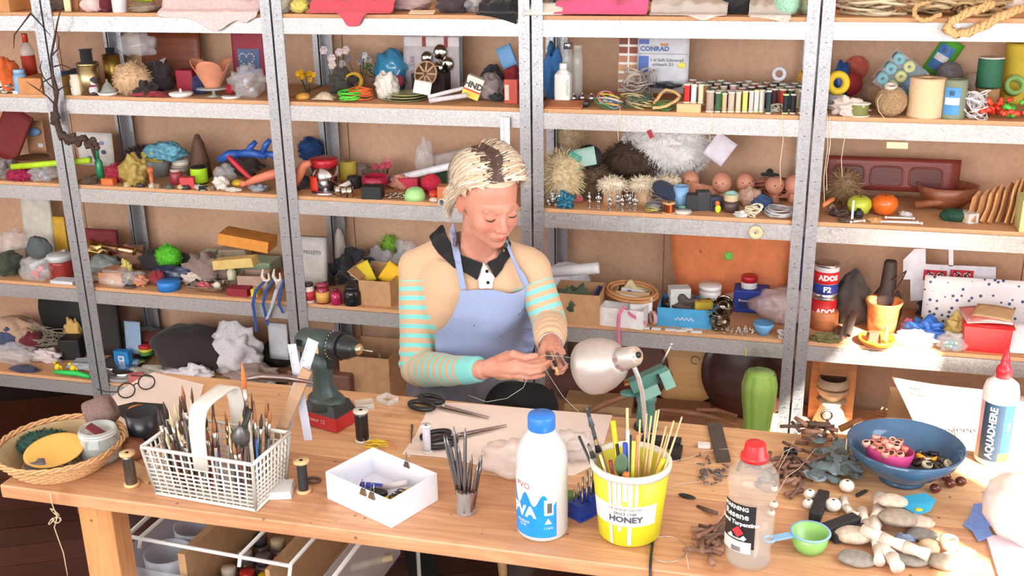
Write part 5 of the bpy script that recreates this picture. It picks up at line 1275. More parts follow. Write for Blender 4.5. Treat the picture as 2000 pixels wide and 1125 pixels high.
jr(3,346,362,26,28,plast((150,50,60)),(190,170,160),'red_jar','dark red jar with pale lid below the tin stack','jar')
bx(3,368,370,27,.03,22,(206,66,70),'red_cube','pinkish red cube box left of the binder clip','box',.3)
for x,c_,lb in((398,(40,38,40),'black binder clip with white arms on the third row'),):
 p_,k_=pos(3,x,376,.03);t_=thing('binder_clip',lb,'clip',p_,.4);part('body',M().add([(-.016,-.010,0),(.016,-.010,0),(.016,.010,0),(-.016,.010,0),(-.016,0,.016),(.016,0,.016)],[(0,1,2,3),(0,1,5,4),(2,3,4,5),(0,4,3),(1,2,5)],None,False),BLACKP,t_)
 for s in(-1,1):part('arm',M().tube([(-.007,s*.010,.003),(-.008,s*.026,.006),(.008,s*.026,.006),(.007,s*.010,.003)],.0011,5),WHITEP,t_)
cr(3,432,372,30,.04,24,(214,208,200),'white_bag','small crumpled white bag left of the yellow lemon','bag',131,.3)
bg(3,440,362,44,.06,34,'pink_packet','clear pinkish packet behind the lemon',132,([(200,120,120)],5,.009))
lt(3,466,368,27,14,[(0,0),(.6,.05),(1,.5),(.7,.9),(0,1)],(222,186,50),'plastic_lemon','yellow plastic lemon half before the mannequin arm','fruit')
ms=M();BP=mat((44,92,176),.4)
for(x0,y0,x1,y1,r_)in((428,312,470,300,.018),(460,300,520,305,.016),(500,276,480,305,.012),(528,272,512,300,.012),(520,300,545,312,.014)):ms.tube([on_y(x0,y0,YF+.14),on_y((x0+x1)/2,(y0+y1)/2-4,YF+.13),on_y(x1,y1,YF+.14)],[r_*.7,r_,r_*.8],8,BP)
solo('blue_toy',ms,None,'bright blue plastic toy with claws behind the red cord','toy')
cr(3,470,345,84,.07,34,(66,50,50),'dark_scraps','dark scraps piled under the blue toy','scraps',133,.35)
solo('red_cord_loop',M().tube([on_y(x,y,YF+.06)for x,y in((446,305),(458,318),(470,330),(486,345),(500,352))],[.008,.009,.010,.009,.006],8),mat((186,40,54),.5),'dark red padded cord curving down before the blue toy','cord')
ARM=mat((222,130,100),.5,0,.05,10,.05)
am=M();P=[on_y(x,y,YF+.035)for x,y in((482,358),(500,350),(520,344),(548,336))];am.tube(P,[.010,.014,.016,.018],12)
for dy_,dz in((-.006,0),(0,.008),(.006,0),(0,-.008)):am.tube([P[0],P[0]+Vector((-.022,dy_,dz-.004))],[.006,.004],8)
solo('doll_limb',am,ARM,'terracotta coloured doll arm lying behind the second post','doll')
am=M();P=[on_y(x,y,YF+.05)for x,y in((575,358),(584,340),(594,322),(606,318))];am.tube(P,[.017,.018,.015,.010],12);solo('doll_limb',am,ARM,'doll leg standing right of the second post beside the red-lid tin','doll')
cr(3,505,376,38,.04,13,(140,142,150),'grey_putty','crumpled grey foil at the front edge under the doll arm','foil',135,.3,.35)
cr(3,455,380,34,.03,8,(214,206,192),'white_chip','flat white chip at the front edge below the lemon','chip',136,.2)
fu(3,592,352,42,.09,46,(40,78,130),'blue_yarn_heap','blue and green yarn heap right of the second post','yarn',24,500,.012,z=.045,dy=.08)
cr(3,586,372,34,.06,30,(52,46,50),'black_sock','black fabric ball under the doll leg','cloth',137)
p_,k_=pos(3,636,374,.09);t_=thing('metal_tin','shiny tin with bright red lid in the third row','tin',p_);part('body',M().lathe([(0,0),(.049,0),(.049,.085),(0,.085)],30),metal_m((210,206,210),.12),t_);part('lid',M().lathe([(0,0),(.0515,0),(.0515,.022),(.048,.024),(0,.024)],30),plast((196,38,52)),t_,(0,0,.085))
solo('tin_plate',M().lathe([(0,0),(.046,0),(.056,.003),(0,.002)],28),STEEL,'flat tin plate under the orange-red tape','plate',pos(3,640,376,.02)[0]-Vector((0,0,.0)))
spl(3,622,374,30,26,(226,60,40),(226,60,40),'orange-red tape roll in front of the red-lid tin','tape_roll','tape',waist=.99)
spl(3,681,352,32,32,(206,180,70),(210,186,80),'mustard tape roll right of the red-lid tin','tape_roll','tape',waist=.98)
spl(3,693,370,28,22,(36,36,38),(40,40,42),'black tape roll before the pink glass bowl','tape_roll','tape',waist=.98)
rod(3,655,372,684,356,.03,.05,.009,(210,200,190),'striped_roll','small white roll leaning by the black tape','roll')
for i,(x,y,w_)in enumerate(((662,382,15),(673,386,13),(684,384,14),(669,376,13))):lt(3,x,y+3,w_,22,[(0,0),(.8,0),(1,.9),(.9,.9),(.7,.1),(0,.1)],metal_m((216,206,196),.15),'metal_cup',['leftmost small silver cup before the red-lid tin','silver cup nearest the shelf edge','rightmost small silver cup','silver cup behind the other three'][i],'cup',group='small silver cups')
lt(3,734,376,50,26,[(0,0),(.6,0),(1,.4),(1,1),(.9,1),(.9,.4),(0,.3)],mat((168,34,66),.3),'glass_bowl','deep pink glass bowl behind the black box','bowl')
flower(3,752,352,40,[(214,130,140),(190,70,90)],'silk_flowers','faded pink silk flowers behind the pink glass bowl',6,44,(90,70,60),9,.013)
cr(3,690,345,70,.06,22,(140,120,112),'clear_scraps','greyish scraps on the round tray behind the mustard tape','scraps',138,.3)
bx(3,729,394,40,.05,24,(30,30,32),'black_box','black plastic box at the front edge of the third row','box',.1)
p_,k_=pos(3,780,394,.06)
for i in range(12):
 a_=i*1.7;x,y=.012*(i%5)-.03,.008*(i%4)-.012;ms=M();ms.ell((0,0,.004),(.010,.007,.003),10,6);ms.tube([(.009,0,.004),(.024,0,.006),(.036,0,.004)],.0016,5)
 solo('spoon',ms,metal_m((190,180,168),.2),'small silver spoon in the heap between the black box and green dome','spoon',p_+Vector((x,y,.0025+.0035*(i//3))),a_,'heaped small spoons')
rod(3,760,352,905,318,.20,.16,.013,(222,220,224),'long_tube','long white tube lying slanted behind the red ball','tube')
sheet(3,915,322,130,34,.27,(168,152,148),'grey_board','long grey cardboard sheet slanting behind the head','board',.5,.1,.004,roll=-.24)
bg(3,832,350,40,.06,70,'clear_bag','tall thin clear bag left of the red ball',140,None,FILM,.25)
ball(3,838,388,40,(196,40,66),'red_ball','crimson string ball left of the person','ball',15,dy=.03)
bx(3,800,372,40,.05,22,(190,34,66),'red_box','crimson box behind the red ball','box',.1)
cr(3,784,372,44,.04,22,(190,130,110),'coral_pieces','pinkish coral branches behind the spoon heap','coral',141,.45)
cr(3,866,365,36,.06,34,(50,78,56),'green_felt','dark green felt behind the person\'s head','felt',142)
lt(3,811,398,43,23,[(0,0),(1,0),(.97,.35),(.75,.8),(.4,.97),(0,1)],(166,214,140),'green_dome','pale lime green half dome at the front edge','dome')
cr(3,848,398,20,.03,8,(216,196,176),'pebble','flat cream pebble right of the lime green dome','pebble',143,.05)
cr(3,848,390,22,.04,16,(214,70,56),'orange_stopper','orange-red cap right of the crimson ball','cap',144,.05,.4)
bx(3,868,396,24,.05,30,(196,116,66),'orange_carton','orange carton beside the person\'s hair, third row','carton',.2)
k_tube(0,.013,mat((206,214,226),.5),'rolled_paper','white rolled paper end sticking out beside the person\'s hair','tube',on_y(862,396,YF-.03),on_y(905,384,YF+.12),20,True)
for i,x in enumerate((983,991)):sheet(2,x,296,11,66,-.012-.006*i,(226,226,232),'paper_strip',['left white paper strip hanging under the beam beside the centre post','right white paper strip hanging beside the centre post'][i],'paper',.02,0,.001).location.z=on_y(x,296,YF-.012).z
# bay 3, third row
CREAM=(216,196,158)
fu(3,1096,405,80,.16,96,CREAM,'sheepskin','cream sheepskin heap beside the centre post, third row','fur',31,1500,.024,dy=.02)
fu(3,1100,330,66,.10,60,(206,184,146),'sheepskin_scrap','smaller cream fur piece on top of the sheepskin heap','fur',32,700,.02,z=.115,dy=.10)
fu(3,1150,400,64,.08,66,(104,82,62),'brown_fur','dark brown fur piece behind the silver figurines','fur',33,900,.026,dy=.05)
fu(3,1222,392,112,.07,64,(92,72,58),'striped_fur_tail','black and brown striped fur tail left of the white fur','fur',34,1300,.024,z=.045,dy=.12)
fu(3,1216,350,50,.06,56,(30,26,26),'black_fur','black fur patch above the striped tail','fur',35,500,.02,z=.07,dy=.11)
fu(3,1190,320,90,.06,50,(78,54,46),'brown_wig','reddish brown wig at the back behind the furs','wig',36,700,.03,z=.12,dy=.24)
q=col_at(1150,YF+.18,ST[3]+.135);solo('black_ball',M().ell((0,0,0),(.046,.046,.044),20,14),mat((44,46,52),.6),'black rubber ball nested in the furs','ball',q)
sheet(3,1113,333,34,32,.10,(56,170,150),'teal_card','teal card tucked in the furs','card',.2,.2,.002,roll=.5);sheet(3,1143,325,48,34,.11,(166,204,192),'mint_card','pale mint card beside the teal one in the furs','card',.25,-.1,.002,roll=-.25)
fu(3,1298,380,168,.20,122,(255,252,246),'white_fur','large white fluffy fur filling the middle of the third row','fur',37,4200,.019,z=.045,dy=.10)
q=col_at(1298,YF+.10,ST[3]+.055);solo('beret',M().ell((0,0,0),(.044,.04,.022),20,10),cloth_m((40,50,72)),'dark blue felt beret under the white fur','hat',q,rot=(.3,.5,0))
sheet(3,1390,312,44,50,.24,(226,220,232),'white_card','white card corner sticking out behind the white fur','card',.05,0,.002,roll=.6)
q=on_y(1270,262,YF-.008);solo('red_tag',M().box((0,0,0),(.014,.002,.026),rz=0),mat((150,30,44),.6),'small dark red tag hanging before the white fur','tag',q,rot=(0,-.5,0))
for i,(x,y,w_,h_,fw)in enumerate(((1196,402,50,34,1),(1256,402,54,40,1),(1302,398,44,34,1))):
 p_,k_=pos(3,x,y,.07);t_=thing('wool_figure',['cream cone block topped with white fluff, left of the figurine group','cream block with a big wool curl behind the figurines','cream wool curl beside the pale blue cup'][i],'wool',p_)
 part('cone',M().lathe([(0,0),(.036,0),(.032,.02),(.022,.055),(0,.06)],20),mat((206,168,132),.8),t_);part('fluff',fur(w_*k_,.05,.045,mat((230,216,192),.95),40+i,500,.018,c=(0,0,.040)),None,t_,kind='stuff')
lt(3,1329,408,31,40,[(0,0),(.80,0),(1,1),(.9,1),(.72,.06),(0,.06)],(134,178,220),'blue_cup','tilted pale blue paper cup in the third row','cup')
fgl=['figurine standing alone leftmost of the silver row','second silver figurine from the left with folded arms','silver figurine third from the left','silver figurine at the back of the group beside the third','silver figurine holding its hips in the middle of the group','silver figurine half hidden behind the middle one','silver figurine with raised rod near the right end','thin silver figurine rightmost of the row']
for i,(x,y,dy_)in enumerate(((1151,407,0),(1169,408,0),(1191,412,0),(1204,410,.02),(1215,413,0),(1222,409,.03),(1230,412,.008),(1240,413,0))):
 p_,k_=pos(3,x,y,.02);ms=M();h_=.050
 ms.tube([(-.003,0,0),(-.003,0,.02),(-.002,0,.027)],[.0022,.003,.0035],7);ms.tube([(.003,0,0),(.003,0,.02),(.002,0,.027)],[.0022,.003,.0035],7)
 ms.tube([(0,0,.024),(0,0,.032),(0,0,.040),(0,0,.044)],[.0045,.0045,.0055,.002],8);ms.ell((0,0,.0485),(.0032,.0035,.0042),8,6)
 for s in(-1,1):ms.tube([(s*.005,0,.041),(s*(.009 if i%2 else .008),-.001,.034),(s*.004,-.003,.029 if i%3 else .036)],.0016,6)
 ms.lathe([(0,0),(.007,0),(.007,.0015),(0,.0015)],12)
 if i==6:ms.tube([(.005,-.003,.02),(.006,-.003,.062)],.001,5)
 solo('figurine',ms,metal_m((206,208,214),.22),fgl[i],'figurine',p_+Vector((0,dy_,0)),(i*.7)%1.4-.7,'silver figurines')
ms=M();rd=random.Random(3)
for i in range(40):ms.ell((rd.uniform(-.03,.03),rd.uniform(-.02,.02),rd.uniform(.004,.045)*(1-.0)),(.006,)*3,7,5)
p_,k_=pos(3,1088,408,.06);solo('bead_heap',ms,mat((206,210,206),.15,.5),'heap of silvery white beads at the left of the third bay row','beads',p_,kind='stuff')
cr(3,1105,412,30,.04,27,(30,110,136),'glass_flower','teal blue glass flower in front of the silvery beads','ornament',151,.5,.15);cr(3,1128,396,22,.03,12,(206,90,104),'pink_feather_tip','pink feather tip right of the glass flower','feather',152,.2)
coil(3,1277,416,34,24,(128,134,144),'wire_coil','grey and yellow wire coils left of the copper spool',12,.0012,seed=9);coil(3,1274,417,30,8,(196,186,70),'wire_coil','yellow thin wire coil under the grey one',4,.0012,seed=10)
p_,k_=pos(3,1306,420,.045);k_spool(.043,.034,metal_m((190,100,60),.25),wood_m((222,184,136),6),'copper_wire_spool','wooden spool of copper wire in the third row','spool',p_,waist=.72)
lt(3,1334,420,33,5,[(0,0),(1,0),(1,1),(0,1)],(214,206,200),'white_disc','white disc lying right of the copper spool','disc');cr(3,1334,411,18,.02,8,(110,170,150),'green_gum','pale green scrap on the white disc','scrap',155)
for i,(x,w_,h_,c_)in enumerate(((1352,24,30,(40,42,46)),(1372,26,36,(52,54,56)),(1394,26,26,(60,66,82)))):bx(3,x,412,w_,.04,h_,c_,'camera_part',['small black camera part next to the pale blue cup','taller black camera part in the middle','blue-grey camera part left of the toucan toy'][i],'camera part',.3*i)
p_,k_=pos(3,1402,418,.03);t_=thing('bird_toy','small orange and yellow bird toy before the brown jar','toy',p_);part('body',M().ell((0,0,.013),(.010,.009,.014),12,8),mat((206,214,50),.5),t_);part('head',M().ell((-.003,0,.031),(.008,.008,.008),12,8),mat((236,120,50),.5),t_);part('beak',M().tube([(-.008,-.004,.031),(-.016,-.008,.028)],[.003,.001],6),mat((40,40,40),.5),t_)
p_,k_=pos(3,1427,417,.05);t_=thing('stoneware_jar','brown stoneware jar with a cream neck, third row right','jar',p_);part('body',M().lathe([(0,0),(.020,0),(.027,.012),(.026,.028),(.020,.036),(0,.036)],26),mat((84,62,56),.4),t_);part('neck',M().lathe([(.020,0),(.023,.004),(.023,.020),(.026,.023),(.021,.023),(.019,.004),(0,.004)],26),mat((214,200,164),.5),t_,(0,0,.035))
cr(3,1427,420,22,.02,10,(140,180,170),'green_wad','pale green wad in the mouth of the stoneware jar','cloth',156);bpy.data.objects['green_wad'].location=p_+Vector((0,0,.050))
for i,(x,y,s_)in enumerate(((1340,355,1.),(1402,352,1.1),(1448,352,1.05),(1505,356,1.),(1542,356,1.))):
 q=col_at(x+8,YF+.24-.02*(i%2),ST[3]+.058);t_=thing('doll',['doll head partly hidden behind the white fur','doll head left in the row, facing up','doll head in the middle of the row','doll head wearing the black flower hat','doll head next to the right post'][i],'doll',q,.3*i-.5)
 part('head',M().ell((0,0,0),(.030*s_,.032*s_,.033*s_),18,12),mat((206,142,116),.55),t_);part('neck',M().lathe([(.018,-.056),(.014,-.03),(.014,-.02)],14),mat((206,142,116),.55),t_)
 part('nose',M().ell((0,-.033*s_,-.002),(.004,.005,.005),8,6),mat((206,142,116),.55),t_)
 for s in(-1,1):part('eye',M().ell((s*.011,-.029*s_,.006),(.0035,.002,.002),8,5),mat((60,44,40),.4),t_)
q=col_at(1503,YF+.20,ST[3]+.098);ms=M();[ms.ell((.017*math.cos(i*1.257),.010*math.sin(i*1.257),0),(.015,.010,.005),10,6)for i in range(5)];ms.ell((0,0,.008),(.012,.01,.012),10,7);solo('flower_hat',ms,BLKF,'black flower-shaped hat on a doll head','hat',q)
tg(3,1500,398,120,.10,50,None,'leather_lacing','bundle of reddish brown leather cords before the doll heads','cord',16,.0024,66,2.4,[(150,92,70),(176,110,84),(128,80,64)])
cr(3,1352,396,80,.07,30,(196,130,100),'orange_fringe','orange-brown fringed cloth right of the white fur','cloth',160,.35)
cr(3,1464,405,46,.06,34,(206,168,146),'linen_pouch','pale linen pouch right of the stoneware jar','pouch',161);cr(3,1488,414,40,.05,26,(52,78,120),'denim_scrap','blue denim scrap beneath the leather cords','cloth',162)
tg(3,1472,428,38,.04,28,(222,208,180),'rope_bundle','small cream rope bundle at the front edge, third row right','rope',8,.0024,67,2.2);cr(3,1446,426,26,.03,10,(206,200,196),'shell_bits','white shell bits left of the cream rope bundle','shell',163,.4,.4)
coil(3,1523,432,62,14,(206,208,216),'clear_line_coil','coil of clear line at the front edge beside the right post',16,.0009,seed=14,cat='line')
q=on_y(1476,454,YF-.0045);ms=M().lathe([(.0045,0),(.022,0),(.023,.003),(.018,.005),(.0045,.006),(.0045,0)],28,T=Matrix.Rotation(PI/2,4,'X'));solo('round_dial',ms,mat((206,188,150),.4),'round cream disc with centre hole stuck on the beam, third bay','disc',q)
q=on_y(1484,680,YF-.0035);solo('yellow_strip',M().box((0,0,0),(.0022,.001,.026)),mat((222,200,70),.6),'tiny yellow strip stuck on the lower beam of the third bay','tape',on_y(1457,688,YF-.0035))
# bay 4, third row
tm=M();WR=wood_m((122,50,42),5,.25,.35)
o=sheet(3,1738,372,246,62,.30,(0,0,0),'wooden_tray','reddish wooden tray with three hollows leaning on the wall','tray',.10,0,.014,WR);kk=mpp(o.location);wq=246*kk;o.location.x+=-.0
for i in range(3):
 cx_=-wq/2+.070+i*.120;rim=[(cx_+.050*math.copysign(abs(math.cos(a))**.45,math.cos(a)),.047+.032*math.copysign(abs(math.sin(a))**.45,math.sin(a)),.0165)for a in[q*PI/20 for q in range(40)]]
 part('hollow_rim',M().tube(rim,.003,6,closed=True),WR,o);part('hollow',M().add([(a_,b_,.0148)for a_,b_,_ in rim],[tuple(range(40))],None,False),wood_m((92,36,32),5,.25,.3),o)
fu(3,1646,405,46,.06,60,(150,120,88),'dried_moss','dried fluffy plant bunch hanging at the left of the right bay','plant',51,500,.03,z=.01)
bush(3,1620,398,22,38,(110,150,70),'green_leaf_sprig','small green leaf sprig beside the right post',8,26,.04)
rod(3,1606,402,1628,388,.03,.06,.007,(206,120,70),'cinnamon_stick','short orange-brown stick beside the dried bunch','stick')
lt(3,1725,402,120,18,[(0,0),(.3,0),(1,.9),(.98,1),(.3,.2),(0,.2)],glass_m((206,200,196),.45),'glass_dish','wide flat glass dish above the apple and pomegranate','dish');bpy.data.objects['glass_dish'].location+=Vector((0,.13,.045))
cr(3,1718,402,40,.04,16,(206,176,130),'dried_husk','dried tan husk lying on the glass dish','husk',165,.4);bpy.data.objects['dried_husk'].location+=Vector((0,.1,.072))
for x,w_,h_,c_,c2,nm,lb in((1677,47,34,(190,200,66),(170,190,60),'green_apple','yellow-green glazed apple in the third row right'),(1726,51,40,(226,110,40),(206,60,40),'pomegranate','orange-red glazed pomegranate right of the green apple')):
 p_,k_=pos(3,x,424,.06);r_=w_*k_/2;o=solo(nm,M().lathe([(0,.12*r_),(.35*r_,.02*r_),(.75*r_,.22*r_),(r_,.8*r_),(.92*r_,1.25*r_),(.5*r_,1.58*r_),(.15*r_,1.52*r_),(0,1.45*r_)],26),mat(c_,.18,0,.18,12,.02),lb,'fruit',p_);part('stalk',M().tube([(0,0,1.44*r_),(.002,0,1.7*r_)],[.0025,.0015],6),mat((90,70,40),.8),o)
lt(3,1846,420,116,44,[(0,0),(.45,0),(.8,.4),(1,1),(.95,1),(.75,.5),(.4,.12),(0,.1)],wood_m((140,84,58),4,.35,.35),'wooden_bowl','dark turned wooden bowl in the third row right','bowl',sy=.8)
rod(3,1786,400,1900,388,.20,.22,.012,wood_m((150,90,60)),'rolling_stick','wooden rolling stick lying behind the dark bowl','stick')
for i,(x,y,w_,c_,nm,lb)in enumerate(((1640,425,34,(70,50,46),'seed_pod','dark seed pods at the front left of the right bay'),(1676,428,16,(46,44,44),'black_stopper','small black cap in front of the green apple'),(1624,420,16,(150,130,110),'grey_pod','small round grey pod beside the post'),(1708,436,28,(200,150,96),'gold_leaf','gold leaf scrap in front of the apple'),(1768,425,24,(206,200,204),'torn_plastic','torn translucent plastic strip right of the pomegranate'),(1652,436,26,(86,66,56),'bark_bits','bark bits at the front edge under the dried bunch'))):
 cr(3,x,y,w_,.03,16 if i<3 else 9,c_,nm,lb,'pod' if i<3 else 'scrap',170+i,.35,.5)
sheet(3,1664,428,4,36,.02,(232,228,222),'white_stick','upright white stick in front of the green apple','stick',.02,0,.003)
for i,(x0,x1,y0,y1)in enumerate(((1662,1688,433,431),(1724,1792,432,434),(1722,1800,437,436),(1730,1784,427,429))):
 ms=M();A_,B_=on_z(x0,y0,ST[3]+.004),on_z(x1,y1,ST[3]+.004)
 for v in(A_,B_):v.y=max(v.y,YF+.012+.012*(i%3))
 A_.z+=.004*(i==3);B_.z+=.004*(i==3);ms.tube([A_,B_],.003,7)
 for e_ in(A_,B_):[ms.ell(e_+Vector((0,s*.003,0)),(.0045,.004,.004),8,5)for s in(-1,1)]
 solo('white_bone',ms,mat((232,230,226),.5),['short white plastic bone left of the gold scrap','upper long white bone before the wooden bowl','long white bone nearest the shelf edge','white bone lying crosswise on the other two'][i],'bone',group='white plastic bones')
o=solo('mesh_sponge',crumple(.085,.05,.035,9,.15),mat((24,66,48),.7,0,.4,200,.6),'dark green mesh pack with a white label band','packet',pos(3,1862,436,.06)[0]);part('label_band',M().box((.040,-.004,.016),(.036,.052,.030),R=Matrix.Rotation(.5,3,'Z')),mat((206,200,196),.5),o)
for i in range(8):
 x=1890+i*15;q=col_at(x,YF+.05+.012*(i%3),ST[3]+.002);q.y=YF+.09-.006*(i%2)
 pts=[(-.02,0),(.035,0),(.045,.04),(.038,.09),(.05,.125+.012*(i%3)),(.01,.135),(-.012,.10),(-.005,.05)]
 o=solo('cork_piece',M().plate([(a_*(1+.08*(i%3)),b_*(.75+.06*i if i<5 else 1.05))for a_,b_ in pts],.005),mat([(206,150,100),(190,138,92),(214,160,106)][i%3],.8,0,.15,80,.3),['foremost leaning cork slab with label stub','second leaning cork slab in the row','third leaning cork slab, notched top','fourth leaning cork slab','taller cork slab fifth in the row','cork slab with wavy edge, sixth in the row','tall cork slab seventh in the row','last cork slab beside the green box'][i],'cork',q,rot=(PI/2,.42,.9+.05*i),group='leaning cork slabs')
bx(3,2002,456,34,.1,62,(196,190,130),'pale_green_box','pale green box at the right picture edge, third row','box')
sheet(2,1752,288,40,12,-.012,(216,200,160),'torn_tape','torn cream masking tape stuck under the beam, right bay','tape',.1,0,.001).location.z=on_y(1752,290,YF-.01).z
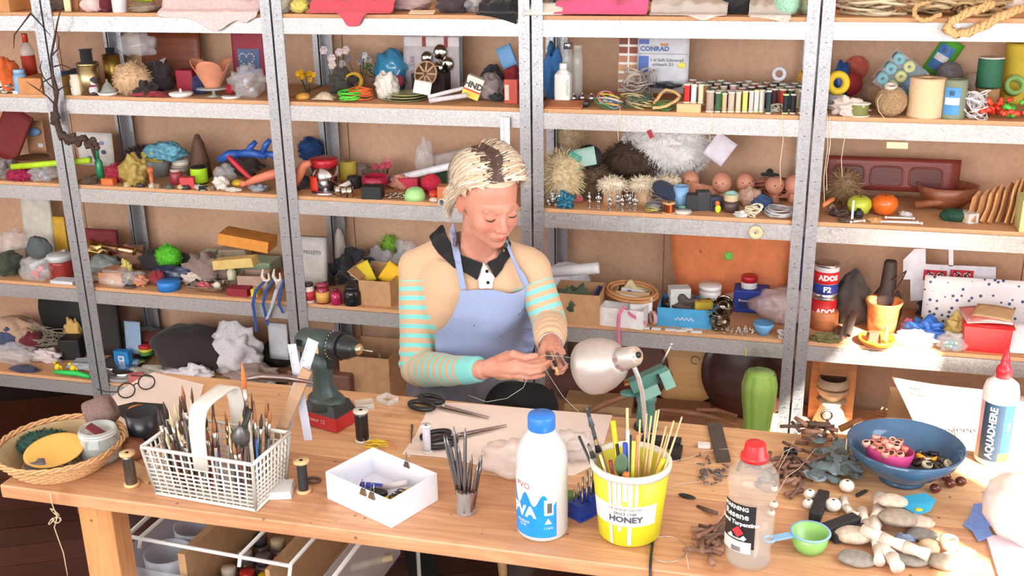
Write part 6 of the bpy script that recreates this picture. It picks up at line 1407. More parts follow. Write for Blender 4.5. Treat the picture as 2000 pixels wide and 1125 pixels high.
# ---------------- fourth row
def many(lv,rows):
 for r in rows:
  k,a=r[0],r[1:]
  {'b':bx,'c':cr,'g':bg,'j':jr,'l':lt,'f':fu,'s':sheet,'r':rod,'t':tg,'k':ct,'n':ball}[k](lv,*a[:-1],**a[-1])if isinstance(a[-1],dict)else{'b':bx,'c':cr,'g':bg,'j':jr,'l':lt,'f':fu,'s':sheet,'r':rod,'t':tg,'k':ct,'n':ball}[k](lv,*a)
LID=[(0,0),(1,0),(1,.9),(.95,1),(0,1)]
many(4,[
('c',20,545,60,.12,40,(60,66,50),'dark_green_cloth','very dark green cloth at the far left of the fourth row','cloth',201),
('g',30,522,62,.1,64,'clear_bag','clear bag with beige filling standing at the far left, fourth row',202,([(206,190,160)],6,.014)),
('s',90,530,66,140,.30,(206,200,190),'stained_board','pale stained board leaning on the wall behind the left post','board',.05,0,.012),
('s',128,520,26,84,.28,(206,160,50),'yellow_folder','mustard folder behind the left post, fourth row','folder',.05,0,.01),
('c',82,530,56,.07,62,(88,96,96),'slate_cone','dark grey stone wedge before the pale stained board','stone',203,.1,.8),
('r',60,520,128,490,.10,.14,.009,(206,210,222),'pale_tube','pale blue grey tube leaning over the slate wedge','tube'),
('g',74,560,66,.07,42,'clear_pouch','clear pouch with a coral filling hanging over the edge, fourth row left',205,([(222,96,90)],5,.012)),
('j',122,548,46,44,(150,50,44),(200,206,206),'jam_jar','red jar with pale lid behind the left post, fourth row','jar',{'neck':.98,'lidh':.25}),
('b',128,556,50,.05,6,(206,206,214),'flat_packet','flat pale packet beneath the red jar','packet'),
('s',200,500,78,52,.30,(120,36,48),'maroon_tray','maroon tray with two grooves leaning on the wall, fourth row','tray',.08,0,.012),
('g',196,520,60,.1,42,'gold_foil_bag','bag of gold foil behind the left post, fourth row',206,None,metal_m((214,176,110),.3),.3),
('r',202,480,262,492,.12,.10,.014,metal_m((220,180,140),.25),'foil_roll','roll of gold foil in clear wrap, fourth row','foil'),
('g',206,542,66,.09,36,'silver_bag','grey silver bag lying in front of the gold foil',207,None,mat((140,150,150),.3),.2),
('b',226,556,46,.1,22,(206,146,106),'open_carton','low pinkish carton behind the plastic scraps','carton',.2),
('c',262,530,60,.1,40,(150,106,84),'brown_scraps','brown paper scraps before the rear post, fourth row','scraps',208,.3),
('g',235,562,96,.09,26,'clear_scraps','heap of clear plastic scraps at the front edge, fourth row',209,([(220,220,200),(200,180,80),(120,130,150)],12,.008),FILM,.35),
('c',250,545,20,.03,34,(222,206,120),'yellow_figure','small yellow crumpled figure above the clear scraps','figure',210,.3),
('c',277,562,28,.04,20,(196,130,96),'orange_net','orange net bundle right of the clear scraps','net',211,.35),
('l',256,566,28,6,[(.6,0),(1,.5),(.6,1),(.6,0)],(70,60,60),'dark_ring','dark ring lying before the orange net','ring'),
('c',310,560,30,.05,26,(140,40,50),'red_beads','dark red beads left of the blue lid','beads',212,.4),
('f',336,540,52,.07,44,(92,190,46),'grass_block','bright green artificial grass block in the fourth row','grass block',71,900,.006,{'z':.03,'dy':-.01}),
('c',325,536,110,.1,40,(52,46,48),'black_bundle','black bundle under the green grass block','cloth',213),
('g',345,555,110,.06,30,'navy_bag','dark navy plastic bag before the black bundle',214,None,mat((52,60,86),.25),.25),
('l',331,573,45,17,LID,plast((48,126,206)),'blue_screw_top','bright blue screw lid at the front edge of the fourth row','lid'),
('c',338,558,26,.03,12,(90,56,46),'brown_cake','round brown cake on the blue lid','object',215,.05),
('c',382,560,56,.06,22,(206,190,176),'lace_strip','cream lace strip right of the blue lid','lace',216,.3),
('b',480,500,130,.1,24,(178,206,176),'foam_strip','long pale mint foam strip behind the foam wedges','foam'),
('b',412,505,26,.06,30,(186,210,182),'foam_piece','small mint foam piece standing left of the tan block','foam',.1),
('b',462,508,54,.08,42,(178,160,136),'tan_block','tan foam block between mint foam and mustard wedge','foam',.2),
('c',410,560,90,.1,54,(136,116,108),'grey_bag','brownish grey limp bag behind the silver foil dish','bag',217,.3),
('j',455,562,18,42,(206,200,170),(200,190,150),'small_vial','small cream vial right of the grey bag','bottle',{'neck':.5}),
('k',500,572,56,.08,32,(176,146,130),'cardboard_tray','grey brown carton tray left of the white antlers','carton',.15),
('b',469,580,44,.05,15,(136,28,44),'red_case','dark red flat case at the front edge beside the blue ribbons','box'),
('b',500,580,14,.03,14,(222,190,60),'yellow_chip','small yellow block next to the dark red case','block'),
('c',470,565,14,.02,10,(230,226,216),'white_stone','white pebble on the dark red case','pebble',218,.1,.5),
('c',690,560,60,.1,56,(38,38,42),'black_feathers','black feather bundle behind the pink bottle','feather',220,.45),
('c',620,560,60,.08,40,(46,48,52),'black_crows','black feathered shapes behind the orange-label jar','feather',221,.45),
('s',615,555,60,92,.20,(214,210,206),'pellet_bag','white paper bag printed PELLETS at the left of the second bay','bag',.1,0,.03),
('c',668,520,20,.06,90,(206,196,190),'white_stick_bundle','tall pale bundle beside the rear post, fourth row','bundle',222,.05),
('j',605,594,22,38,(222,214,206),(60,60,62),'ink_jar','small white and red labelled jar at the shelf front, second bay','jar',{'labelc':(196,50,60)}),
('j',658,600,22,30,plast((170,30,76),.15),(120,30,60),'pink_bottle','small crimson pink bottle between the labelled jars','bottle',{'neck':.5}),
('j',690,602,36,36,plast((30,30,32),.1),(40,40,42),'black_pot','round glossy black pot beside the cardboard box','pot',{'neck':.8}),
('j',698,575,26,40,plast((70,60,60),.1),(190,180,160),'dark_jar','dark jar with pale lid behind the black pot','jar',{'neck':.9}),
('g',745,535,56,.1,60,'pink_clear_bag','clear pink bag in the back of the cardboard box',223,([(206,150,120),(206,60,60)],8,.012)),
('g',798,540,56,.1,74,'clear_wrap','crumpled clear wrap above the box next to the person\'s shoulder',224,None,FILM,.3),
('f',748,525,80,.1,56,(110,100,84),'dried_grasses','dark dried grasses with white bits behind the yellow packets','plant',72,260,.035,{'dy':.1}),
('f',752,530,30,.06,50,(130,180,60),'green_tuft','light green tuft among the dried grasses','plant',73,200,.02,{'z':.05,'dy':.07}),
('c',1108,570,90,.13,60,(222,218,224),'white_cloth','white folded cloth at the back of the fourth row beside the left post','cloth',230,.15),
('r',1062,532,1170,523,.12,.12,.020,(228,226,228),'paper_roll','thick white paper roll right of the person\'s shoulder','roll'),
('c',1122,602,108,.1,30,(212,202,196),'tissue_heap','creamy tissue paper heap on top of the carton','paper',231,.3),
('k',1132,648,92,.14,58,(190,146,106),'cardboard_box','open brown cardboard box right of the person\'s sleeve, fourth row','box',0),
('c',1120,640,70,.08,66,(70,80,62),'dark_green_scraps','dark green scraps filling the cardboard box','scraps',232,.3),
('r',1150,600,1172,560,.07,.14,.006,(60,80,190),'blue_pen','blue pen sticking out of the cardboard box','pen'),
('k',1238,620,66,.1,50,(196,160,120),'jewel_carton','open carton behind the white ribbon box','box',0),
('c',1240,615,60,.07,52,(206,190,150),'gold_trinkets','gold trinkets and cards filling the jewel carton','trinkets',233,.3,.3),
('k',1218,652,88,.07,36,(230,226,224),'white_box','small open white box with a pink ribbon in front','box',-.12),
('s',1252,612,44,30,.06,(226,224,226),'printed_card','white printed card beside the white ribbon box','card',.3,.2),
('k',1340,640,104,.14,36,(70,156,206),'blue_tin','light blue rectangular tin full of tools','tin',0),
('b',1325,628,40,.05,64,(196,200,196),'glass_slides','block of glass slides standing in the blue tin','slides',.3),
('c',1340,632,90,.06,50,(70,56,50),'tool_handles','dark tool handles inside the blue tin','tools',234,.3,.5),
('s',1425,590,240,150,.345,(222,128,78),'orange_chair_shell','large orange curved chair back leaning on the wall','chair back',.06,0,.014),
('b',1466,612,66,.08,44,(34,60,150),'blue_tub','royal blue rectangular tub under the red-lidded jar','tub',0),
('j',1385,618,42,56,(226,222,218),(236,232,230),'white_tub','white round tub with a yellow band left of the blue tub','tub',{'neck':1.,'labelc':(214,186,70)}),
('b',1372,634,34,.04,44,(206,176,60),'yellow_bag','yellow and white paper pouch before the white tub','pouch',.2),
('g',1520,640,96,.12,66,'pearl_bag','translucent pinkish bag of pearls beside the right post',235,([(216,196,186)],22,.007),film((222,196,196),.45,.3),.2),
('c',1450,600,74,.06,22,(222,212,214),'tissue_roll','pale tissue roll right of the metal pots','tissue',236,.1),
('l',1490,660,40,24,[(0,0),(.5,0),(1,.8),(.95,1),(.5,.2),(0,.2)],plast((110,170,220),.2),'pearl_cup','small blue dotted cup holding pearls, fourth row','cup'),
('l',1608,648,54,34,LID,wood_m((206,130,84),5),'round_wood_box','round orange-brown lidded wooden box in the right bay','box'),
('c',1660,640,66,.12,92,(70,62,58),'bark_sheet','dark curled bark sheet left of the turned wooden pot','bark',238,.15),
('c',1613,682,50,.05,12,(110,106,60),'herb_sprig','dry green sprig at the front edge of the right bay','plant',239,.5),
('c',1850,640,50,.08,36,(206,50,76),'red_ribbon_heap','pinkish red ribbon heap left of the red tub','ribbon',240,.4),
('c',1820,620,50,.06,40,(60,66,84),'dark_tinsel','dark tinsel heap behind the blue ribbons, right bay','tinsel',241,.4,.3),
('c',1806,668,60,.07,34,(52,110,196),'blue_tinsel','bright blue tinsel bow in the sunlit heap','tinsel',242,.5,.3),
('c',1776,655,30,.05,24,(206,110,160),'pink_bow','pink ribbon bow right of the turned wooden pot','ribbon',243,.4),
('g',1786,690,70,.07,30,'white_net_bag','sunlit white net bag in front of the blue tinsel',244,([(230,230,240),(120,170,220)],10,.009),FILM,.3),
('g',1856,690,52,.05,34,'bead_bag','small clear bag of blue and green beads beside the red tub',245,([(60,130,200),(60,170,110),(200,210,230)],26,.005),FILM,.25),
('c',1862,660,40,.06,34,(226,206,130),'yellow_ribbon','yellow and green ribbon curls left of the red tub','ribbon',246,.4),
('s',1985,690,70,60,.04,(226,222,226),'note_paper','white note sheet hanging at the right picture edge','paper',.7,0,.002),
])
q=on_y(486,487,YF+.12);solo('orange_foam',M().box((0,0,0),(.19,.10,.042)),mat((214,140,60),.8),'orange foam block lying tilted on top of the mint foam','foam',(q.x,q.y,q.z+.038),rot=(0,.16,.12))
q=on_y(460,512,YF+.05);solo('foam_wedge',M().box((0,0,0),(.165,.05,.034),taper=.97),mat((206,176,110),.8),'mustard foam wedge slanting before the tan block','foam',q,rot=(0,-.14,0))
t_=bpy.data.objects['pellet_bag'];text_mesh('PELLETS',.020,mat((120,124,128),.6),t_,(.008,.128,.032),(0,0,0));patch(t_,(70,70,76),-.045,.13,.012,.02,z=.03)
t_=bpy.data.objects['cardboard_box'];p_,k_=pos(4,742,615,.2)
k_carton(.118,.14,.092,(186,144,104),'open_box','open brown box with flaps left of the person\'s sleeve','box',p_+Vector((.01,0,0)),0,flaps=[(-1,0,.05,.9),(0,1,.03,-.3)])
for x,y,r_,lb,c_ in((722,530,-.5,'yellow card leaning in the open box',(214,190,40)),(752,530,.6,'orange-yellow packet with lettering in the open box',(232,180,20)),(772,535,.8,'lemon yellow packet beside the person\'s sleeve',(226,226,60))):
 q=on_y(x,y+16,YF+.08+.01*(x>750));sheet(4,x,y+22,34,40,.09+(x-720)*.0006,c_,'yellow_packet',lb,'packet',.2,0,.004,roll=r_)
t_=thing('glue_jar','glass jar with an orange paper label and red top','jar',pos(4,632,602,.05)[0]);part('body',M().lathe([(0,0),(.023,0),(.024,.045),(.019,.058),(.017,.060),(0,.060)],24),plast((150,40,60),.15),t_);part('paper_label',M().lathe([(.0246,.006),(.0246,.044)],24),mat((226,170,90),.6),t_);part('lid',M().lathe([(0,0),(.020,0),(.023,.012),(0,.014)],20),plast((150,60,80),.15),t_,(0,0,.061))
p_,k_=pos(4,412,578,.09);solo('foil_dish',M().grid(lambda u,v:(.075*(u-.5)*2,.05*(v-.5)*2,.004+.028*max(abs(u-.5),abs(v-.5))**2*4+.006*noise.noise(Vector((u*8,v*8,1)))),26,20,None,.001),metal_m((210,208,206),.16),'crinkled silver foil dish at the front edge, fourth row','foil',p_)
solo('white_ball',M().ell((0,0,.014),(.014,)*3,16,10),mat((232,222,200),.5),'cream ball lying in the silver foil dish','ball',p_+Vector((.028,0,.012)));cr(4,392,572,26,.03,12,(196,90,100),'pink_scrap','pinkish scrap in the silver foil dish','scrap',250,.4,.3);bpy.data.objects['pink_scrap'].location=p_+Vector((-.02,-.01,.012))
for i,x in enumerate((520,542)):
 ms=M();q=on_y(x,560,YF+.06);ms.tube([q,q+Vector((0,0,.02)),q+Vector((-.012,0,.04)),q+Vector((-.006,0,.068))],[.008,.008,.007,.003],7);ms.tube([q+Vector((0,0,.02)),q+Vector((.016,0,.03)),q+Vector((.014,0,.055))],[.007,.006,.003],7);solo('antler',ms,mat((222,206,190),.6),['left white antler piece above the carton tray','right white antler piece beside the second post'][i],'antler')
BL=cloth_m((36,72,140))
for i,(xs,lb,c_)in enumerate((((520,500,494,500),'blue ribbon band looping far left over the beam',0),((535,520,514,522),'second blue ribbon hanging over the beam',0),((552,540,532,520),'pale grey ribbon tail among the blue ribbons',1),((556,548,545,552),'short blue ribbon end next to the second post',0))):
 P=[on_y(xs[0],545,YF+.07),on_y(xs[1],566,YF-.01),on_y(xs[2],596,YF-.018),on_y(xs[3],648-12*i,YF-.018)]
 def rf(u,v,P=P):t=u*3;a=min(int(t),2);f=t-a;f=f*f*(3-2*f);c0=P[a].lerp(P[a+1],f);return c0+Vector(((v-.5)*.015*(1-.3*u),.003*math.sin(u*9),0))
 solo('ribbon',M().grid(rf,24,2),cloth_m((170,178,190))if c_ else BL,lb,'ribbon').modifiers.new('s','SOLIDIFY').thickness=.001
p_,k_=pos(4,1232,590,.2);q=col_at(1234,YF+.12,ST[4]+.085)
for i,(rx_,dz)in enumerate(((.088,0),(.084,.010),(.072,.006))):solo('embroidery_hoop',M().tube([(rx_*math.cos(a),.78*rx_*math.sin(a),0)for a in[w*PI/20 for w in range(40)]],.0055,8,closed=True),wood_m((196,142,92),5),['largest wooden embroidery hoop resting on the boxes','upper wooden embroidery hoop stacked on the largest','inner smaller embroidery hoop around the white card'][i],'hoop',q+Vector((0,0,dz)),rot=(.12,.08,0))
o=solo('sewing_card',M().box((0,0,0),(.078,.05,.002)),mat((226,224,230),.6),'white card with a blue square inside the embroidery hoops','card',q+Vector((0,0,-.004)),rot=(.35,.1,0));patch(o,(50,70,150),-.01,.01,.014,.010,z=-.001)
PK=cloth_m((214,120,150));P=[on_y(1218,600,YF-.0),on_y(1209,615,YF-.014),on_y(1207,640,YF-.016),on_y(1209,676,YF-.016)]
solo('pink_ribbon',M().grid(lambda u,v:P[min(int(u*3),2)].lerp(P[min(int(u*3),2)+1],u*3-min(int(u*3),2))+Vector(((v-.5)*.012,0,0)),18,2),PK,'pink ribbon tail hanging down over the beam','ribbon').modifiers.new('s','SOLIDIFY').thickness=.001;P2=[on_y(1216,600,YF+.01),on_y(1232,615,YF-.0),on_y(1262,632,YF+.0)]
solo('pink_bow',M().grid(lambda u,v:P2[min(int(u*2),1)].lerp(P2[min(int(u*2),1)+1],u*2-min(int(u*2),1))+Vector((0,0,(v-.5)*.014)),14,2),PK,'pink ribbon end across the white box','ribbon')
q=col_at(1272,YF+.05,ST[4]);solo('pink_tape_roll',M().lathe([(.020,0),(.024,0),(.024,.012),(.020,.012),(.020,0)],24,T=Matrix.Rotation(PI/2,4,'Y')),mat((206,156,150),.6),'pale pink tape roll standing right of the white box','tape',q+Vector((0,0,.0245)),.5)
t_=bpy.data.objects['blue_tin']
for i in range(9):part('daisy_print',M().lathe([(.0022,0),(.0035,0),(.0035,.0006),(.0022,.0006)],8,T=Matrix.Translation(((i-4)*.007,-.0706,.027+.005*(i%2)))@Matrix.Rotation(PI/2,4,'X')),WHITEP,t_)
o=bpy.data.objects['orange_chair_shell'];me=o.data;w_=max(v.co.x for v in me.vertices);h_=max(v.co.y for v in me.vertices)
for v in me.vertices:t=1-v.co.y/h_;v.co.x*=1-.22*t**2.2
part('green_sticker',M().lathe([(0,0),(.016,0),(.014,.001),(0,.001)],16),mat((120,196,90),.5),o,(-.012,h_*.58,.0145));part('screw',M().lathe([(0,0),(.004,0),(0,.003)],10),STEEL,o,(-.11,h_*.62,.014));solo('navy_board',M().box((0,0,.13),(.05,.01,.26)),mat((50,64,110),.6),'navy board edge behind the orange chair back','board',col_at(1552,YF+.30,ST[4]))
o=bpy.data.objects['blue_tub'];part('lid',M().box((0,0,.067),(.108,.086,.007)),plast((40,66,160)),o);part('label_panel',M().box((-.015,-.0408,.035),(.055,.001,.036)),mat((30,52,120),.4),o);text_mesh('Blossoms',.0125,WHITEP,o,(-.018,-.0415,.045),(PI/2,0,0));[part('white_dot',M().ell((.028,-.041,.018+i*.014),(.006,.001,.006),12,5),WHITEP,o)for i in range(3)]
q=Vector(o.location)+Vector((-.010,0,.0715));t_=k_jar(.054,.052,(226,222,222),(186,36,44),'red_lid_jar','white jar with a dark red lid on the blue tub','jar',q,lidh=.40,neck=.98)
PW=metal_m((150,142,132),.14)
for i in range(2):
 p_,k_=pos(4,1405,652,.07);t_=thing('pewter_pot',['lower dark polished metal pot, footed','upper polished metal pot tipped open on the lower one'][i],'pot',p_+Vector((.003*i,0,.057*i+.004)),rot=(.5*i,.25*i,0));part('body',M().lathe([(0,0),(.020,.004),(.034,.020),(.034,.034),(.027,.050),(.030,.056),(.027,.056),(.024,.050),(.030,.034),(.020,.010),(0,.006)],28),PW,t_)
 for s in range(3):a_=s*2.09;part('foot',M().ell((.020*math.cos(a_),.020*math.sin(a_),.003),(.005,.005,.006),8,6),PW,t_)
 part('spout',M().tube([(-.03,0,.04),(-.042,-.004,.056)],[.007,.003],8),PW,t_)
for nm,x,y,n_,c_,lb in(('pearl_heap',1470,655,50,(216,200,186),'loose pearl strings heaped before the pearl bag'),('chain_heap',1432,668,40,(170,156,140),'silvery chain heap at the front edge right of the pots')):
 rd=random.Random(n_);ms=M();[ms.ell((rd.uniform(-.05,.05),rd.uniform(-.02,.03),rd.uniform(.003,.014)),(.0038,)*3,7,5)for _ in range(n_)];solo(nm,ms,mat(c_,.25,.3),lb,'beads',pos(4,x,y,.05)[0],kind='stuff')
for i,(x,y,r_)in enumerate(((1280,648,0),(1310,650,.1),(1342,646,.2),(1340,640,-.2),(1330,662,.3),(1262,658,0),(1360,664,.1))):p_,k_=pos(4,x,y,.02);o=k_box(.036,.014,.004,(222,222,220),'small_label',['white label strip left of the pewter pots, first','long white label strip in the middle','clear edged label before the blue tin','label piece touching the blue tin','white label nearest the shelf edge','label piece by the pink ribbon','grey label strip left of the pot feet'][i],'label',p_,r_)
tg(4,1526,672,24,.03,20,(226,226,232),'white_tassel','white string tassel beside the right post, fourth row','tassel',8,.0010,61,2)
# right bay cans and pots
q=pos(4,1606,628,.06)[0];q.y=YF+.16;q=col_at(1606,q.y,ST[4])
for i,(c_,tx,lb)in enumerate((((206,34,40),'ADOS','lower red can beside the right post'),((226,222,224),'ADOS','upper white, red and blue can stacked on the red one'))):
 t_=thing('glue_can',lb,'can',q+Vector((0,0,i*.112)));part('body',M().lathe([(0,0),(.040,0),(.041,.003),(.039,.006),(.039,.102),(.041,.105),(.041,.108),(.034,.110),(0,.108)],30),STEEL,t_)
 part('printed_wrap',M().lathe([(.0394,.008),(.0394,.100)],30),mat(c_,.4),t_)
 if i:part('red_band',M().lathe([(.0398,.045),(.0398,.085)],30),mat((214,40,48),.4),t_);part('blue_band',M().lathe([(.0398,.010),(.0398,.044)],30),mat((40,60,150),.4),t_);curved_text('F2',.026,WHITEP,t_,.0402,-PI/2+.1,.027,bold=.001)
 curved_text('ADOS',.024,WHITEP,t_,.0402,-PI/2+.15,.066 if i else .062,bold=.0012)
for i,(x0,y0,x1,y1,r_)in enumerate(((1622,672,1640,640,.010),(1640,668,1660,620,.012),(1655,655,1668,610,.011),(1648,676,1662,652,.008))):k_tube(0,r_,mat((110,88,76),.8,0,.2,60),'bark_tube',['lowest rolled bark tube near the sprig','second rolled bark tube','tallest rolled bark tube against the bark sheet','short bark tube nearest the turned pot'][i],'bark',on_y(x0,y0,YF+.05),on_y(x1,y1,YF+.12),14,True)
WOODB=wood_m((206,132,78),4,.3,.3);p_,k_=pos(4,1722,662,.11)
o=solo('turned_wood_pot',M().lathe([(0,0),(.044,0),(.047,.03),(.050,.075),(.060,.098),(.058,.101),(.051,.098),(.043,.076),(.040,.012),(0,.010)],36),WOODB,'large turned orange-brown wooden pot in the right bay','pot',p_+Vector((0,.02,.006)))
p_,k_=pos(4,1712,684,.06);solo('amber_ring_dish',M().lathe([(0,0),(.048,0),(.058,.016),(.058,.022),(.053,.022),(.046,.006),(0,.006)],36),mat((226,140,50),.2,0,.3,30),'amber and orange shallow dish in the sunlight','dish',p_);solo('comb_wedge',M().box((0,0,.016),(.046,.03,.032),taper=.7),mat((120,78,56),.8,0,.4,220,.6),'brown coconut-like wedge lying in the amber dish','wedge',p_+Vector((-.012,0,.007)),.3);solo('horn_ring',M().tube([(0,.020*math.cos(a),.026*math.sin(a))for a in[w*PI/12 for w in range(24)]],.004,7,closed=True),mat((236,190,120),.2),'pale horn ring upright on the amber dish','ring',p_+Vector((.024,-.008,.035)))
q=col_at(1727,YF+.22,ST[4]);solo('carved_flask',M().lathe([(0,0),(.05,0),(.062,.05),(.058,.09),(.042,.115),(.030,.130),(.026,.19),(.024,.215),(.020,.222),(0,.222)],24,sx=.85,sy=.6),mat((58,42,36),.6,0,.3,60,.5),'dark carved wooden flask standing behind the turned pot','flask',q)
solo('caliper',M().tube([on_y(1742,548,YF+.2),on_y(1770,530,YF+.2),on_y(1760,550,YF+.19),on_y(1744,578,YF+.19)],[.002,.005,.003,.003],6),IRON,'dark metal caliper hooked on the carved flask','tool')
FP=[(1764,508),(1786,486),(1808,486),(1808,586),(1778,588),(1778,546),(1764,546)]
def wall_poly(name,pts,dy,th,m,label,cat):
 W_=[on_y(x,y,YF+dy)for x,y in pts];ms=M().add([Vector((w.x,w.y,w.z))for w in W_]+[Vector((w.x,w.y+th,w.z))for w in W_],[tuple(range(len(W_))),tuple(reversed(range(len(W_),2*len(W_))))]+[(i,(i+1)%len(W_),len(W_)+(i+1)%len(W_),len(W_)+i)[::-1]for i in range(len(W_))],None,False);return solo(name,ms,m,label,cat)
FW=mat((222,220,230),.7);o=wall_poly('mat_board',FP+[],.30,.004,FW,'white cut mat board leaning behind the speckled sheet','board')
for pts in([(1808,516),(1945,522),(1945,560),(1808,560)],[(1853,488),(1862,488),(1862,520),(1853,520)]):W_=[on_y(x,y,YF+.30)for x,y in pts];part('mat_strip',M().add([tuple(w)for w in W_]+[(w.x,w.y+.004,w.z)for w in W_],[(0,1,2,3),(7,6,5,4),(0,4,5,1),(1,5,6,2),(2,6,7,3),(3,7,4,0)],None,False),FW,o)
for x in(1826,1878):
 a_=on_y(x,538,YF+.297);o2=part('koru_print',M().box(tuple(a_),(.072,.002,.036)),mat((190,40,60),.6),o)
 for s in(-1,1):part('spiral',M().tube([a_+Vector((s*.014+(.013-w*.0007)*math.cos(w*.55),-.002,(.011-w*.0006)*math.sin(w*.55)))for w in range(18)],.0012,5),WHITEP,o2);part('black_curve',M().tube([a_+Vector((s*.022,-.0018,-.014)),a_+Vector((s*.008,-.0018,.0)),a_+Vector((s*.024,-.0018,.014))],.0026,5),BLACKP,o2)
SPK=mat((226,222,226),.4);sp=bpy.data.materials.new('speckled');sp.use_nodes=True;nt=sp.node_tree;vo=nt.nodes.new('ShaderNodeTexVoronoi');vo.inputs['Scale'].default_value=48;r_=nt.nodes.new('ShaderNodeValToRGB');r_.color_ramp.elements[0].position=.22;r_.color_ramp.elements[1].position=.28;r_.color_ramp.elements[0].color=lin((56,74,116))+(1,);r_.color_ramp.elements[1].color=lin((222,218,220))+(1,);tc=nt.nodes.new('ShaderNodeTexCoord');nt.links.new(tc.outputs['Object'],vo.inputs['Vector']);nt.links.new(vo.outputs['Distance'],r_.inputs['Fac']);nt.links.new(r_.outputs['Color'],nt.nodes['Principled BSDF'].inputs['Base Color'])
o=sheet(4,1910,650,215,100,.22,(0,0,0),'speckled_sheet','white sheet with blue and brown speckles leaning behind the red tub','sheet',.1,0,.006,sp)
p_,k_=pos(4,1922,690,.12);RT=plast((214,34,40),.3);t_=thing('red_tub','bright red plastic tub full of papers at the right','tub',p_,-.06);w_,d_,h_=.142,.11,.090
part('body',M().box((0,0,h_/2),(w_*.92,d_*.92,h_),taper=1.06),RT,t_);part('rim',M().tube([(x*w_/2,y*d_/2,h_-.004)for x,y in((-1,-1),(1,-1),(1,1),(-1,1))],.005,6,closed=True),RT,t_)
for i,(c_,rz_,lb)in enumerate((((222,196,190),.1,'pinkish paper lowest on the red tub'),((228,214,214),-.15,'pale paper in the middle of the red tub pile'),((206,120,116),.25,'red tissue sheet on the red tub pile'),((206,168,124),-.3,'kraft paper envelope on top of the red tub'))):k_sheet(.135-.008*i,.10,mat(c_,.8),'paper_sheet',lb,'paper',p_+Vector((0,-.045,h_+.001+.006*i)),(.06,0,rz_),.003,curl=.03)
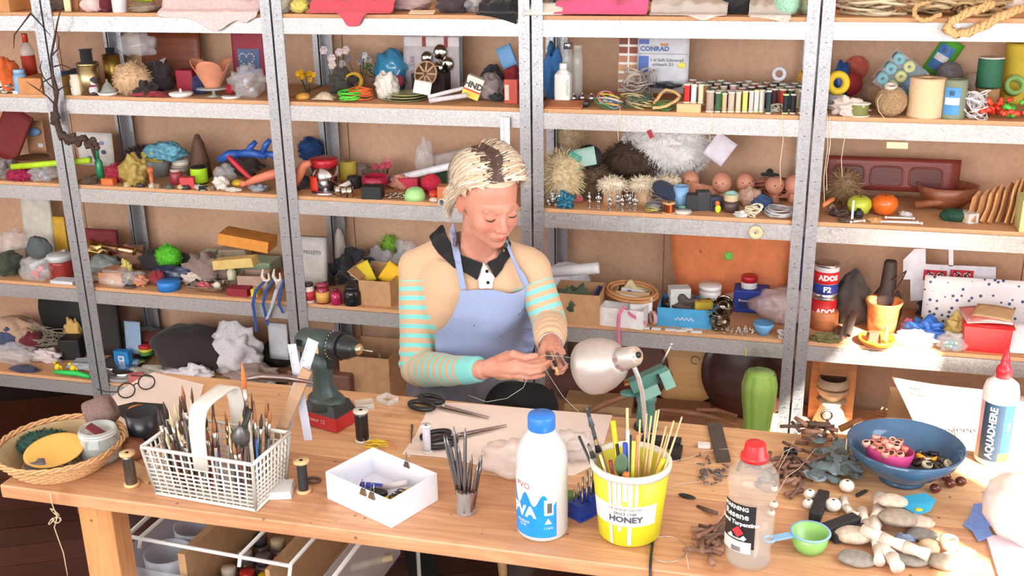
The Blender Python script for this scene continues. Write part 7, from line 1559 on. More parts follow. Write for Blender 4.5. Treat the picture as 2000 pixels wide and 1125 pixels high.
# ---------------- bottom row
many(5,[
('c',40,690,120,.16,52,(186,150,126),'kraft_paper','crumpled brown kraft paper at the far left bottom shelf','paper',301,.25),
('c',24,690,54,.1,42,(64,76,106),'blue_pouch','dark blue patterned pouch on the bottom shelf left','pouch',302),('c',66,700,40,.1,40,(110,34,44),'red_velvet','dark red velvet heap beside the blue pouch','cloth',303),
('g',30,718,90,.1,34,'clear_bag','clear plastic bag lying at the left bottom shelf',304,None,FILM,.3),('c',48,736,60,.05,10,(60,58,84),'navy_strip','flat navy strip at the front edge of the bottom shelf','strip',305,.2),
('t',100,700,110,.12,56,(150,140,124),'wire_nest','nest of grey twigs and wire before the black disc','nest',22,.0013,71,2.),('b',146,705,42,.08,40,(26,26,28),'black_cube','black fabric cube beside the left post, bottom shelf','cube',.2),
('c',150,690,40,.06,64,(206,166,96),'straw_hat','straw coloured crumpled form behind the black cube','hat',306,.2),('c',92,712,60,.06,24,(206,190,190),'white_fabric','whitish fabric under the wire nest','cloth',307,.3),
('b',168,716,44,.06,6,(196,200,210),'pale_tray','pale tray under the yellow toys, behind the left post','tray',.3),('c',160,725,64,.05,10,(200,206,214),'tangled_foil','silver foil behind the green boomerang','foil',308,.3,.3),
('s',212,690,70,110,.26,(50,44,44),'dark_sheet','dark grey panel behind the left post on the bottom shelf','panel',.05,0,.02),('s',263,690,34,62,.22,(150,176,206),'blue_card','pale blue card standing beside the rear post, bottom shelf','card',.1,0,.004),
('c',300,700,90,.12,44,(110,52,52),'red_velvet_cushion','dark red cushion behind the tins on the bottom shelf','cushion',309,.1),('g',290,690,90,.1,46,'clear_bag','teal tinted clear bag above the dark red cushion',310,None,film((130,170,176),.35),.25),
('l',246,754,76,6,LID,glass_m((200,200,196),.5),'glass_plinth','round glass base under the silver rimmed tin','dish'),('l',246,744,52,12,LID,STEEL,'round_tin','shiny tin lid on the round glass base','tin'),
('l',244,732,84,10,LID,metal_m((206,210,220),.2),'silver_tray','silver tray carrying the blue card and colour tape','tray'),('b',243,716,32,.03,30,(40,140,206),'blue_box','bright blue square box with a white emblem, bottom shelf','box'),
('c',300,745,100,.1,16,(176,168,156),'paper_heap','greyish paper heap right of the silver tray','paper',311,.3),('b',268,752,28,.03,20,(206,110,110),'eraser','red and white tilted eraser at the front of the bottom shelf','eraser',.6),
('c',385,740,180,.2,84,(44,34,36),'black_bag','large black leather bag in the middle of the bottom shelf','bag',312,.06),('g',380,690,70,.1,46,'clear_wrap','clear wrap lying behind the black leather bag',313,None,FILM,.3),
('c',345,752,60,.08,20,(222,214,218),'white_saucer_cloth','white padded cloth left of the plastic bunny shape','cloth',314,.1),('c',385,752,60,.07,30,(216,210,216),'plastic_cluster','cluster of white plastic knobs before the black bag','plastic',315,.45),
('c',465,742,100,.1,96,(206,202,206),'white_sack','crumpled white cloth sack standing on the bottom shelf','sack',316,.28),('s',548,700,40,70,.25,(206,206,210),'white_sheet','white sheet leaning beside the second post, bottom shelf','panel',.05,0,.01),
('c',545,720,56,.12,54,(46,44,44),'black_boot','dark boot-like shape beside the white sack','boot',317,.15),('c',505,755,110,.1,30,(146,124,116),'lace_shoe','brownish grey lace shoe before the white sack','shoe',318,.3),('c',522,770,60,.05,16,(176,180,190),'foil_scrap','silver scrap under the grey lace shoe','foil',319,.35,.3),
('k',735,790,100,.2,92,(176,134,98),'cardboard_box','tall open cardboard box on the bottom shelf behind the drill','box',0),('b',640,790,130,.14,60,(110,72,60),'lace_box','box covered in grey lace behind the drill grip','box',0),
('c',650,720,90,.18,66,(40,34,34),'black_coat','black bundle on the lace covered box','cloth',320),('g',752,745,54,.1,72,'white_bag','white plastic bag inside the tall cardboard box',321,None,mat((206,196,196),.5),.2),
('c',770,720,44,.1,60,(50,40,44),'dark_shoe','dark shoe behind the white plastic bag','shoe',322),('c',1120,790,100,.14,70,(90,56,50),'brown_sack','brown leathery sack right of the person\'s lap, bottom shelf','sack',323,.1),
('b',1170,822,130,.12,30,(176,140,100),'wood_plank_stack','pile of pale boards under the lamp, bottom shelf','boards',.05),('c',1200,835,140,.1,16,(150,110,84),'wood_offcuts','wood offcuts under the pale boards','wood',324,.3),('b',1320,826,130,.1,24,(136,92,66),'drawer_unit','low brown wooden drawer unit on the bottom shelf','drawers',.03),
('b',1310,796,120,.1,16,(120,78,60),'brick_strip','strip of reddish wooden segments on the drawer unit','strip',.04),('f',1375,795,66,.09,70,(80,82,88),'grey_felt_animal','grey felt creature between engraved board and dark bowl','felt',74,700,.006)])
q=col_at(140,YF+.30,ST[5]+.165);solo('black_disc',M().lathe(rounded(.155,.014),40,T=Matrix.Rotation(PI/2-.1,4,'X')),mat((24,22,24),.6),'large black round disc behind the left post on the bottom shelf','disc',q)
for i,(x,y)in enumerate(((112,715),(140,705))):p_,k_=pos(5,x,735,.03);q=on_y(x,y,YF+.04);ms=M();ms.ell((0,0,0),(.012,.010,.016),10,7,R=Matrix.Rotation(.6,3,'Y'));ms.ell((-.010,0,.018),(.007,)*3,9,6);ms.tube([(0,0,0),(.016,0,.004),(.020,0,-.014)],.004,6);solo('yellow_toy',ms,mat((232,200,30),.4),['yellow plastic toy figure left above the green bar','orange-yellow toy figure right above the green bar'][i],'toy',(q.x,q.y,ST[5]+.028))
solo('green_boomerang',M().tube([on_y(106,726,YF+.02),on_y(130,728,YF+.02),on_y(150,729,YF+.02),on_y(176,736,YF+.015)],[.007,.010,.011,.008],10),plast((46,200,90)),'bright green plastic handle at the front of the bottom shelf','handle toy')
p_=pos(5,285,716,.05)[0];[solo('tape_roll',M().lathe(rounded(.030,.014),20),mat(c_,.5),lb,'tape',p_+Vector((-.01,.03,.030+i*.0145)))for i,(c_,lb)in enumerate((((70,130,60),'green tape roll lowest beside the bright blue box'),((206,196,60),'yellow tape roll between green and red'),((186,40,46),'red tape roll on top of the small stack')))]
o=bpy.data.objects['blue_box'];patch(o,(226,232,240),0,0,.001,.001);part('white_emblem',M().box((0,-.0158,.034),(.026,.001,.022)),WHITEP,o);part('emblem_centre',M().box((0,-.0164,.034),(.015,.001,.012)),mat((90,160,206),.5),o)
EB=wood_m((206,164,110),4,.12);q=col_at(1336,YF+.25,ST[5]+.16);o=solo('engraved_board',M().lathe(rounded(.135,.015),40,T=Matrix.Rotation(PI/2-.05,4,'X'),sx=1.1),EB,'pale round board engraved with a cartoon drawing, bottom shelf','board',q)
for i,(dx,dz,r_)in enumerate(((-.06,-.03,.022),(-.05,-.07,.018),(.04,.04,.015))):part('engraving',M().tube([(dx+r_*math.cos(a),-.017,dz+r_*math.sin(a))for a in[w*PI/8 for w in range(14)]],.0012,5),BLACKP,o)
q=col_at(1462,YF+.22,ST[5]+.17);solo('dark_platter',M().lathe([(0,.02),(.10,.018),(.13,.004),(.16,-.004),(.164,0),(.16,.006),(.13,.012),(.1,.026),(0,.028)],44,T=Matrix.Rotation(PI/2-.12,4,'X')),wood_m((66,38,34),3,.35,.25),'large dark turned wooden platter leaning behind the green vase','platter',q)
q=col_at(1225,YF+.24,ST[5]+.15);solo('brown_platter',M().lathe(rounded(.15,.02),40,T=Matrix.Rotation(PI/2-.1,4,'X')),wood_m((96,46,38),3,.3,.4),'reddish brown round board behind the lamp shade','board',q)
for i,(x0,y0,x1,y1,r_)in enumerate(((1290,800,1440,826,.012),(1120,822,1230,770,.013),(1360,800,1440,812,.009),(1230,838,1330,826,.012))):solo('driftwood',M().tube([on_y(x0,y0,YF+.03),on_y((x0+x1)/2,(y0+y1)/2-5,YF+.05),on_y(x1,y1,YF+.04)],[r_*.7,r_,r_*.6],8),wood_m((150,104,76),5,.3),['curved driftwood stick on the drawer unit','slanting wooden bar behind the gooseneck lamp','thin driftwood stick left of the green vase','low wooden stick behind the vise'][i],'driftwood')
# right bay, under the shelf and behind the table
q=on_y(1478,845,YF-.11);GV=mat((150,186,90),.3,0,.12,12,.1)
def sq(u,v):
 a=u*2*PI;z=v*.42;r_=(.050-.005*math.sin(PI*v)+.005*math.sin(v*9))*(1-.16*max(0,(v-.9)/.1))+.0035*abs(math.sin(a*4.5));return(r_*math.cos(a),r_*math.sin(a),z)
gz=on_y(1478,722,YF-.11).z;st_=thing('plant_stand','plain wooden stand under the green vase','stand',(q.x,q.y,0));part('post',M().box((0,0,(gz-.43)/2),(.14,.14,gz-.43)),DWOOD,st_)
vs=M().grid(sq,72,30);vs.lathe([(0,.40),(.040,.40),(.043,.42)],30);solo('green_squash_vase',vs,GV,'tall ribbed bright green vase standing behind the table','vase',(q.x,q.y,gz-.43+.001))
cab=thing('wooden_cabinet','light wooden cabinet door seen under the right shelf','cabinet',tuple(col_at(1620,YF+.30,ST[5])));part('body',M().box((0,0,.15),(.15,.06,.30)),wood_m((206,146,100),4),cab);part('door',M().box((-.005,-.033,.16),(.09,.008,.22)),wood_m((214,156,108),4),cab)
p_,k_=pos(5,1620,838,.1);zt_=on_y(1620,735,p_.y).z;sd=thing('pedestal','pale pedestal carrying the patterned bowl','pedestal',p_);part('body',M().lathe([(0,0),(.06,0),(.035,(zt_-ST[5])*.4),(.05,zt_-ST[5]-.085),(0,zt_-ST[5]-.085)],24),mat((222,200,170),.5),sd)
t_=thing('patterned_bowl','round cream bowl with a dark lattice band and dark inside','bowl',(p_.x,p_.y,zt_-.084));part('body',M().lathe([(0,0),(.03,0),(.052,.03),(.053,.055),(.048,.082),(.044,.080),(.048,.055),(.046,.03),(0,.006)],32),mat((206,180,150),.4),t_)
part('inside',M().lathe([(.0440,.079),(.0475,.055),(.0455,.03),(0,.008)],32),mat((40,34,32),.5),t_);part('pattern_band',M().lathe([(.0512,.062),(.0527,.055),(.0534,.045)],32),mat((110,90,76),.5,0,.6,160,.3),t_)
wv=M();q0=col_at(1686,YF+.03,ST[5]);q0.z+=.06
for i in range(7):wv.tube([(.0+i*.012,0,0),(.012+i*.014,0,.11)],.0026,5);wv.tube([(0,-.003,.012*i+.02),(.10,-.003,.012*i+.035)],.0026,5)
solo('wicker_lattice',wv,wood_m((176,116,78),5),'small wicker lattice piece left of the sunlit papers','wicker',q0+Vector((0,0,.02)),rot=(.1,.3,0));solo('bent_rattan',M().tube([on_y(1640,838,YF+.01),on_y(1680,820,YF+.01),on_y(1702,835,YF+.01),on_y(1712,845,YF+.01)],.012,8),wood_m((190,124,84),5),'bent rattan rod behind the pile of twigs','rattan')
# sunlit papers on a carton
A_,B_,C_,D_=on_y(1742,738,3.18),on_y(2030,780,3.18),on_y(2030,905,2.46),on_y(1802,866,2.46)
zc=A_.z;bxm=thing('paper_carton','tall cardboard carton under the sunlit papers behind the table','carton',((A_.x+B_.x)/2,2.86,0));hw=(B_.x-A_.x)/2
part('body',M().box((0,0,.30),(hw*2,.70,.60)),CARD,bxm)
sp_=[A_,B_,C_,D_];ms=M().grid(lambda u,v:(D_.lerp(C_,u)).lerp(A_.lerp(B_,u),v)+Vector((0,0,.003*math.sin(u*7+v*3))),24,12,None,.003)
zmin=min(v[2]for v in ms.v);bxm.children[0].scale.z=(zmin-.012)/.60
pp=solo('paper_sheet',ms,PAPER,'large white sheet glaring in the sun on the carton behind the table','paper')
NN=(B_-A_).cross(D_-A_).normalized();NN=NN if NN.z>0 else-NN
for i,(x,y)in enumerate(((1812,772),(1815,786))):
 q=A_.lerp(B_,(x-1742)/288).lerp(D_.lerp(C_,(x-1802)/228),(y-750)/120);q.z+=.010;solo('red_blade_cutout',M().plate([(-.045,-.004),(.05,0),(-.045,.012)],.001),mat((206,110,100),.6),['upper reddish pointed paper cutout on the sunlit sheet','lower reddish pointed paper cutout on the sunlit sheet'][i],'cutout',q,rot=(.25,0,-.05))
for i,x in enumerate((1806,1848,1884)):
 q=on_y(x,862,2.47);q.z+=.022;o=k_box(.050,.035,.006,(232,206,186),'patterned_tile',['left black and white patterned tile by the blue bowl','middle black and white patterned tile by the blue bowl','right patterned tile next to the glue bottle'][i],'tile',q,0,rot=(.3,0,-.1+.06*i))
 for w in range(3):part('swirl',M().tube([(-.015+w*.015+.006*math.cos(a),.006*math.sin(a),.0065)for a in[b*.7 for b in range(7)]],.0014,5),BLACKP,o)
# ------ things on the table
Z0=Vector((0,0,.0006))
def TB(px,py,lift=0.):return T(px,py)+Z0+Vector((0,0,lift))
def yawpx(a,b):d=T(*b)-T(*a);return math.atan2(d.y,d.x)
def flatpoly(name,pts,th,m,label,cat,lift=0.,wave=0.):
 P=[T(*p)for p in pts];c=sum(P,Vector())/len(P);bm=bmesh.new();vs=[bm.verts.new((p.x-c.x,p.y-c.y,0))for p in P];f=bm.faces.new(vs)
 if f.normal.z<0 or f.calc_area()<0:f.normal_flip()
 bmesh.ops.triangulate(bm,faces=[f]);me=bpy.data.meshes.new(name)
 for _ in range(6):
  lg=[e for e in bm.edges if e.calc_length()>.035]
  if lg:bmesh.ops.subdivide_edges(bm,edges=lg,cuts=1);bmesh.ops.triangulate(bm,faces=bm.faces[:])
 for v in bm.verts:v.co.z=wave*max(0,noise.noise(v.co*9)+.3)
 bm.normal_update()
 if sum(f.normal.z for f in bm.faces)<0:bmesh.ops.reverse_faces(bm,faces=bm.faces[:])
 bm.to_mesh(me);bm.free();me.materials.append(m);o=bpy.data.objects.new(name,me);C.objects.link(o);o.location=c+Vector((0,0,lift+.0008+th));sd=o.modifiers.new('s','SOLIDIFY');sd.thickness=th;sd.offset=-1
 return tag(o,label,cat)
LILAC=mat((236,216,204),.8,0,.03,30,.05)
flatpoly('paper_sheet',[(186,798),(268,742),(300,728),(398,752),(388,790),(340,850),(270,878),(232,826)],.0008,LILAC,'blank pinkish white paper under the spectacles, back left of the table','paper')
flatpoly('paper_sheet',[(92,858),(170,818),(215,800),(262,835),(268,868),(200,905),(110,900)],.0008,mat((232,206,176),.8),'cream paper half under the wicker basket','paper',.0002)
o=flatpoly('picture_book',[(214,800),(262,788),(320,792),(330,822),(272,838)],.003,mat((38,34,28),.5),'dark booklet with an orange smiling circle beside the black mug','booklet',.001)
dk=T(268,801)-o.location;part('orange_circle',M().lathe([(0,0),(.022,0),(.022,.0006),(0,.0006)],24),mat((226,150,50),.5),o,(dk.x,dk.y,.0004));part('smile',M().tube([(dk.x+.013*math.cos(a),dk.y+.013*math.sin(a),.0014)for a in[3.6+w*.25 for w in range(9)]],.001,5),BLACKP,o)
gm=plast((32,28,28),.2);g=thing('spectacles','dark-rimmed spectacles lying on the blank paper','spectacles',TB(271,768,.004),yawpx((240,778),(302,752)))
for s in(-1,1):part('rim',M().tube([(s*.031+.024*math.cos(a),.005+.019*math.sin(a)*.5,.014+.019*math.sin(a)*.85)for a in[w*PI/14 for w in range(28)]],.0019,7,closed=True),gm,g);part('temple',M().tube([(s*.056,.010,.018),(s*.060,.05,.010),(s*.052,.10,.002)],.0018,6),gm,g);part('lens',M().lathe([(0,0),(.0235,0)],24,T=Matrix.Translation((s*.031,.005,.014))@Matrix.Rotation(1.04,4,'X')@Matrix.Diagonal((1,.8,1,1))),glass_m((240,240,240),.12),g)
part('bridge',M().tube([(-.008,.006,.018),(0,.008,.021),(.008,.006,.018)],.0018,6),gm,g)
solo('black_mug',M().lathe([(0,0),(.034,0),(.038,.085),(.0355,.085),(.032,.004),(0,.004)],32),plast((26,28,34),.3),'black pot behind the white cutlery basket, left side of the table','pot',TB(285,868))
# wicker basket with contents
WK=mat((206,156,108),.8,0,.25,200,.5);bc=TB(124,905);wb=thing('wicker_basket','shallow round wicker basket at the left end of the table','basket',bc);Rb=.138
part('base',M().lathe([(0,.001),(.10,.001),(.10,.006),(0,.006)],40),WK,wb)
wv=M()
for k in range(9):r_=.098+.040*(k/8)**.8;z_=.004+.046*k/8;wv.tube([((r_+.0022*(1 if(w+k)%2 else-1))*math.cos(w*PI/30),(r_+.0022*(1 if(w+k)%2 else-1))*math.sin(w*PI/30),z_)for w in range(60)],.0031,5,closed=True)
part('weave',wv,WK,wb,kind='stuff');rm=M();[rm.tube([((Rb+.004*math.cos(w*.9+s*2.1))*math.cos(w*PI/40),(Rb+.004*math.cos(w*.9+s*2.1))*math.sin(w*PI/40),.052+.004*math.sin(w*.9+s*2.1))for w in range(80)],.0032,5,closed=True)for s in range(3)];part('braided_rim',rm,WK,wb)
part('lining',M().lathe([(.090,.008),(.130,.048)],40,cap=False),mat((176,150,110),.8),wb)
def inb(x,y,z):return bc+Vector((x,y,z))
solo('green_wool',fur(.13,.10,.045,mat((30,66,54),.95,0,.25,80),3,900,.008),None,'dark green wool wad in the wicker basket','wool',inb(-.055,.02,.012))
solo('yellow_soap_dish',M().lathe([(0,0),(.045,.004),(.060,.012),(.062,.016),(.056,.017),(.04,.012),(0,.010)],36,sx=1.06,sy=.80),mat((206,160,80),.15,0,.1,12,.02),'glossy oval ochre dish tilted on top of the basket contents','dish',inb(.014,-.035,.042),rot=(.38,-.10,.62))
t_=thing('glass_jar','wide glass jar with dark stones and a maroon piece in the basket','jar',inb(.082,.028,.010));part('body',M().lathe([(0,0),(.042,0),(.048,.01),(.048,.045),(.040,.056),(.040,.076),(.037,.076),(.037,.056),(0,.05)],30),glass_m((225,230,225),.35),t_);part('contents',M().lathe([(0,.002),(.040,.002),(.045,.01),(.045,.038),(0,.042)],24),mat((38,30,28),.3,0,.4,60,.5),t_);part('maroon_piece',M().box((0,0,.066),(.05,.02,.006),R=Matrix.Rotation(.5,3,'Y')),mat((110,40,50),.5),t_);[part('thread',M().lathe([(.040,0),(.0425,.002),(.040,.004)],30),glass_m((235,235,235),.6),t_,(0,0,.060+.006*i))for i in range(2)]
solo('twine_roll',M().lathe([(.014,0),(.037,.001),(.038,.012),(.036,.03),(.038,.045),(.030,.062),(.014,.064),(.014,0)],26,T=Matrix.Rotation(1.2,4,'Y')),mat((120,96,90),.85,0,.2,150,.5),'greyish brown twine roll lying at the back of the basket','twine',inb(.005,.105,.065),.5)
for i,(x,y,z,s_,c_,lb)in enumerate(((.02,.075,.03,.03,(206,196,180),'clear plastic lump beside the twine roll'),(-.02,-.03,.012,.05,(120,92,84),'purple brown net scrap under the ochre dish'),(.05,-.05,.012,.045,(96,84,60),'olive scrap between jar and ochre dish'),(-.005,-.075,.014,.045,(96,84,92),'dark mesh bit at the near side of the basket'))):solo('basket_scrap',crumple(s_*1.3,s_,s_*.6,400+i,.35),mat(c_,.5),lb,'scrap',inb(x,y,z))
solo('hanging_string',M().tube([TB(98,966,.003),on_y(102,985,1.727),on_y(112,1010,1.722),on_y(106,1030,1.722),on_y(124,1080,1.72),on_y(132,1124,1.72)],.0012,5),mat((206,186,150),.8),'cream string hanging from the left front table edge','string');solo('string_knot',tangle(.03,.02,.04,3,2,.0008,5),mat((206,186,150),.8),'small tangled loops on the hanging string','string',on_y(108,1024,1.722))
for x,y,w_,h_,tc_,fc_,wa,lb in((249,955,30,64,metal_m((120,122,118),.3),LWOOD,.75,'wooden spool of grey wire between wicker and cutlery baskets'),(587,968,31,62,(44,42,46),LWOOD,.62,'wooden spool of black thread right of the cutlery basket'),(703,868,30,60,metal_m((74,74,78),.35),(206,196,184),.86,'dark wire spool with pale ends beside the drill'),(831,888,22,52,(206,202,212),(214,210,206),.7,'white thread spool next to the lower scissors')):
 k=tk(x,y);k_spool(w_*k,h_*k*1.12,tc_,fc_,'spool',lb,'spool',TB(x,y)+Vector((0,w_*k/2,0)),waist=wa,n=22)
solo('leather_folder',crumple(.09,.07,.04,31,.1),mat((120,70,46),.4),'brown leather pouch behind the wire spool','pouch',TB(258,890));flatpoly('card_strip',[(246,890),(288,920),(300,935),(290,948),(262,930),(248,912)],.004,CARD,'kraft card strip half under the cutlery basket','card')
# cutlery basket with brushes
A,B,D=T(306,966),T(500,1000),T(556,935);ux=(B-A);L1=ux.length;ux.normalize();uy=Vector((-ux.y,ux.x,0));L2=.125;an=math.atan2(ux.y,ux.x)
cb=thing('cutlery_basket','white plastic cutlery basket crammed with paintbrushes','basket',A+ux*L1/2+uy*L2/2+Z0,an);CW=plast((228,222,212),.4);hB=.118;fl_=.012
def lattice(n1,n2,P00,P10,P01,P11,t=.0022):
 ms=M();pt=lambda u,v:(P00.lerp(P10,u)).lerp(P01.lerp(P11,u),v)
 for i in range(n1+1):ms.tube([pt(i/n1,0),pt(i/n1,1)],t if 0<i<n1 else t*1.8,4)
 for j in range(n2+1):v=[0,.09,.18,.27,.36,.45,.54,.68,.82,1][j]if n2==9 else j/n2;ms.tube([pt(0,v),pt(1,v)],t if 0<j<n2 else t*2.,4)
 return ms
a_,b_=L1/2,L2/2;c8=lambda sx,sy,z,g=0:Vector((sx*(a_+g),sy*(b_+g),z))
for(s1,s2,n1)in(((-1,-1),(1,-1),14),((1,-1),(1,1),10),((1,1),(-1,1),14),((-1,1),(-1,-1),10)):part('lattice_wall',lattice(n1,9,c8(*s1,.004),c8(*s2,.004),c8(*s1,hB,fl_),c8(*s2,hB,fl_)),CW,cb)
part('base',M().box((0,0,.003),(L1,L2,.004)),CW,cb)
hx=.01;part('handle',M().grid(lambda u,v:Vector((hx+(v-.5)*(.034+.006*math.sin(PI*u)),-(b_+.010)*math.copysign(min(1,abs(math.cos(PI*u))**.35),math.cos(PI*u)),hB-.03+.135*min(1,math.sin(PI*u)**.45))),36,3),CW,cb).modifiers.new('s','SOLIDIFY').thickness=.005
rd=random.Random(21);HC_=[(40,34,32),(60,46,40),(120,60,50),(30,36,46),(190,150,100),(44,90,160),(36,60,46),(200,190,170),(150,40,44),(90,90,96)];FC=metal_m((206,200,190),.2);BR=[(90,66,50),(200,180,140),(60,50,46),(156,100,62)]
def brush(L,r,hc,bc_,name,label,base,rot,bristle_up=True,group=None):
 t=thing(name,label,'paintbrush',base,rot=rot,group=group);part('handle',M().lathe([(0,0),(r*.6,0),(r,L*.25),(r*.9,L*.62),(0,L*.62)],8),mat(hc,.35),t);part('ferrule',M().lathe([(r*.9,L*.60),(r*1.05,L*.80),(0,L*.80)],8),FC,t);part('bristles',M().lathe([(r,L*.79),(r*1.25,L*.88),(r*.2,L)],8),mat(bc_,.8),t)
HN='black,brown,red-brown,navy,tan,blue,dark green,cream,red,grey'.split(',')
bl=['near the left wall','in front of the handle','behind the handle','at the back','near the right wall','in the front right corner']
for i in range(64):
 u,v=rd.uniform(-.92,.92),rd.uniform(-.85,.85)
 if abs(u*a_-hx)<.022 and abs(v)>.75:v*=.6
 L=rd.uniform(.135,.21);k=0 if u<-.6 else 4 if u>.7 else(1 if v<-.1 else 2)if abs(u)<.45 else 3 if v>.2 else 5 if u>0 else 1
 brush(L,rd.uniform(.0022,.0042),HC_[(i*7)%10],BR[i%4],'paintbrush',f"paintbrush with {HN[(i * 7) % 10]} handle and {('dark', 'pale', 'blackish', 'brown')[i % 4]} bristles {bl[k]} of the white basket",cb.location+ux*(u*a_*.86)+uy*(v*b_*.86)+Vector((0,0,.006)),(rd.uniform(-.13,.13),rd.uniform(-.13,.13)+u*.10,0),group='paintbrushes in the cutlery basket '+bl[k])
brush(.30,.0045,(206,196,180),(196,110,60),'paintbrush','tallest paintbrush with a white handle sticking far above the basket',cb.location+ux*(a_*.66)+uy*(b_*.1)+Vector((0,0,.006)),(0,.0,0))
mk=Vector((a_*.1,b_*.3,.006));solo('wire_whisk_tool',M().lathe([(0,.14),(.018,.145),(.020,.165),(.010,.18),(.004,.19),(0,.19)],18),IRON,'round black metal tool head among the brushes','tool',cb.location+ux*.045+uy*.02,rot=(.3,.2,0));solo('black_handle_tool',M().tube([(0,0,.01),(.01,0,.12),(.04,.01,.20)],[.007,.008,.006],8),BLACKP,'dark bent tool leaning right among the brushes','tool',cb.location+ux*.05+uy*-.01)
LD=lambda px,py,y:on_y(px,py,y)
for nm,p0,p1,w_,th_,m_,lb,ct_ in(('wooden_stick',(545,850),(600,722),.024,.008,wood_m((176,140,110),4),'grey brown wooden slat leaning in the right end of the cutlery basket','slat'),('metal_ruler',(555,840),(612,664),.026,.0015,plast((196,198,206),.3),'white metal ruler leaning right behind the wooden slat','ruler'),('plastic_ruler',(592,800),(570,672),.020,.0015,plast((186,186,200),.3),'upright pale ruler crossing behind the drill handle','ruler')):
 y0=T(545,925).y+(.0 if nm=='wooden_stick' else .03);a0,a1=LD(*p0,y0),LD(*p1,y0+.02);a0=a0+(a0-a1).normalized()*(.05 if nm!='plastic_ruler' else .07);a0.z=max(a0.z,TZ+.008);R=frame_from(a1-a0,(1,0,0));L=(a1-a0).length
 o=solo(nm,M().box((0,0,L/2),(w_,th_,L)),m_,lb,ct_,a0);o.rotation_euler=R.to_euler()
 if 'ruler' in nm:tk_=M();[tk_.box((-w_/2+.003+.002*(i%5==0),-th_/2-.0003,L*.45+i*.005),(.004+.004*(i%5==0),.0004,.0007))for i in range(int(L*.5/.005))];part('graduations',tk_,BLACKP,o,kind='stuff')
y_=T(545,925).y+.02;solo('steel_square',M().tube([LD(470,742,y_-.01),LD(512,735,y_),LD(560,738,y_),LD(612,748,y_-.02)],[.003,.009,.008,.002],4),metal_m((150,130,126),.4),'old scissor-like steel blade crossing the slat and ruler','tool')
solo('white_tray',M().box((0,0,.008),(.055,.06,.016),taper=.92),plast((226,222,220)),'small white plastic block at the right foot of the cutlery basket','block',TB(548,962),.3);solo('leather_loop',M().tube([(.016*math.cos(a),.010*math.sin(a),.003)for a in[w*PI/8 for w in range(16)]],.003,6,closed=True),mat((110,80,66),.6),'small brown ring right of the black thread spool','ring',TB(612,940))
# drill
DG=plast((52,66,62),.4);DB=plast((30,32,34),.35);q0=TB(640,842);ca=PI/2-.42
dr=thing('cordless_drill','dark green cordless drill standing on its red battery','drill',T(638,833)+Z0+Vector((0,.02,0)),-.30)
part('battery',M().box((0,0,.020),(.108,.078,.036),taper=.97),plast((176,36,40),.35),dr);part('battery_top',M().box((0,0,.050),(.106,.076,.026),taper=.78),DB,dr)
gp=M();gp.tube([(.0,0,.045),(-.006,0,.07),(-.012,0,.10),(-.010,0,.145),(-.016,0,.19)],[.044,.034,.025,.024,.027],16);gp.ell((-.005,0,.062),(.052,.038,.022),18,10);part('grip',gp,DG,dr)
XR=Matrix.Translation((-.075,0,.205))@Matrix.Rotation(PI/2-.06,4,'Y')
part('motor_housing',M().lathe([(0,0),(.022,.002),(.031,.014),(.033,.05),(.033,.105),(0,.105)],28,T=XR),DG,dr);part('torque_collar',M().lathe([(.033,.104),(.035,.108),(.034,.132),(0,.132)],28,T=XR),DB,dr);part('chuck',M().lathe([(.030,.130),(.029,.150),(.022,.168),(.015,.182),(0,.182)],28,T=XR),DB,dr);part('chuck_nose',M().lathe([(.013,.180),(.014,.184),(.010,.190),(.004,.192),(0,.192)],20,T=XR),metal_m((206,180,140),.25),dr);part('drill_bit',M().lathe([(.0018,.19),(.0018,.222),(0,.225)],8,T=XR),STEEL,dr)
part('trigger',M().box((.020,0,.165),(.014,.016,.030)),DB,dr);dots=M();[dots.ell(XR@Vector((.0345*math.cos(a),.0345*math.sin(a),.110)),(.0013,)*3,6,4)for a in[w*PI/12 for w in range(24)]];part('torque_marks',dots,WHITEP,dr,kind='stuff')
part('rating_plate',M().box((-.005,-.0335,.206),(.035,.001,.018)),mat((206,176,140),.4),dr);[part('vent_slot',M().box((-.055+.006*i,-.032,.212),(.003,.004,.016)),BLACKP,dr)for i in range(3)];text_mesh('Power 12',.014,mat((220,170,160),.5),dr,(-.008,-.0395,.022),(PI/2,0,0))
# clear boxes, yellow wires, white box
for x,y,lb,rz in((712,795,'open clear plastic box right of the drill, empty',.5),(757,785,'open clear plastic box holding small brass bits',-.5)):
 t_=k_carton(.045,.035,.014,glass_m((240,236,232),.35),'clear_box',lb,'box',TB(x,y),rz,t=.0015);[part('brass_bit',M().ell((-.01+.006*i,.004*(i%3),.004),(.003,.003,.002),7,5),BRASS,t_)for i in range(6 if x>740 else 0)]
solo('yellow_wires',tangle(.07,.04,.022,6,2.2,.0009,8),mat((232,200,40),.5),'tangle of thin yellow wires behind the white box','wire',TB(738,876));solo('orange_wire',M().tube([TB(708,868),TB(707,850,.02),TB(712,872,.01),TB(760,868,.01),TB(775,880,.004)],.0012,5),mat((240,100,50),.5),'neon orange wire loop next to the dark wire spool','wire')
P=[T(640,974),T(765,1032),T(858,978)];e1=(P[1]-P[0]);e2=(P[2]-P[1]);n1_=math.atan2(e1.y,e1.x);n2_=Vector((-e1.y,e1.x,0)).normalized();w_,d_=e1.length,abs(e2.dot(n2_));WB=mat((228,226,234),.7,0,.02,20,.03);cx=P[0]+e1/2+n2_*d_/2
wbx=k_carton(w_,d_,.064,WB,'white_box','open white card box with glue and pens inside','box',cx+Z0,n1_,t=.002)
def inW(x,y,z):return cx+e1.normalized()*x+n2_*y+Vector((0,0,z))
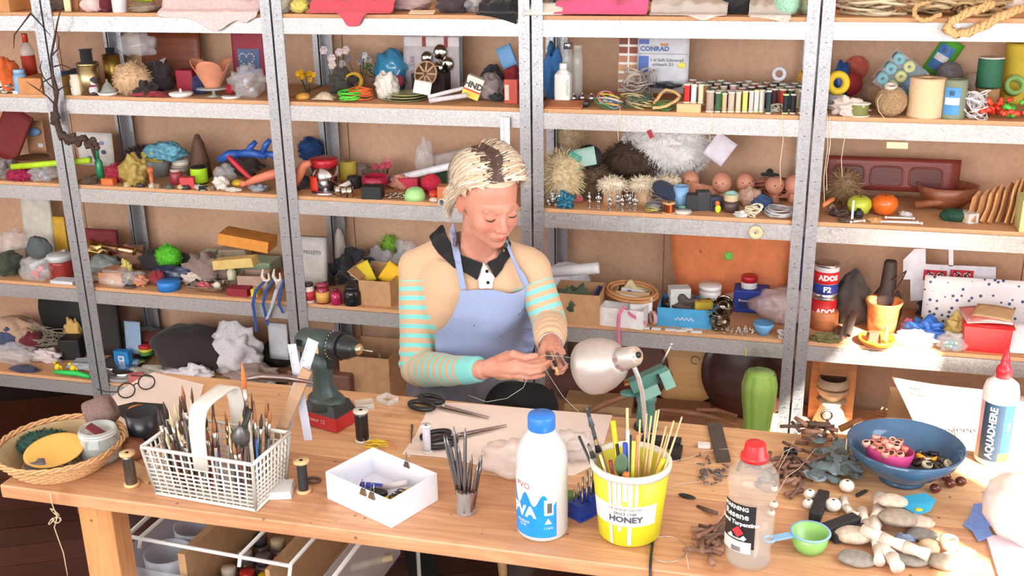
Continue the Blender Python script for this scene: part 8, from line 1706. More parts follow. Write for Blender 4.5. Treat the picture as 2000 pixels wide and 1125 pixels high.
for x,y,lb in((.02,-d_/2,'silver binder clip on the near edge of the white box, upright handle'),(.045,-d_/2,'second binder clip on the near edge of the white box'),(.01,d_/2,'dark binder clip on the far edge of the white box')):
 t_=thing('binder_clip',lb,'clip',inW(x,y,.058),n1_);part('body',M().box((0,0,0),(.018,.010,.013),taper=.6),metal_m((140,124,104),.3),t_);part('arm',M().tube([(-.004,0,.006),(-.005,.002,.026),(.005,.002,.026),(.004,0,.006)],.0009,5),STEEL,t_)
t_=k_tube(0,.013,plast((226,206,30),.3),'glue_tube','yellow glue tube with black cap in the white box','tube',inW(.052,.035,.018),inW(.035,-.045,.018),18);part('cap',M().lathe([(.010,-.018),(.0095,0),(0,0)],16),BLACKP,t_);o=text_mesh('UHU',.021,BLACKP,t_,(0,0,0),(0,0,0),bold=.001);o.parent=None;o.location=inW(.046,-.004,.0325);o.rotation_euler=(0,0,n1_+PI/2+3.3);bpy.context.view_layer.update();mw=o.matrix_world.copy();o.parent=t_;o.matrix_parent_inverse=t_.matrix_basis.inverted()
k_tube(0,.008,plast((40,60,160)),'marker_pen','blue capped marker lying in the white box','pen',inW(-.065,.0,.012),inW(-.02,.018,.014));k_tube(0,.007,plast((226,214,220)),'glue_pen','white and red glue pen beside the blue marker','pen',inW(-.018,.020,.013),inW(.03,.045,.03));solo('black_stone',M().ell((0,0,.012),(.024,.015,.012),16,10),plast((24,22,24),.2),'black oval piece in the middle of the white box','stone',inW(-.01,-.005,.003));solo('black_stopper',M().lathe(rounded(.008,.018),14),BLACKP,'small black cap by the near clips in the white box','cap',inW(.05,-.045,.003))
# papers and scissors
flatpoly('paper_sheet',[(842,786),(900,788),(1196,812),(1168,905),(1120,930),(960,915),(870,895),(785,888),(812,850)],.0008,LILAC,'large cream paper spread under the scissors','paper')
SB=metal_m((170,158,150),.3)
for(hx_,hy_,tx,ty,lb)in((862,800,955,823,'black-handled scissors pointing right, farther pair on the paper'),(892,858,990,838,'black-handled scissors nearer the white spool')):
 p0,p1=T(hx_,hy_),T(tx,ty);sc=thing('scissors',lb,'scissors',p0+Vector((0,0,.002)),math.atan2((p1-p0).y,(p1-p0).x));L=(p1-p0).length
 for s in(-1,1):part('blade',M().plate([(-.01,s*.002-.006),(.01,s*.003-.007),(L,s*.001),(L,s*.001+.001),(.01,s*.002+.006)],.002),SB,sc,(0,0,.006+.002*s));part('handle',M().tube([(-.008-.036+.034*math.cos(a),s*.022+(.016 if s>0 else .020)*math.sin(a),.009)for a in[w*PI/10 for w in range(20)]],.0065,8,closed=True),BLACKP,sc)
 part('pivot',M().lathe(rounded(.004,.004),12),STEEL,sc,(.006,0,.009))
solo('knife_blade',rodmesh(TB(805,832,.002),TB(803,868,.002),.003,.001),IRON,'short dark blade left of the white spool','blade')
# needle files
fc=TB(910,1000);t_=thing('file_holder','small round metal base holding the needle files','holder',fc);part('cup',M().lathe([(0,0),(.020,0),(.021,.004),(.018,.005),(.018,.05),(.016,.05),(.016,.006),(0,.006)],24),glass_m((190,180,176),.4),t_)
for i in range(11):
 a=i*2.4;r_=.004+.010*(i%3)/2;L=.115+.018*(i*7%5);g=thing('needle_file',['thin file leaning far left in the cluster','second needle file, pale tip','needle file with a flat dark blade','middle needle file, tallest','needle file behind the tallest','short needle file in front','needle file with twisted shank','needle file leaning right beside the tallest','pointed silver file at the right','needle file with a wooden handle end','stubby grey file at the back'][i],'file',fc+Vector((r_*math.cos(a),r_*math.sin(a),.007)),rot=(.08*math.sin(a),.20*math.cos(a)*(1.5 if i==0 else 1),0),group='needle files')
 part('handle',M().lathe([(0,0),(.0045,0),(.0045,.045),(0,.045)],8),mat((122,74,60),.6)if i%2 else metal_m((120,104,98),.4),g);part('blade',M().lathe([(.0035,.045),(.0042,.06),(.0036,L-.02),(.0006,L)],6),metal_m((128,128,130),.4),g)
# bottles
pb=thing('glue_bottle','translucent white bottle with blue cap and blue PVA label','bottle',TB(1056,1042)+Vector((0,.015,0)));R_=.051;PB=plast((206,205,204),.35)
part('body',M().lathe([(0,0),(.046,0),(R_,.006),(R_,.165),(.048,.185),(.036,.210),(.027,.222),(.025,.228),(0,.228)],44),PB,pb);part('cap',M().lathe([(.026,0),(.027,.002),(.027,.026),(.025,.030),(0,.030)],30),plast((46,120,210),.35),pb,(0,0,.226))
lw=M();n_=40;A0,A1=-PI/2-1.2,-PI/2+.80
def wavez(t):return .100+.016*math.cos(t*17)*(1-.3*t)-.006
lw.grid(lambda u,v:((R_+.0006)*math.cos(A0+(A1-A0)*u),(R_+.0006)*math.sin(A0+(A1-A0)*u),.012+(wavez(u)-.012)*v),n_,4);part('blue_label',lw,mat((30,140,214),.4),pb);part('white_label',M().lathe([(R_+.0003,.080),(R_+.0003,.142)],30,a0=A0,a1=A1),mat((232,226,228),.4),pb)
curved_text('PVA',.032,WHITEP,pb,R_+.0008,A0+.62,.066,bold=.0015);curved_text('PVO',.018,mat((206,90,90),.5),pb,R_+.0008,A0+.62,.122);curved_text('ADHESIVE\nGLUE',.007,WHITEP,pb,R_+.0008,A0+.62,.040);part('barcode_panel',M().lathe([(R_+.0012,.062),(R_+.0012,.096)],8,a0=-PI/2+.30,a1=-PI/2+.66),WHITEP,pb)
[part('barcode_bar',M().box(((R_+.0018)*math.cos(-PI/2+.42+i*.025),(R_+.0018)*math.sin(-PI/2+.42+i*.025),.078),(.0006,.0006,.022)),BLACKP,pb)for i in range(8)];curved_text('▲',.016,WHITEP,pb,R_+.0009,-PI/2+.45,.048);curved_text('1 Litre',.007,WHITEP,pb,R_+.0009,-PI/2+.45,.034)
tb2=thing('turpentine_bottle','clear turpentine bottle with red cap and black warning label','bottle',TB(1460,1105)+Vector((0,.02,0)),-.10);GB=glass_m((222,220,214),.16);Rt=.048
def tprof(g=0.):return[(0,g),(.040-g,g),(.043-g,.01),(.040-g,.030),(.044-g,.05),(Rt-.004-g,.10),(Rt-.006-g,.13),(Rt-g,.17),(Rt-.002-g,.185),(.030-g,.208),(.016,.216),(.015,.222),(0,.222)]
part('body',M().lathe(tprof(),36),GB,tb2);part('liquid',M().lathe([(0,.002)]+[p for p in tprof(.002)[1:6]]+[(0,.105)],30),glass_m((226,222,208),.14),tb2);part('cap',M().lathe([(0,0),(.026,0),(.026,.008),(.022,.010),(.019,.030),(.017,.032),(0,.032)],28),plast((214,38,42),.3),tb2,(0,0,.216))
LA0,LA1=-PI/2-1.15,-PI/2+.30;part('black_label',M().lathe([(.0480,.052),(.0480,.142)],24,a0=LA0,a1=LA1),mat((34,30,34),.5),tb2);part('white_panel',M().lathe([(.0483,.042),(.0483,.066)],14,a0=LA0,a1=LA1-.12),mat((222,206,206),.5),tb2)
for tx,sz,z,a in(('WARNING',.0115,.134,-.55),('Resene',.018,.119,-.50),('Mineral Turpentine',.0115,.103,-.50),('HIGHLY FLAMMABLE',.004,.071,-.45)):curved_text(tx,sz,WHITEP,tb2,.0484,-PI/2+a,z,bold=.0004)
def cpatch(par,R,a,z,s,m,nm):c,sn=math.cos(a),math.sin(a);t=Vector((-sn,c,0));o_=Vector((R*c,R*sn,z));part(nm,M().add([o_+t*s,o_+Vector((0,0,s)),o_-t*s,o_-Vector((0,0,s))],[(0,1,2,3)],None,False),m,par)
cpatch(tb2,.0495,-PI/2-.35,.086,.012,mat((214,50,60),.5),'red_diamond');cpatch(tb2,.0492,-PI/2-.12,.074,.006,WHITEP,'white_diamond');cpatch(tb2,.0492,-PI/2-.66,.075,.005,WHITEP,'white_diamond');[part('barcode_bar',M().box((.0490*math.cos(-PI/2-.6+i*.04),.0490*math.sin(-PI/2-.6+i*.04),.049),(.0007,.0007,.010)),BLACKP,tb2)for i in range(10)]
aq=thing('wood_glue_bottle','tall white wood glue bottle with a red nozzle at the right','bottle',TB(1938,905)+Vector((0,.015,0)),-.1);Ra=.037
part('body',M().lathe([(0,0),(.034,0),(Ra,.005),(Ra,.170),(.033,.188),(.018,.200),(.016,.204),(0,.204)],36),plast((232,222,214),.35),aq);part('nozzle',M().lathe([(.017,0),(.017,.020),(.014,.026),(.010,.030),(.009,.042),(.005,.062),(0,.063)],24),plast((200,40,54),.3),aq,(0,0,.201))
for nm,a,b,z0,z1,c_ in(('navy_label',-.95,.30,.014,.150,(44,64,84)),('blue_label',.30,.95,.034,.150,(36,150,206)),('yellow_label',.20,.95,.014,.034,(226,196,60)),('pink_stripe',-1.25,-.95,.014,.150,(206,150,150))):part(nm,M().lathe([(Ra+.0005,z0),(Ra+.0005,z1)],12,a0=-PI/2+a,a1=-PI/2+b),mat(c_,.4),aq)
curved_text('AQUADHERE',.0205,WHITEP,aq,Ra+.0014,-PI/2-.30,.082,vertical=True,bold=.0005,off=.0008);curved_text('PVA',.012,WHITEP,aq,Ra+.0012,-PI/2+.60,.10,vertical=True)
# yellow bucket with sticks
bk=TB(1226,1050)+Vector((0,.02,0));yb=thing('honey_bucket','yellow and white HONEY bucket with paint drips full of sticks','bucket',bk);R0,R1,hb=.061,.076,.162;YL=plast((216,206,40),.4)
part('body',M().lathe([(0,0),(R0-.006,0),(R0,.006),(R1,hb),(R1-.003,hb),(R0-.003,.006),(0,.006)],44),YL,yb);part('rim',M().lathe([(R1-.002,hb-.012),(R1+.003,hb-.012),(R1+.004,hb),(R1-.003,hb+.002),(R1-.004,hb-.01)],44),plast((226,222,206),.4),yb)
cr_=lambda z:R0+(R1-R0)*z/hb
part('paper_label',M().lathe([(cr_(.052)+.0006,.052),(cr_(.098)+.0006,.098)],34,a0=-PI/2-1.15,a1=-PI/2+.95),mat((226,222,216),.5),yb)
for a,z0,z1,w_ in((-.42,.008,.150,.09),(-.15,.04,.150,.10),(.14,.010,.150,.12),(.30,.06,.150,.08),(-.28,.10,.15,.12),(.0,.11,.15,.12)):part('paint_drip',M().lathe([(cr_(z0)+.0012,z0),(cr_(z1)+.0012,z1)],6,a0=-PI/2+a-w_/2,a1=-PI/2+a+w_/2),mat((234,230,226),.4),yb)
curved_text('HONEY',.017,mat((80,84,100),.5),yb,cr_(.07)+.0018,-PI/2+.02,.068,bold=.0006,sx=1.15);curved_text('WE LOVE BY NATURE',.007,mat((110,116,130),.5),yb,cr_(.09)+.0018,-PI/2,.091);curved_text('SINCE 1948',.009,mat((80,84,100),.5),yb,cr_(.08)+.0018,-PI/2,.081)
def bstick(px,py,dy,r0,r1,m,name,label,cat,bx_=None,tip=None):
 top=on_y(px,py,bk.y+dy);d=Vector((top.x-bk.x,dy,0));b0=Vector((bk.x+d.x*.22+(bx_ or 0),bk.y+dy*.3,bk.z+.012));o=solo(name,rodmesh(b0,top,r0,r1,8),m,label,cat)
 if tip:L=(top-b0);part('tip',rodmesh(top-L*.14,top+L*.02,r1*1.5,r1*.5,8),mat(tip,.6),o,label='dark tip' if sum(tip)<200 else 'coloured tip')
SW_=wood_m((226,186,134),5,.12)
sl=['leaning furthest right','second from the right','third from the right, nearer','crossing in front of the others at the right','tallest of the right fan','standing beside the tallest','left member of the right fan','thin and nearly upright','pointing at the lamp neck','behind the right fan']
for i,(x,y,dy)in enumerate(((1332,814,.05),(1316,822,.02),(1322,845,-.02),(1301,832,.03),(1287,800,.0),(1282,802,.03),(1272,812,.02),(1263,808,.05),(1303,850,.05),(1250,820,-.01))):bstick(x,y,dy,.0022,.0017,SW_,'bamboo_skewer','bamboo skewer in the yellow bucket, '+sl[i],'skewer',.01)
for x,y,dy,r,c_,tp,nm,lb in((1225,797,.03,.003,(226,190,140),None,'wooden_stick','pale stick standing alone above the bucket centre'),(1147,800,.01,.004,(50,50,54),(90,96,104),'brush','long dark brush reaching furthest up left of the bucket'),(1131,852,-.01,.003,(44,40,38),None,'brush','dark thin brush leaning furthest left'),(1150,870,-.02,.004,(120,110,104),(60,60,60),'brush','grey ferruled brush leaning left'),(1162,858,.0,.0045,(160,130,90),(30,30,34),'brush','brush with black bulb beside the grey one'),(1170,872,.02,.004,(176,136,96),None,'wooden_stick','tan handle left inside the bucket'),
(1197,822,.02,.0055,(222,196,40),None,'paint_stick','flat yellow plastic stick in the bucket'),(1226,840,-.01,.0035,(226,226,230),None,'brush','white-handled brush next to the blue pen'),(1221,866,-.02,.005,(40,70,180),None,'pen','blue pen in the middle of the bucket'),(1205,868,-.01,.0035,(34,34,36),None,'pen','black pen left of the blue one'),(1238,862,-.03,.004,(200,210,60),None,'pen','lime green pen in the bucket'),(1230,850,.03,.004,(36,34,34),None,'brush','black brush handle behind the blue pen'),(1192,900,-.03,.004,(150,40,50),None,'brush','short red and dark brush at the near left of the bucket'),(1246,848,-.02,.0035,(196,130,80),None,'pencil','orange-brown pencil at the near middle of the bucket'),(1296,896,.01,.005,(226,206,50),None,'pen','yellow pen leaning to the right rim'),(1172,888,-.04,.003,(216,190,140),None,'wooden_stick','short pale stick at the near left rim')):bstick(x,y,dy,r*.8,r,mat(c_,.4),nm,lb,nm.replace('_',' '),None,tp)
solo('leaf_knife',M().ell((0,0,0),(.013,.003,.026),12,8),mat((84,110,84),.5),'green leaf-shaped blade among the sticks','tool',bk+Vector((-.012,-.045,.175)),rot=(.2,.15,0));solo('orange_stopper',M().lathe(rounded(.006,.02),12),mat((236,110,50),.4),'orange cap near the front rim inside the bucket','cap',bk+Vector((.0,-.058,.145)))
# drill bit stand
bs=thing('drill_bit_stand','blue plastic stand full of steel drill bits beside the bucket','stand',TB(1140,1020)+Vector((0,.035,0)),.95);BLU=plast((34,66,160),.35)
for(z0,h_,y,d)in((0,.034,-.02,.032),(0,.046,.012,.032),(0,.056,.040,.026)):part('step',M().box((y,0,z0+h_/2),(d,.034,h_)),BLU,bs)
part('base',M().box((.008,0,.003),(.09,.040,.006)),BLU,bs)
for i in range(13):part('drill_bit',M().tube([(-.028+.0062*i,.009*(-1)**i,.02),(-.028+.0062*i,.009*(-1)**i,.062+.0048*i)],[.0016+.0002*i]*2,7),metal_m((170,158,142),.25),bs)
# lamp
LP=mat((196,186,180),.4,.45,.05,60,.03);lb0=TB(1262,868)+Vector((0,0,0));lp2=thing('desk_lamp','silver gooseneck lamp with a pearl shade turned to the left','lamp',lb0)
Lc_=lambda px,py,y:on_y(px,py,y)-lb0
yl=lb0.y;nk=[Vector((0,0,.012)),Lc_(1258,800,yl),Lc_(1254,765,yl),Lc_(1246,735,yl-.01),Lc_(1238,716,yl-.01)]
cs=[];
for i in range(len(nk)-1):
 for j in range(14):cs.append(nk[i].lerp(nk[i+1],j/14))
part('gooseneck',M().tube(cs,[.0062 if i%2 else .0052 for i in range(len(cs))],12),mat((206,206,206),.25,.6),lp2)
hc=Lc_(1232,697,yl-.02);sd_=Lc_(1160,716,yl+.03)-hc;sdn=sd_.normalized();Rl=frame_from(sdn,(0,0,1)).to_4x4();TL=Matrix.Translation(hc)@Rl
part('lamp_head',M().lathe([(0,-.022),(.018,-.021),(.023,-.014),(.025,.015),(.026,.03),(0,.03)],30,T=TL),LP,lp2)
shd=part('shade',M().lathe([(.024,.028),(.034,.036),(.050,.055),(.061,.082),(.066,.108),(.064,.130)],44,T=TL,cap=False),LP,lp2);shd.modifiers.new('s','SOLIDIFY').thickness=.0015
part('switch',M().lathe([(.0075,0),(.007,.005),(0,.006)],18,T=TL@Matrix.Translation((0,0,-.021))@Matrix.Rotation(PI,4,'X')),BLACKP,lp2)
for i in range(8):a=i*PI/4;part('vent_hole',M().lathe([(.0026,0),(.0026,.0008),(0,.0008)],10,T=TL@Matrix.Translation((.0150*math.cos(a),.0150*math.sin(a),-.0212))@Matrix.Rotation(PI,4,'X')),mat((206,150,90),.5),lp2);part('vent_slot',M().box((0,0,0),(.003,.009,.012),T=TL@Matrix.Rotation(a*.9,4,'Z')@Matrix.Translation((.0262,0,.026))),mat((150,120,110),.6),lp2)
part('clamp',M().box((.035,.0,.010),(.09,.030,.018)),BLACKP,lp2);part('clamp_knob',M().box((.075,-.04,.008),(.022,.05,.014)),BLACKP,lp2)
# vise
vz=TB(1262,832);VG=mat((70,116,106),.4,0,.12,30,.1);VL=mat((120,160,146),.45);vi=thing('bench_vise','small green bench vise clamped to the back edge of the table','vise',vz+Vector((0,-.01,0)));vi.scale=(.86,)*3
part('base',M().lathe([(0,0),(.030,0),(.026,.02),(.024,.075),(.028,.085),(.028,.105),(0,.105)],28),VG,vi);part('suction_foot',M().lathe([(0,0),(.034,0),(.032,.010),(0,.012)],28),BLACKP,vi);part('swivel',M().lathe([(0,.10),(.016,.10),(.013,.125),(0,.125)],20),STEEL,vi);part('clamp_ear',M().ell((-.048,0,.10),(.026,.018,.010),16,8),VG,vi)
Rv=Matrix.Rotation(-.42,3,'Y')@Matrix.Rotation(.35,3,'Z');vb=Vector((.002,0,.150));part('jaw_body',M().box(vb,(.105,.045,.034),R=Rv),VG,vi);part('front_jaw',M().box(vb+Rv@Vector((.045,-.012,-.016)),(.030,.05,.05),R=Rv),VL,vi);part('jaw_gap',M().box(vb+Rv@Vector((.028,-.024,-.008)),(.012,.022,.028),R=Rv),BLACKP,vi);part('rear_jaw',M().box(vb+Rv@Vector((-.01,-.012,-.028)),(.05,.05,.03),R=Rv),VL,vi);part('screw_bar',M().tube([vb+Rv@Vector((.05,.0,.02)),vb+Rv@Vector((.095,0,.06))],.003,8),STEEL,vi);part('handle_end',M().ell(vb+Rv@Vector((.096,0,.061)),(.005,)*3,8,6),STEEL,vi);part('lead_screw',M().tube([(-.06,-.01,.135),(-.02,-.005,.14)],.009,10),BRASS,vi)
solo('tissue_bag',crumple(.17,.10,.075,77,.2,30,20),film((226,206,196),.5,.35),'crumpled translucent bag left of the glue bottle on the paper','bag',TB(1012,925));solo('tissue_bag',crumple(.11,.09,.05,78,.3,30,20),film((228,214,206),.45,.3),'crumpled clear wrap on the paper behind the drill bit stand','bag',TB(1120,890));solo('green_sponge',crumple(.05,.04,.03,79,.1),mat((110,150,80),.9),'green sponge scrap behind the glue bottle','sponge',TB(1108,985))
flatpoly('steel_bar',[(1381,830),(1409,831),(1427,903),(1399,905)],.006,mat((92,84,76),.5,.5),'dark flat steel bar lying at the back edge of the table','bar');solo('white_packet',M().box((0,0,.004),(.028,.018,.008)),mat((222,216,210),.5),'small white crumpled packet beside the flat steel bar','packet',TB(1375,873),.1)
ms=M().tube([on_z(1285,962,TZ+.003),TB(1284,1010,.003),TB(1275,1060,.003),TB(1271,1090,.003),on_y(1270,1112,1.728),on_y(1270,1180,1.728)],.0028,8);solo('black_cable',ms,BLACKP,'black cable running off the front edge right of the bucket','cable')
for i,pts in enumerate((((1300,908),(1345,900),(1380,884),(1425,882),(1440,895)),((1295,960),(1330,950),(1365,945),(1380,930)),((1500,960),(1525,930),(1545,890),(1555,868),(1550,850)),((1508,985),(1535,955),(1560,935),(1590,900),(1612,880)),((1510,930),(1530,905),(1558,890)),((1410,1060),(1400,1030),(1420,1000),(1432,985)),((1345,1115),(1340,1090),(1360,1070),(1350,1050)))):solo('loose_wire',M().tube([TB(x,y,.004+(.022 if i in(2,3,4)and 0<j<4 else 0)+.003*(j%2))for j,(x,y)in enumerate(pts)],.0008,5),mat((206,180,160),.4),['pale thread curving left of the flat steel bar','thin pale thread right of the yellow bucket','pale wire arching over the twig pile, left one','longer pale wire arching over the twig pile','short wire between two arching ones','wire bent beside the turpentine bottle','wire curl near the front table edge'][i],'wire')
solo('line_ring',M().tube([(.038*math.cos(a),.045*math.sin(a),.003)for a in[w*PI/12 for w in range(24)]],.0008,5,closed=True),STEEL,'ring of clear line at the front edge right of the bucket','line',TB(1302,1075));solo('black_leaf',M().ell((0,0,.003),(.020,.008,.003),12,6),BLACKP,'small black leaf-shaped scrap right of the bucket','scrap',TB(1342,972),-.3)
rd=random.Random(17)
def scatter(n,cx_,cy_,sx,sy,mk,name,labf,cat,group,stack=.0,seed=1):
 r=random.Random(seed)
 for i in range(n):
  x,y=cx_+r.gauss(0,.42)*sx,cy_+r.gauss(0,.42)*sy;y=max(y,852+(x-1300)*.04);o=mk(i,r);o.location=TB(x,y,stack*r.random()+.004);o.rotation_euler=(r.uniform(-.15,.15),r.uniform(-.2,.2),r.uniform(0,PI));tag(o,labf,cat,group)
TW=[mat(c,.8,0,.25,90,.4)for c in((130,92,74),(110,78,64),(150,110,88),(92,68,58))]
TWM=[M().lathe([(0,-.5*L),(r_,-.5*L),(r_*.9,.5*L),(r_*.4,.5*L),(r_*.4,.4*L)],9,T=Matrix.Rotation(PI/2,4,'Y')).mesh('twig',TW[i%4])for i,(L,r_)in enumerate(((.05,.005),(.065,.004),(.04,.0055),(.055,.0045),(.03,.004)))]
def mkt(i,r):o=bpy.data.objects.new('twig',TWM[i%5]);C.objects.link(o);return o
scatter(46,1540,925,78,50,mkt,'twig','hollow twig bead in the brown pile right of the turpentine bottle','twig','twig pile by the bottle',.022,2);scatter(26,1600,862,70,26,mkt,'twig','twig cutting in the tall heap at the back edge of the table','twig','twig heap at the back edge',.05,3);scatter(26,1385,1055,44,52,mkt,'twig','twig cutting in the small pile left of the turpentine bottle','twig','twig pile left of the bottle',.016,4)
SCM=[M().tube([(-.009,0,0),(.009,0,0)],[.0028,.0012],6).mesh('screw',IRON),M().box((0,0,0),(.012,.005,.004)).mesh('screw',metal_m((150,146,150),.4))]
def mks(i,r):o=bpy.data.objects.new('screw',SCM[i%2]);C.objects.link(o);return o
scatter(26,1385,925,34,26,mks,'screw','small grey screw scattered before the flat steel bar','screw','scattered screws',.004,5)
SL=[mat(c,.35,0,.2,30,.1)for c in((104,120,124),(86,98,98),(128,142,150),(74,82,78))]
SLM=[crumple(w,d,h,i,.25,7,5,None).mesh('slate',SL[i%4])for i,(w,d,h)in enumerate(((.05,.035,.012),(.04,.04,.016),(.06,.025,.01),(.035,.03,.012),(.03,.045,.01)))]
for me in SLM:me.polygons.foreach_set('use_smooth',[False]*len(me.polygons))
def mkl(i,r):o=bpy.data.objects.new('slate_piece',SLM[i%5]);C.objects.link(o);return o
scatter(34,1630,915,60,42,mkl,'slate_piece','grey slate chip in the pile left of the blue bowl','slate','slate chips',.014,6)
k_tube(0,.008,plast((226,226,222)),'marker_pen','white marker with black cap on the twig heap','pen',TB(1556,852,.04),TB(1606,872,.03));solo('shackle',M().tube([(.012*math.cos(a),0,.012+.012*math.sin(a))for a in[w*PI/8 for w in range(16)]],.003,6,closed=True),STEEL,'small steel buckle standing at the back of the twig heap','buckle',TB(1612,842,.03));solo('black_lighter',M().lathe(rounded(.009,.03),12,T=Matrix.Rotation(PI/2,4,'Y')),BLACKP,'black barrel piece among the twigs behind the bottle','piece',TB(1530,890,.012))
# bowl
bp2=TB(1765,958)+Vector((0,.05,0));BB=mat((62,92,122),.12,0,.3,7,.03)
bwl=solo('blue_bowl',M().lathe([(0,0),(.048,0),(.050,.008),(.046,.010),(.078,.030),(.110,.062),(.121,.086),(.117,.087),(.104,.062),(.072,.034),(0,.020)],52),BB,'large blue glazed bowl holding shells and acorn cups','bowl',bp2)
solo('pink_cup',M().lathe([(0,0),(.034,.002),(.047,.022),(.050,.046),(.047,.047),(.044,.024),(.03,.006),(0,.005)],30),mat((196,60,120),.6),'magenta felt cup inside the blue bowl','cup',bp2+Vector((-.036,-.012,.030)),rot=(-.1,.12,0))
for i in range(19):
 a=i*2.4;r_=.011*math.sqrt(i*.75);q=bp2+Vector((-.040+r_*math.cos(a),-.016+r_*math.sin(a),.070+.010*(1-r_/.04)+.002*(i%3)));t_=solo('acorn_cup',M().lathe([(0,0),(.006,.002),(.0090,.010),(.0085,.015),(.0058,.015),(.005,.008),(0,.006)],14),mat([(214,150,132),(206,120,96),(226,170,150)][i%3],.45),'hollow pink seed cup heaped in the magenta cup','seed cup',q,rot=((i*1.3)%1.2-.5,(i*.9)%1.0-.5,0),group='pink seed cups');part('dark_hollow',M().lathe([(.0056,0),(0,.0003)],12),mat((60,30,26),.8),t_,(0,0,.0146))
for i in range(15):
 a=i*2.4;r_=.012*math.sqrt(i*.55);q=bp2+Vector((.052+r_*math.cos(a)*.9,-.010+r_*math.sin(a),.040+.25*r_));c_=[(50,36,30),(34,30,32),(84,58,44),(230,160,40),(60,60,58),(206,190,160)][(i*5)%6];solo('seed_shell',M().lathe([(0,.003),(.008,.002),(.012,.009),(.011,.014),(.009,.008),(0,.006)],12),mat(c_,.25),{230:'bright orange shell half in the blue bowl',206:'cream shell half in the blue bowl'}.get(c_[0],'dark seed shell half in the right side of the blue bowl'),'shell',q,rot=((i*1.7)%1.4-.6,(i*1.1)%1.2-.5,i),group='seed shells in the blue bowl')
for i,(x,y)in enumerate(((1826,962),(1855,952),(1876,948),(1846,938))):solo('chestnut',M().ell((0,0,.010),(.012,.011,.010),14,10),mat((96,44,34),.12),['dark chestnut touching the foot of the blue bowl','chestnut in the middle of the sunlit group','chestnut farthest right beside the bowl','chestnut behind the other three'][i],'nut',TB(x,y))
solo('cream_wire_hook',M().tube([TB(1650,905,.004),TB(1652,880,.03),TB(1665,868,.05),TB(1680,870,.06)],.0016,6),mat((226,206,150),.6),'cream wire hook curling over the left rim of the bowl','wire')
for i,(x,y,r_)in enumerate(((1581,975,.013),(1578,993,.0125),(1626,998,.0165),(1653,960,.016),(1512,960,.008),(1511,992,.009),(1506,1008,.008))):o=solo('bead',M().ell((0,0,r_*.85),(r_,r_,r_*.85),18,12),mat((224,218,206),.5,0,.1,120,.2),['white bead right of the turpentine bottle, upper of two','white bead touching the charcoal block end','speckled white bead right of the charcoal block','round white bead before the slate pile','tiny white bead beside the bottle, top','tiny white bead beside the bottle, middle','tiny white bead beside the bottle, lowest'][i],'bead',TB(x,y));part('hole',M().lathe([(.0035,0),(0,.0005)],10),mat((60,46,40),.9),o,(0,-r_*.15,r_*1.68))
CH=mat((40,38,38),.7,0,.3,60,.5)
for nm,a,b,w_,lb in(('charcoal_block',(1590,1022),(1608,975),.024,'upright charcoal stick between the white beads'),('charcoal_block',(1600,1052),(1672,1026),.026,'longer charcoal stick behind the measuring scoop'),('charcoal_block',(1625,1060),(1705,1040),.022,'charcoal stick lowest, under the bone chain'),('charcoal_chip',(1672,972),(1692,962),.008,'small charcoal chip in front of the blue bowl')):
 p0,p1=T(*a),T(*b);L=(p1-p0).length;bevel(solo(nm,M().box((0,0,w_/2),(L,w_,w_*.9)),CH,lb,'charcoal',(p0+p1)/2+Z0,math.atan2((p1-p0).y,(p1-p0).x)),.003)
BO=mat((226,210,194),.45,0,.06,40,.1)
for lb,pts,r_ in(('jointed white bone chain, thin upper one',((1646,985),(1652,1002),(1662,1014),(1676,1020)),.0085),('jointed white bone chain crossing down the stones',((1682,1010),(1690,1035),(1706,1062),(1714,1085),(1716,1112)),.0105),('large pale bone standing behind the flat stone',((1715,988),(1717,1010),(1708,1035),(1704,1060)),.014),('long white doll-leg bone crossing over the others',((1682,1062),(1720,1078),(1765,1095),(1812,1112)),.012),('stubby bone pointing to the lower table edge',((1720,1080),(1740,1105),(1752,1125)),.013)):
 bo=thing('bone_chain',lb,'bone',TB(*pts[0]));q0=TB(*pts[0]);z_=.018 if 'crossing over' in lb else .004
 for i in range(len(pts)-1):a,b=TB(*pts[i],z_+r_)-q0,TB(*pts[i+1],z_+r_)-q0;part('segment',M().tube([a,a.lerp(b,.5),b.lerp(a,.04)],[r_*1.12,r_*.82,r_*1.05],12),BO,bo)
SG=[mat(c,.75,0,.22,90,.5)for c in((140,132,122),(150,134,116),(128,122,114),(196,176,156))]
for i,(x,y,w_,d_,h_,m_,lb,z)in enumerate(((1672,1098,.036,.026,.009,0,'flat grey stone at the front edge beside the scoop',0),(1750,1040,.038,.028,.012,1,'flat grey brown stone lying on top of the bones',.022),(1775,1098,.036,.024,.009,0,'flat grey stone under the long bone',0),(1842,1108,.028,.022,.012,1,'brown grey stone at the lower right of the stones',0),(1800,1052,.030,.022,.009,2,'mottled grey stone behind the tan ball',0),(1665,1060,.036,.024,.014,3,'tan stone slab with a rough lower edge',.003),(1738,1015,.030,.022,.010,3,'pale ribbed shell disc on the flat stone',.034),(1725,1065,.022,.016,.012,2,'blue grey sea pebble under the bones',0),(1790,1030,.034,.022,.010,3,'tan rough stone right of the big bone',.004))):solo('stone',crumple(w_*2,d_*2,h_*2,60+i,.06,24,12,fr=1.5),SG[m_],lb,'stone',TB(x,y,z))
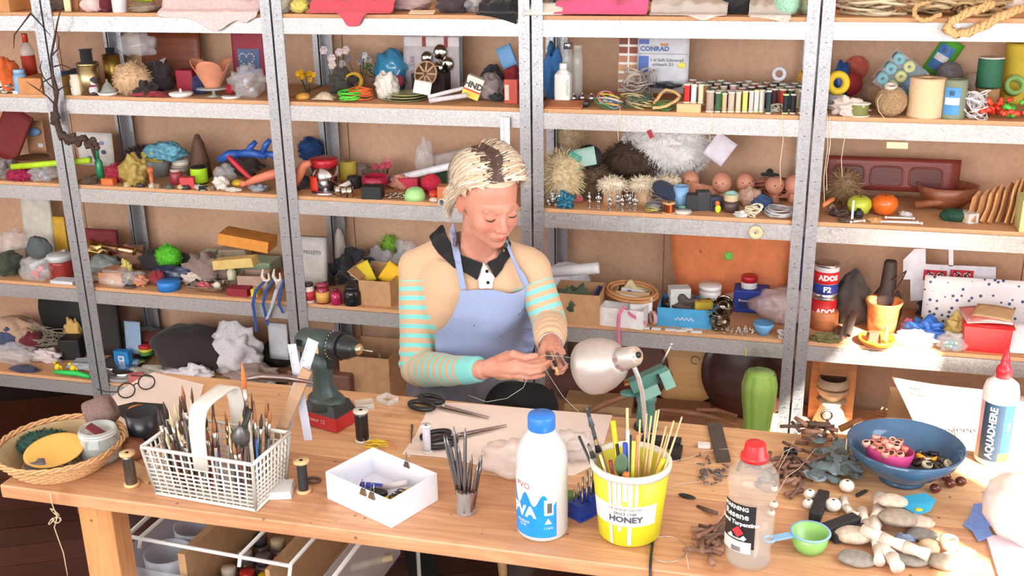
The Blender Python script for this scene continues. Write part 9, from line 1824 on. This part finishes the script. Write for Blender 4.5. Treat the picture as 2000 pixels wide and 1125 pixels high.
solo('tan_ball',M().ell((0,0,.017),(.020,.018,.017),18,12,jit=.05),mat((214,176,140),.6,0,.2,60,.3),'tan marbled ball stone beside the cream ring','stone',TB(1812,1085));solo('cream_ring',M().lathe([(.011,0),(.016,.001),(.017,.022),(.012,.024),(.011,0)],24),mat((232,212,186),.5),'cream napkin-like ring standing on the pale shell base','ring',TB(1850,1078,.008));solo('shell_disc',M().lathe(rounded(.024,.012),26),mat((226,206,180),.6),'pale shell disc under the tan ball and ring','shell',TB(1862,1100));solo('glass_pebble',crumple(.035,.025,.02,88,.3),glass_m((190,206,196),.5),'clear greenish glass lump at the lower right stones','glass',TB(1886,1090));solo('sea_glass',crumple(.04,.025,.02,89,.2),mat((120,134,160),.3),'blue sea glass lump behind the long bone','glass',TB(1765,1062))
flatpoly('shell_fragment',[(1740,985),(1775,982),(1805,980),(1826,995),(1815,1012),(1790,1020),(1765,1005)],.003,mat((70,176,214),.4),'turquoise painted fragment with a yellow spot right of the bones','fragment',.012,.01);solo('yellow_spot',M().ell((0,0,0),(.009,.007,.003),12,6),mat((228,206,50),.4),'yellow painted chip on the turquoise fragment','chip',TB(1793,1010,.016))
# scoop
sc0=TB(1580,1085);t_=thing('measuring_scoop','translucent green and blue measuring scoop with a handle','scoop',sc0+Vector((0,.02,0)),.1);part('cup',M().lathe([(0,0),(.026,.002),(.033,.016),(.036,.040),(.034,.040),(.031,.016),(0,.005)],28),film((150,206,110),.8,.3),t_);part('rim',M().lathe([(.034,.038),(.039,.039),(.038,.042),(.034,.041)],28),film((150,196,226),.8,.3),t_);part('handle',M().box((-.055,-.02,.037),(.045,.016,.004),rz=.45),film((140,190,230),.85,.3),t_);part('handle_loop',M().tube([(-.080+.010*math.cos(a),-.032+.010*math.sin(a),.037)for a in[w*PI/8 for w in range(16)]],.003,6,closed=True),film((140,190,230),.85,.3),t_)
# right side: fabric, lid bag, sheets
flatpoly('blue_fabric',[(1900,990),(1935,992),(1942,1010),(1930,1040),(1938,1052),(1910,1062),(1898,1040),(1880,1028),(1895,1012)],.002,cloth_m((112,140,206)),'frayed light blue fabric scrap in the sun at the right','fabric',.002,.02)
flatpoly('card_sheet',[(1925,1050),(1965,1052),(2060,1100),(2060,1180),(1960,1160)],.006,mat((226,206,214),.6),'thick pinkish sheet lying at the lower right corner','card')
o=solo('plastic_sack',crumple(.17,.16,.13,93,.06,34,22),film((236,222,216),.8,.4),'white plastic sack with a small blue logo at the right edge','bag',TB(2002,1045));q=TB(1963,1030,.085);dl=q-o.location;part('blue_logo',M().box(tuple(dl+Vector((.0,-.035,-.025))),(.034,.004,.024),R=Matrix.Rotation(.5,3,'Y')),mat((70,100,176),.5),o);text_mesh('Bags',.012,WHITEP,o,tuple(dl+Vector((0,-.038,-.025))),(PI/2,.5,0))
# under the table
URK=plast((232,230,226),.35);rk=thing('wire_rack','white wire rack with drawers under the left end of the table','rack',(0,0,0));zr=.53
R4=[on_z(228,1075,zr),on_z(560,1130,zr)];r0=on_z(275,1052,zr);r1=on_z(560,1104,zr+.0);ex=(r1-r0).normalized();ey=Vector((-ex.y,ex.x,0));rk.location=(r0.x,r0.y,0)
def RK(x,y,z):v=ex*x+ey*y;return Vector((v.x,v.y,z))
part('front_bar',M().tube([RK(-.05,0,zr),RK(.40,0,zr)],.005,8),URK,rk)
for x in(.0,.27,.40):part('top_bar',M().tube([RK(x,-.01,zr-.02),RK(x,.0,zr+.004),RK(x,.50,zr+.004)],.005,8),URK,rk)
for x in(-.06,.50):part('frame_post',M().tube([RK(x,.48,0),RK(x,.48,zr),RK(x,-.02,zr-.02),RK(x,-.06,zr-.08),RK(x,-.06,0)],.006,8),URK,rk)
[part('drawer_wall',M().box(tuple(RK(x,y,.39)),d,rz=math.atan2(ex.y,ex.x)),film((210,212,222),.35,.3),rk)for x,y,d in((-.05,.22,(.004,.46,.2)),(.46,.22,(.004,.46,.2)),(.2,-.005,(.5,.004,.12)))];part('divider',M().box(tuple(RK(.10,.24,.42)),(.02,.46,.16),rz=math.atan2(ex.y,ex.x)),CARD,rk);part('divider',M().box(tuple(RK(.33,.24,.42)),(.012,.46,.16),rz=math.atan2(ex.y,ex.x)),CARD,rk);part('drawer_floor',M().box(tuple(RK(.20,.24,.30)),(.50,.46,.02),rz=math.atan2(ex.y,ex.x)),CARD,rk)
rc=Vector(rk.location);[solo('clear_tub',M().lathe([(0,0),(.05,0),(.058,.14),(.054,.14),(.046,.006),(0,.006)],24),film((206,212,226),.6,.3),['pale clear tub nearest in the rack drawer','second pale clear tub in the rack drawer','farthest clear tub in the rack drawer'][i],'tub',rc+RK(.015,.07+.125*i,.315))for i in range(3)]
JC=[((150,40,60),'red-capped paint jar nearest the divider'),((50,60,130),'blue-capped paint jar in the rack'),((196,90,110),'pink-lidded round jar in the rack'),((206,196,180),'white-capped square jar in the rack'),((180,40,40),'bright red cap bottle standing in the rack'),((214,170,40),'yellow-capped jar in the rack'),((150,140,130),'silver-lidded jar in the middle of the rack'),((90,80,80),'grey-lidded jar at the back of the rack'),((206,60,80),'red and white jar farthest in the rack'),((60,56,60),'black-capped jar at the side of the rack'),((170,150,120),'cork-topped jar in the rack'),((120,120,126),'metal-lidded jar at the near side of the rack')]
for i,(c_,lb)in enumerate(JC):k_jar(.045,.085,(110,96,92),c_,'paint_jar',lb,'jar',rc+RK(.145+.052*(i%3),.05+.075*(i//3),.312),lidh=.3)
for i,(x,y)in enumerate(((.38,.10),(.43,.2),(.39,.3))):k_tube(0,.010,mat((206,190,150),.5),'marker',['marker nearest in the right rack compartment','marker lying across the right rack compartment','farthest marker in the right rack compartment'][i],'pen',rc+RK(x,y,.33),rc+RK(x+.09,y+.06,.34))
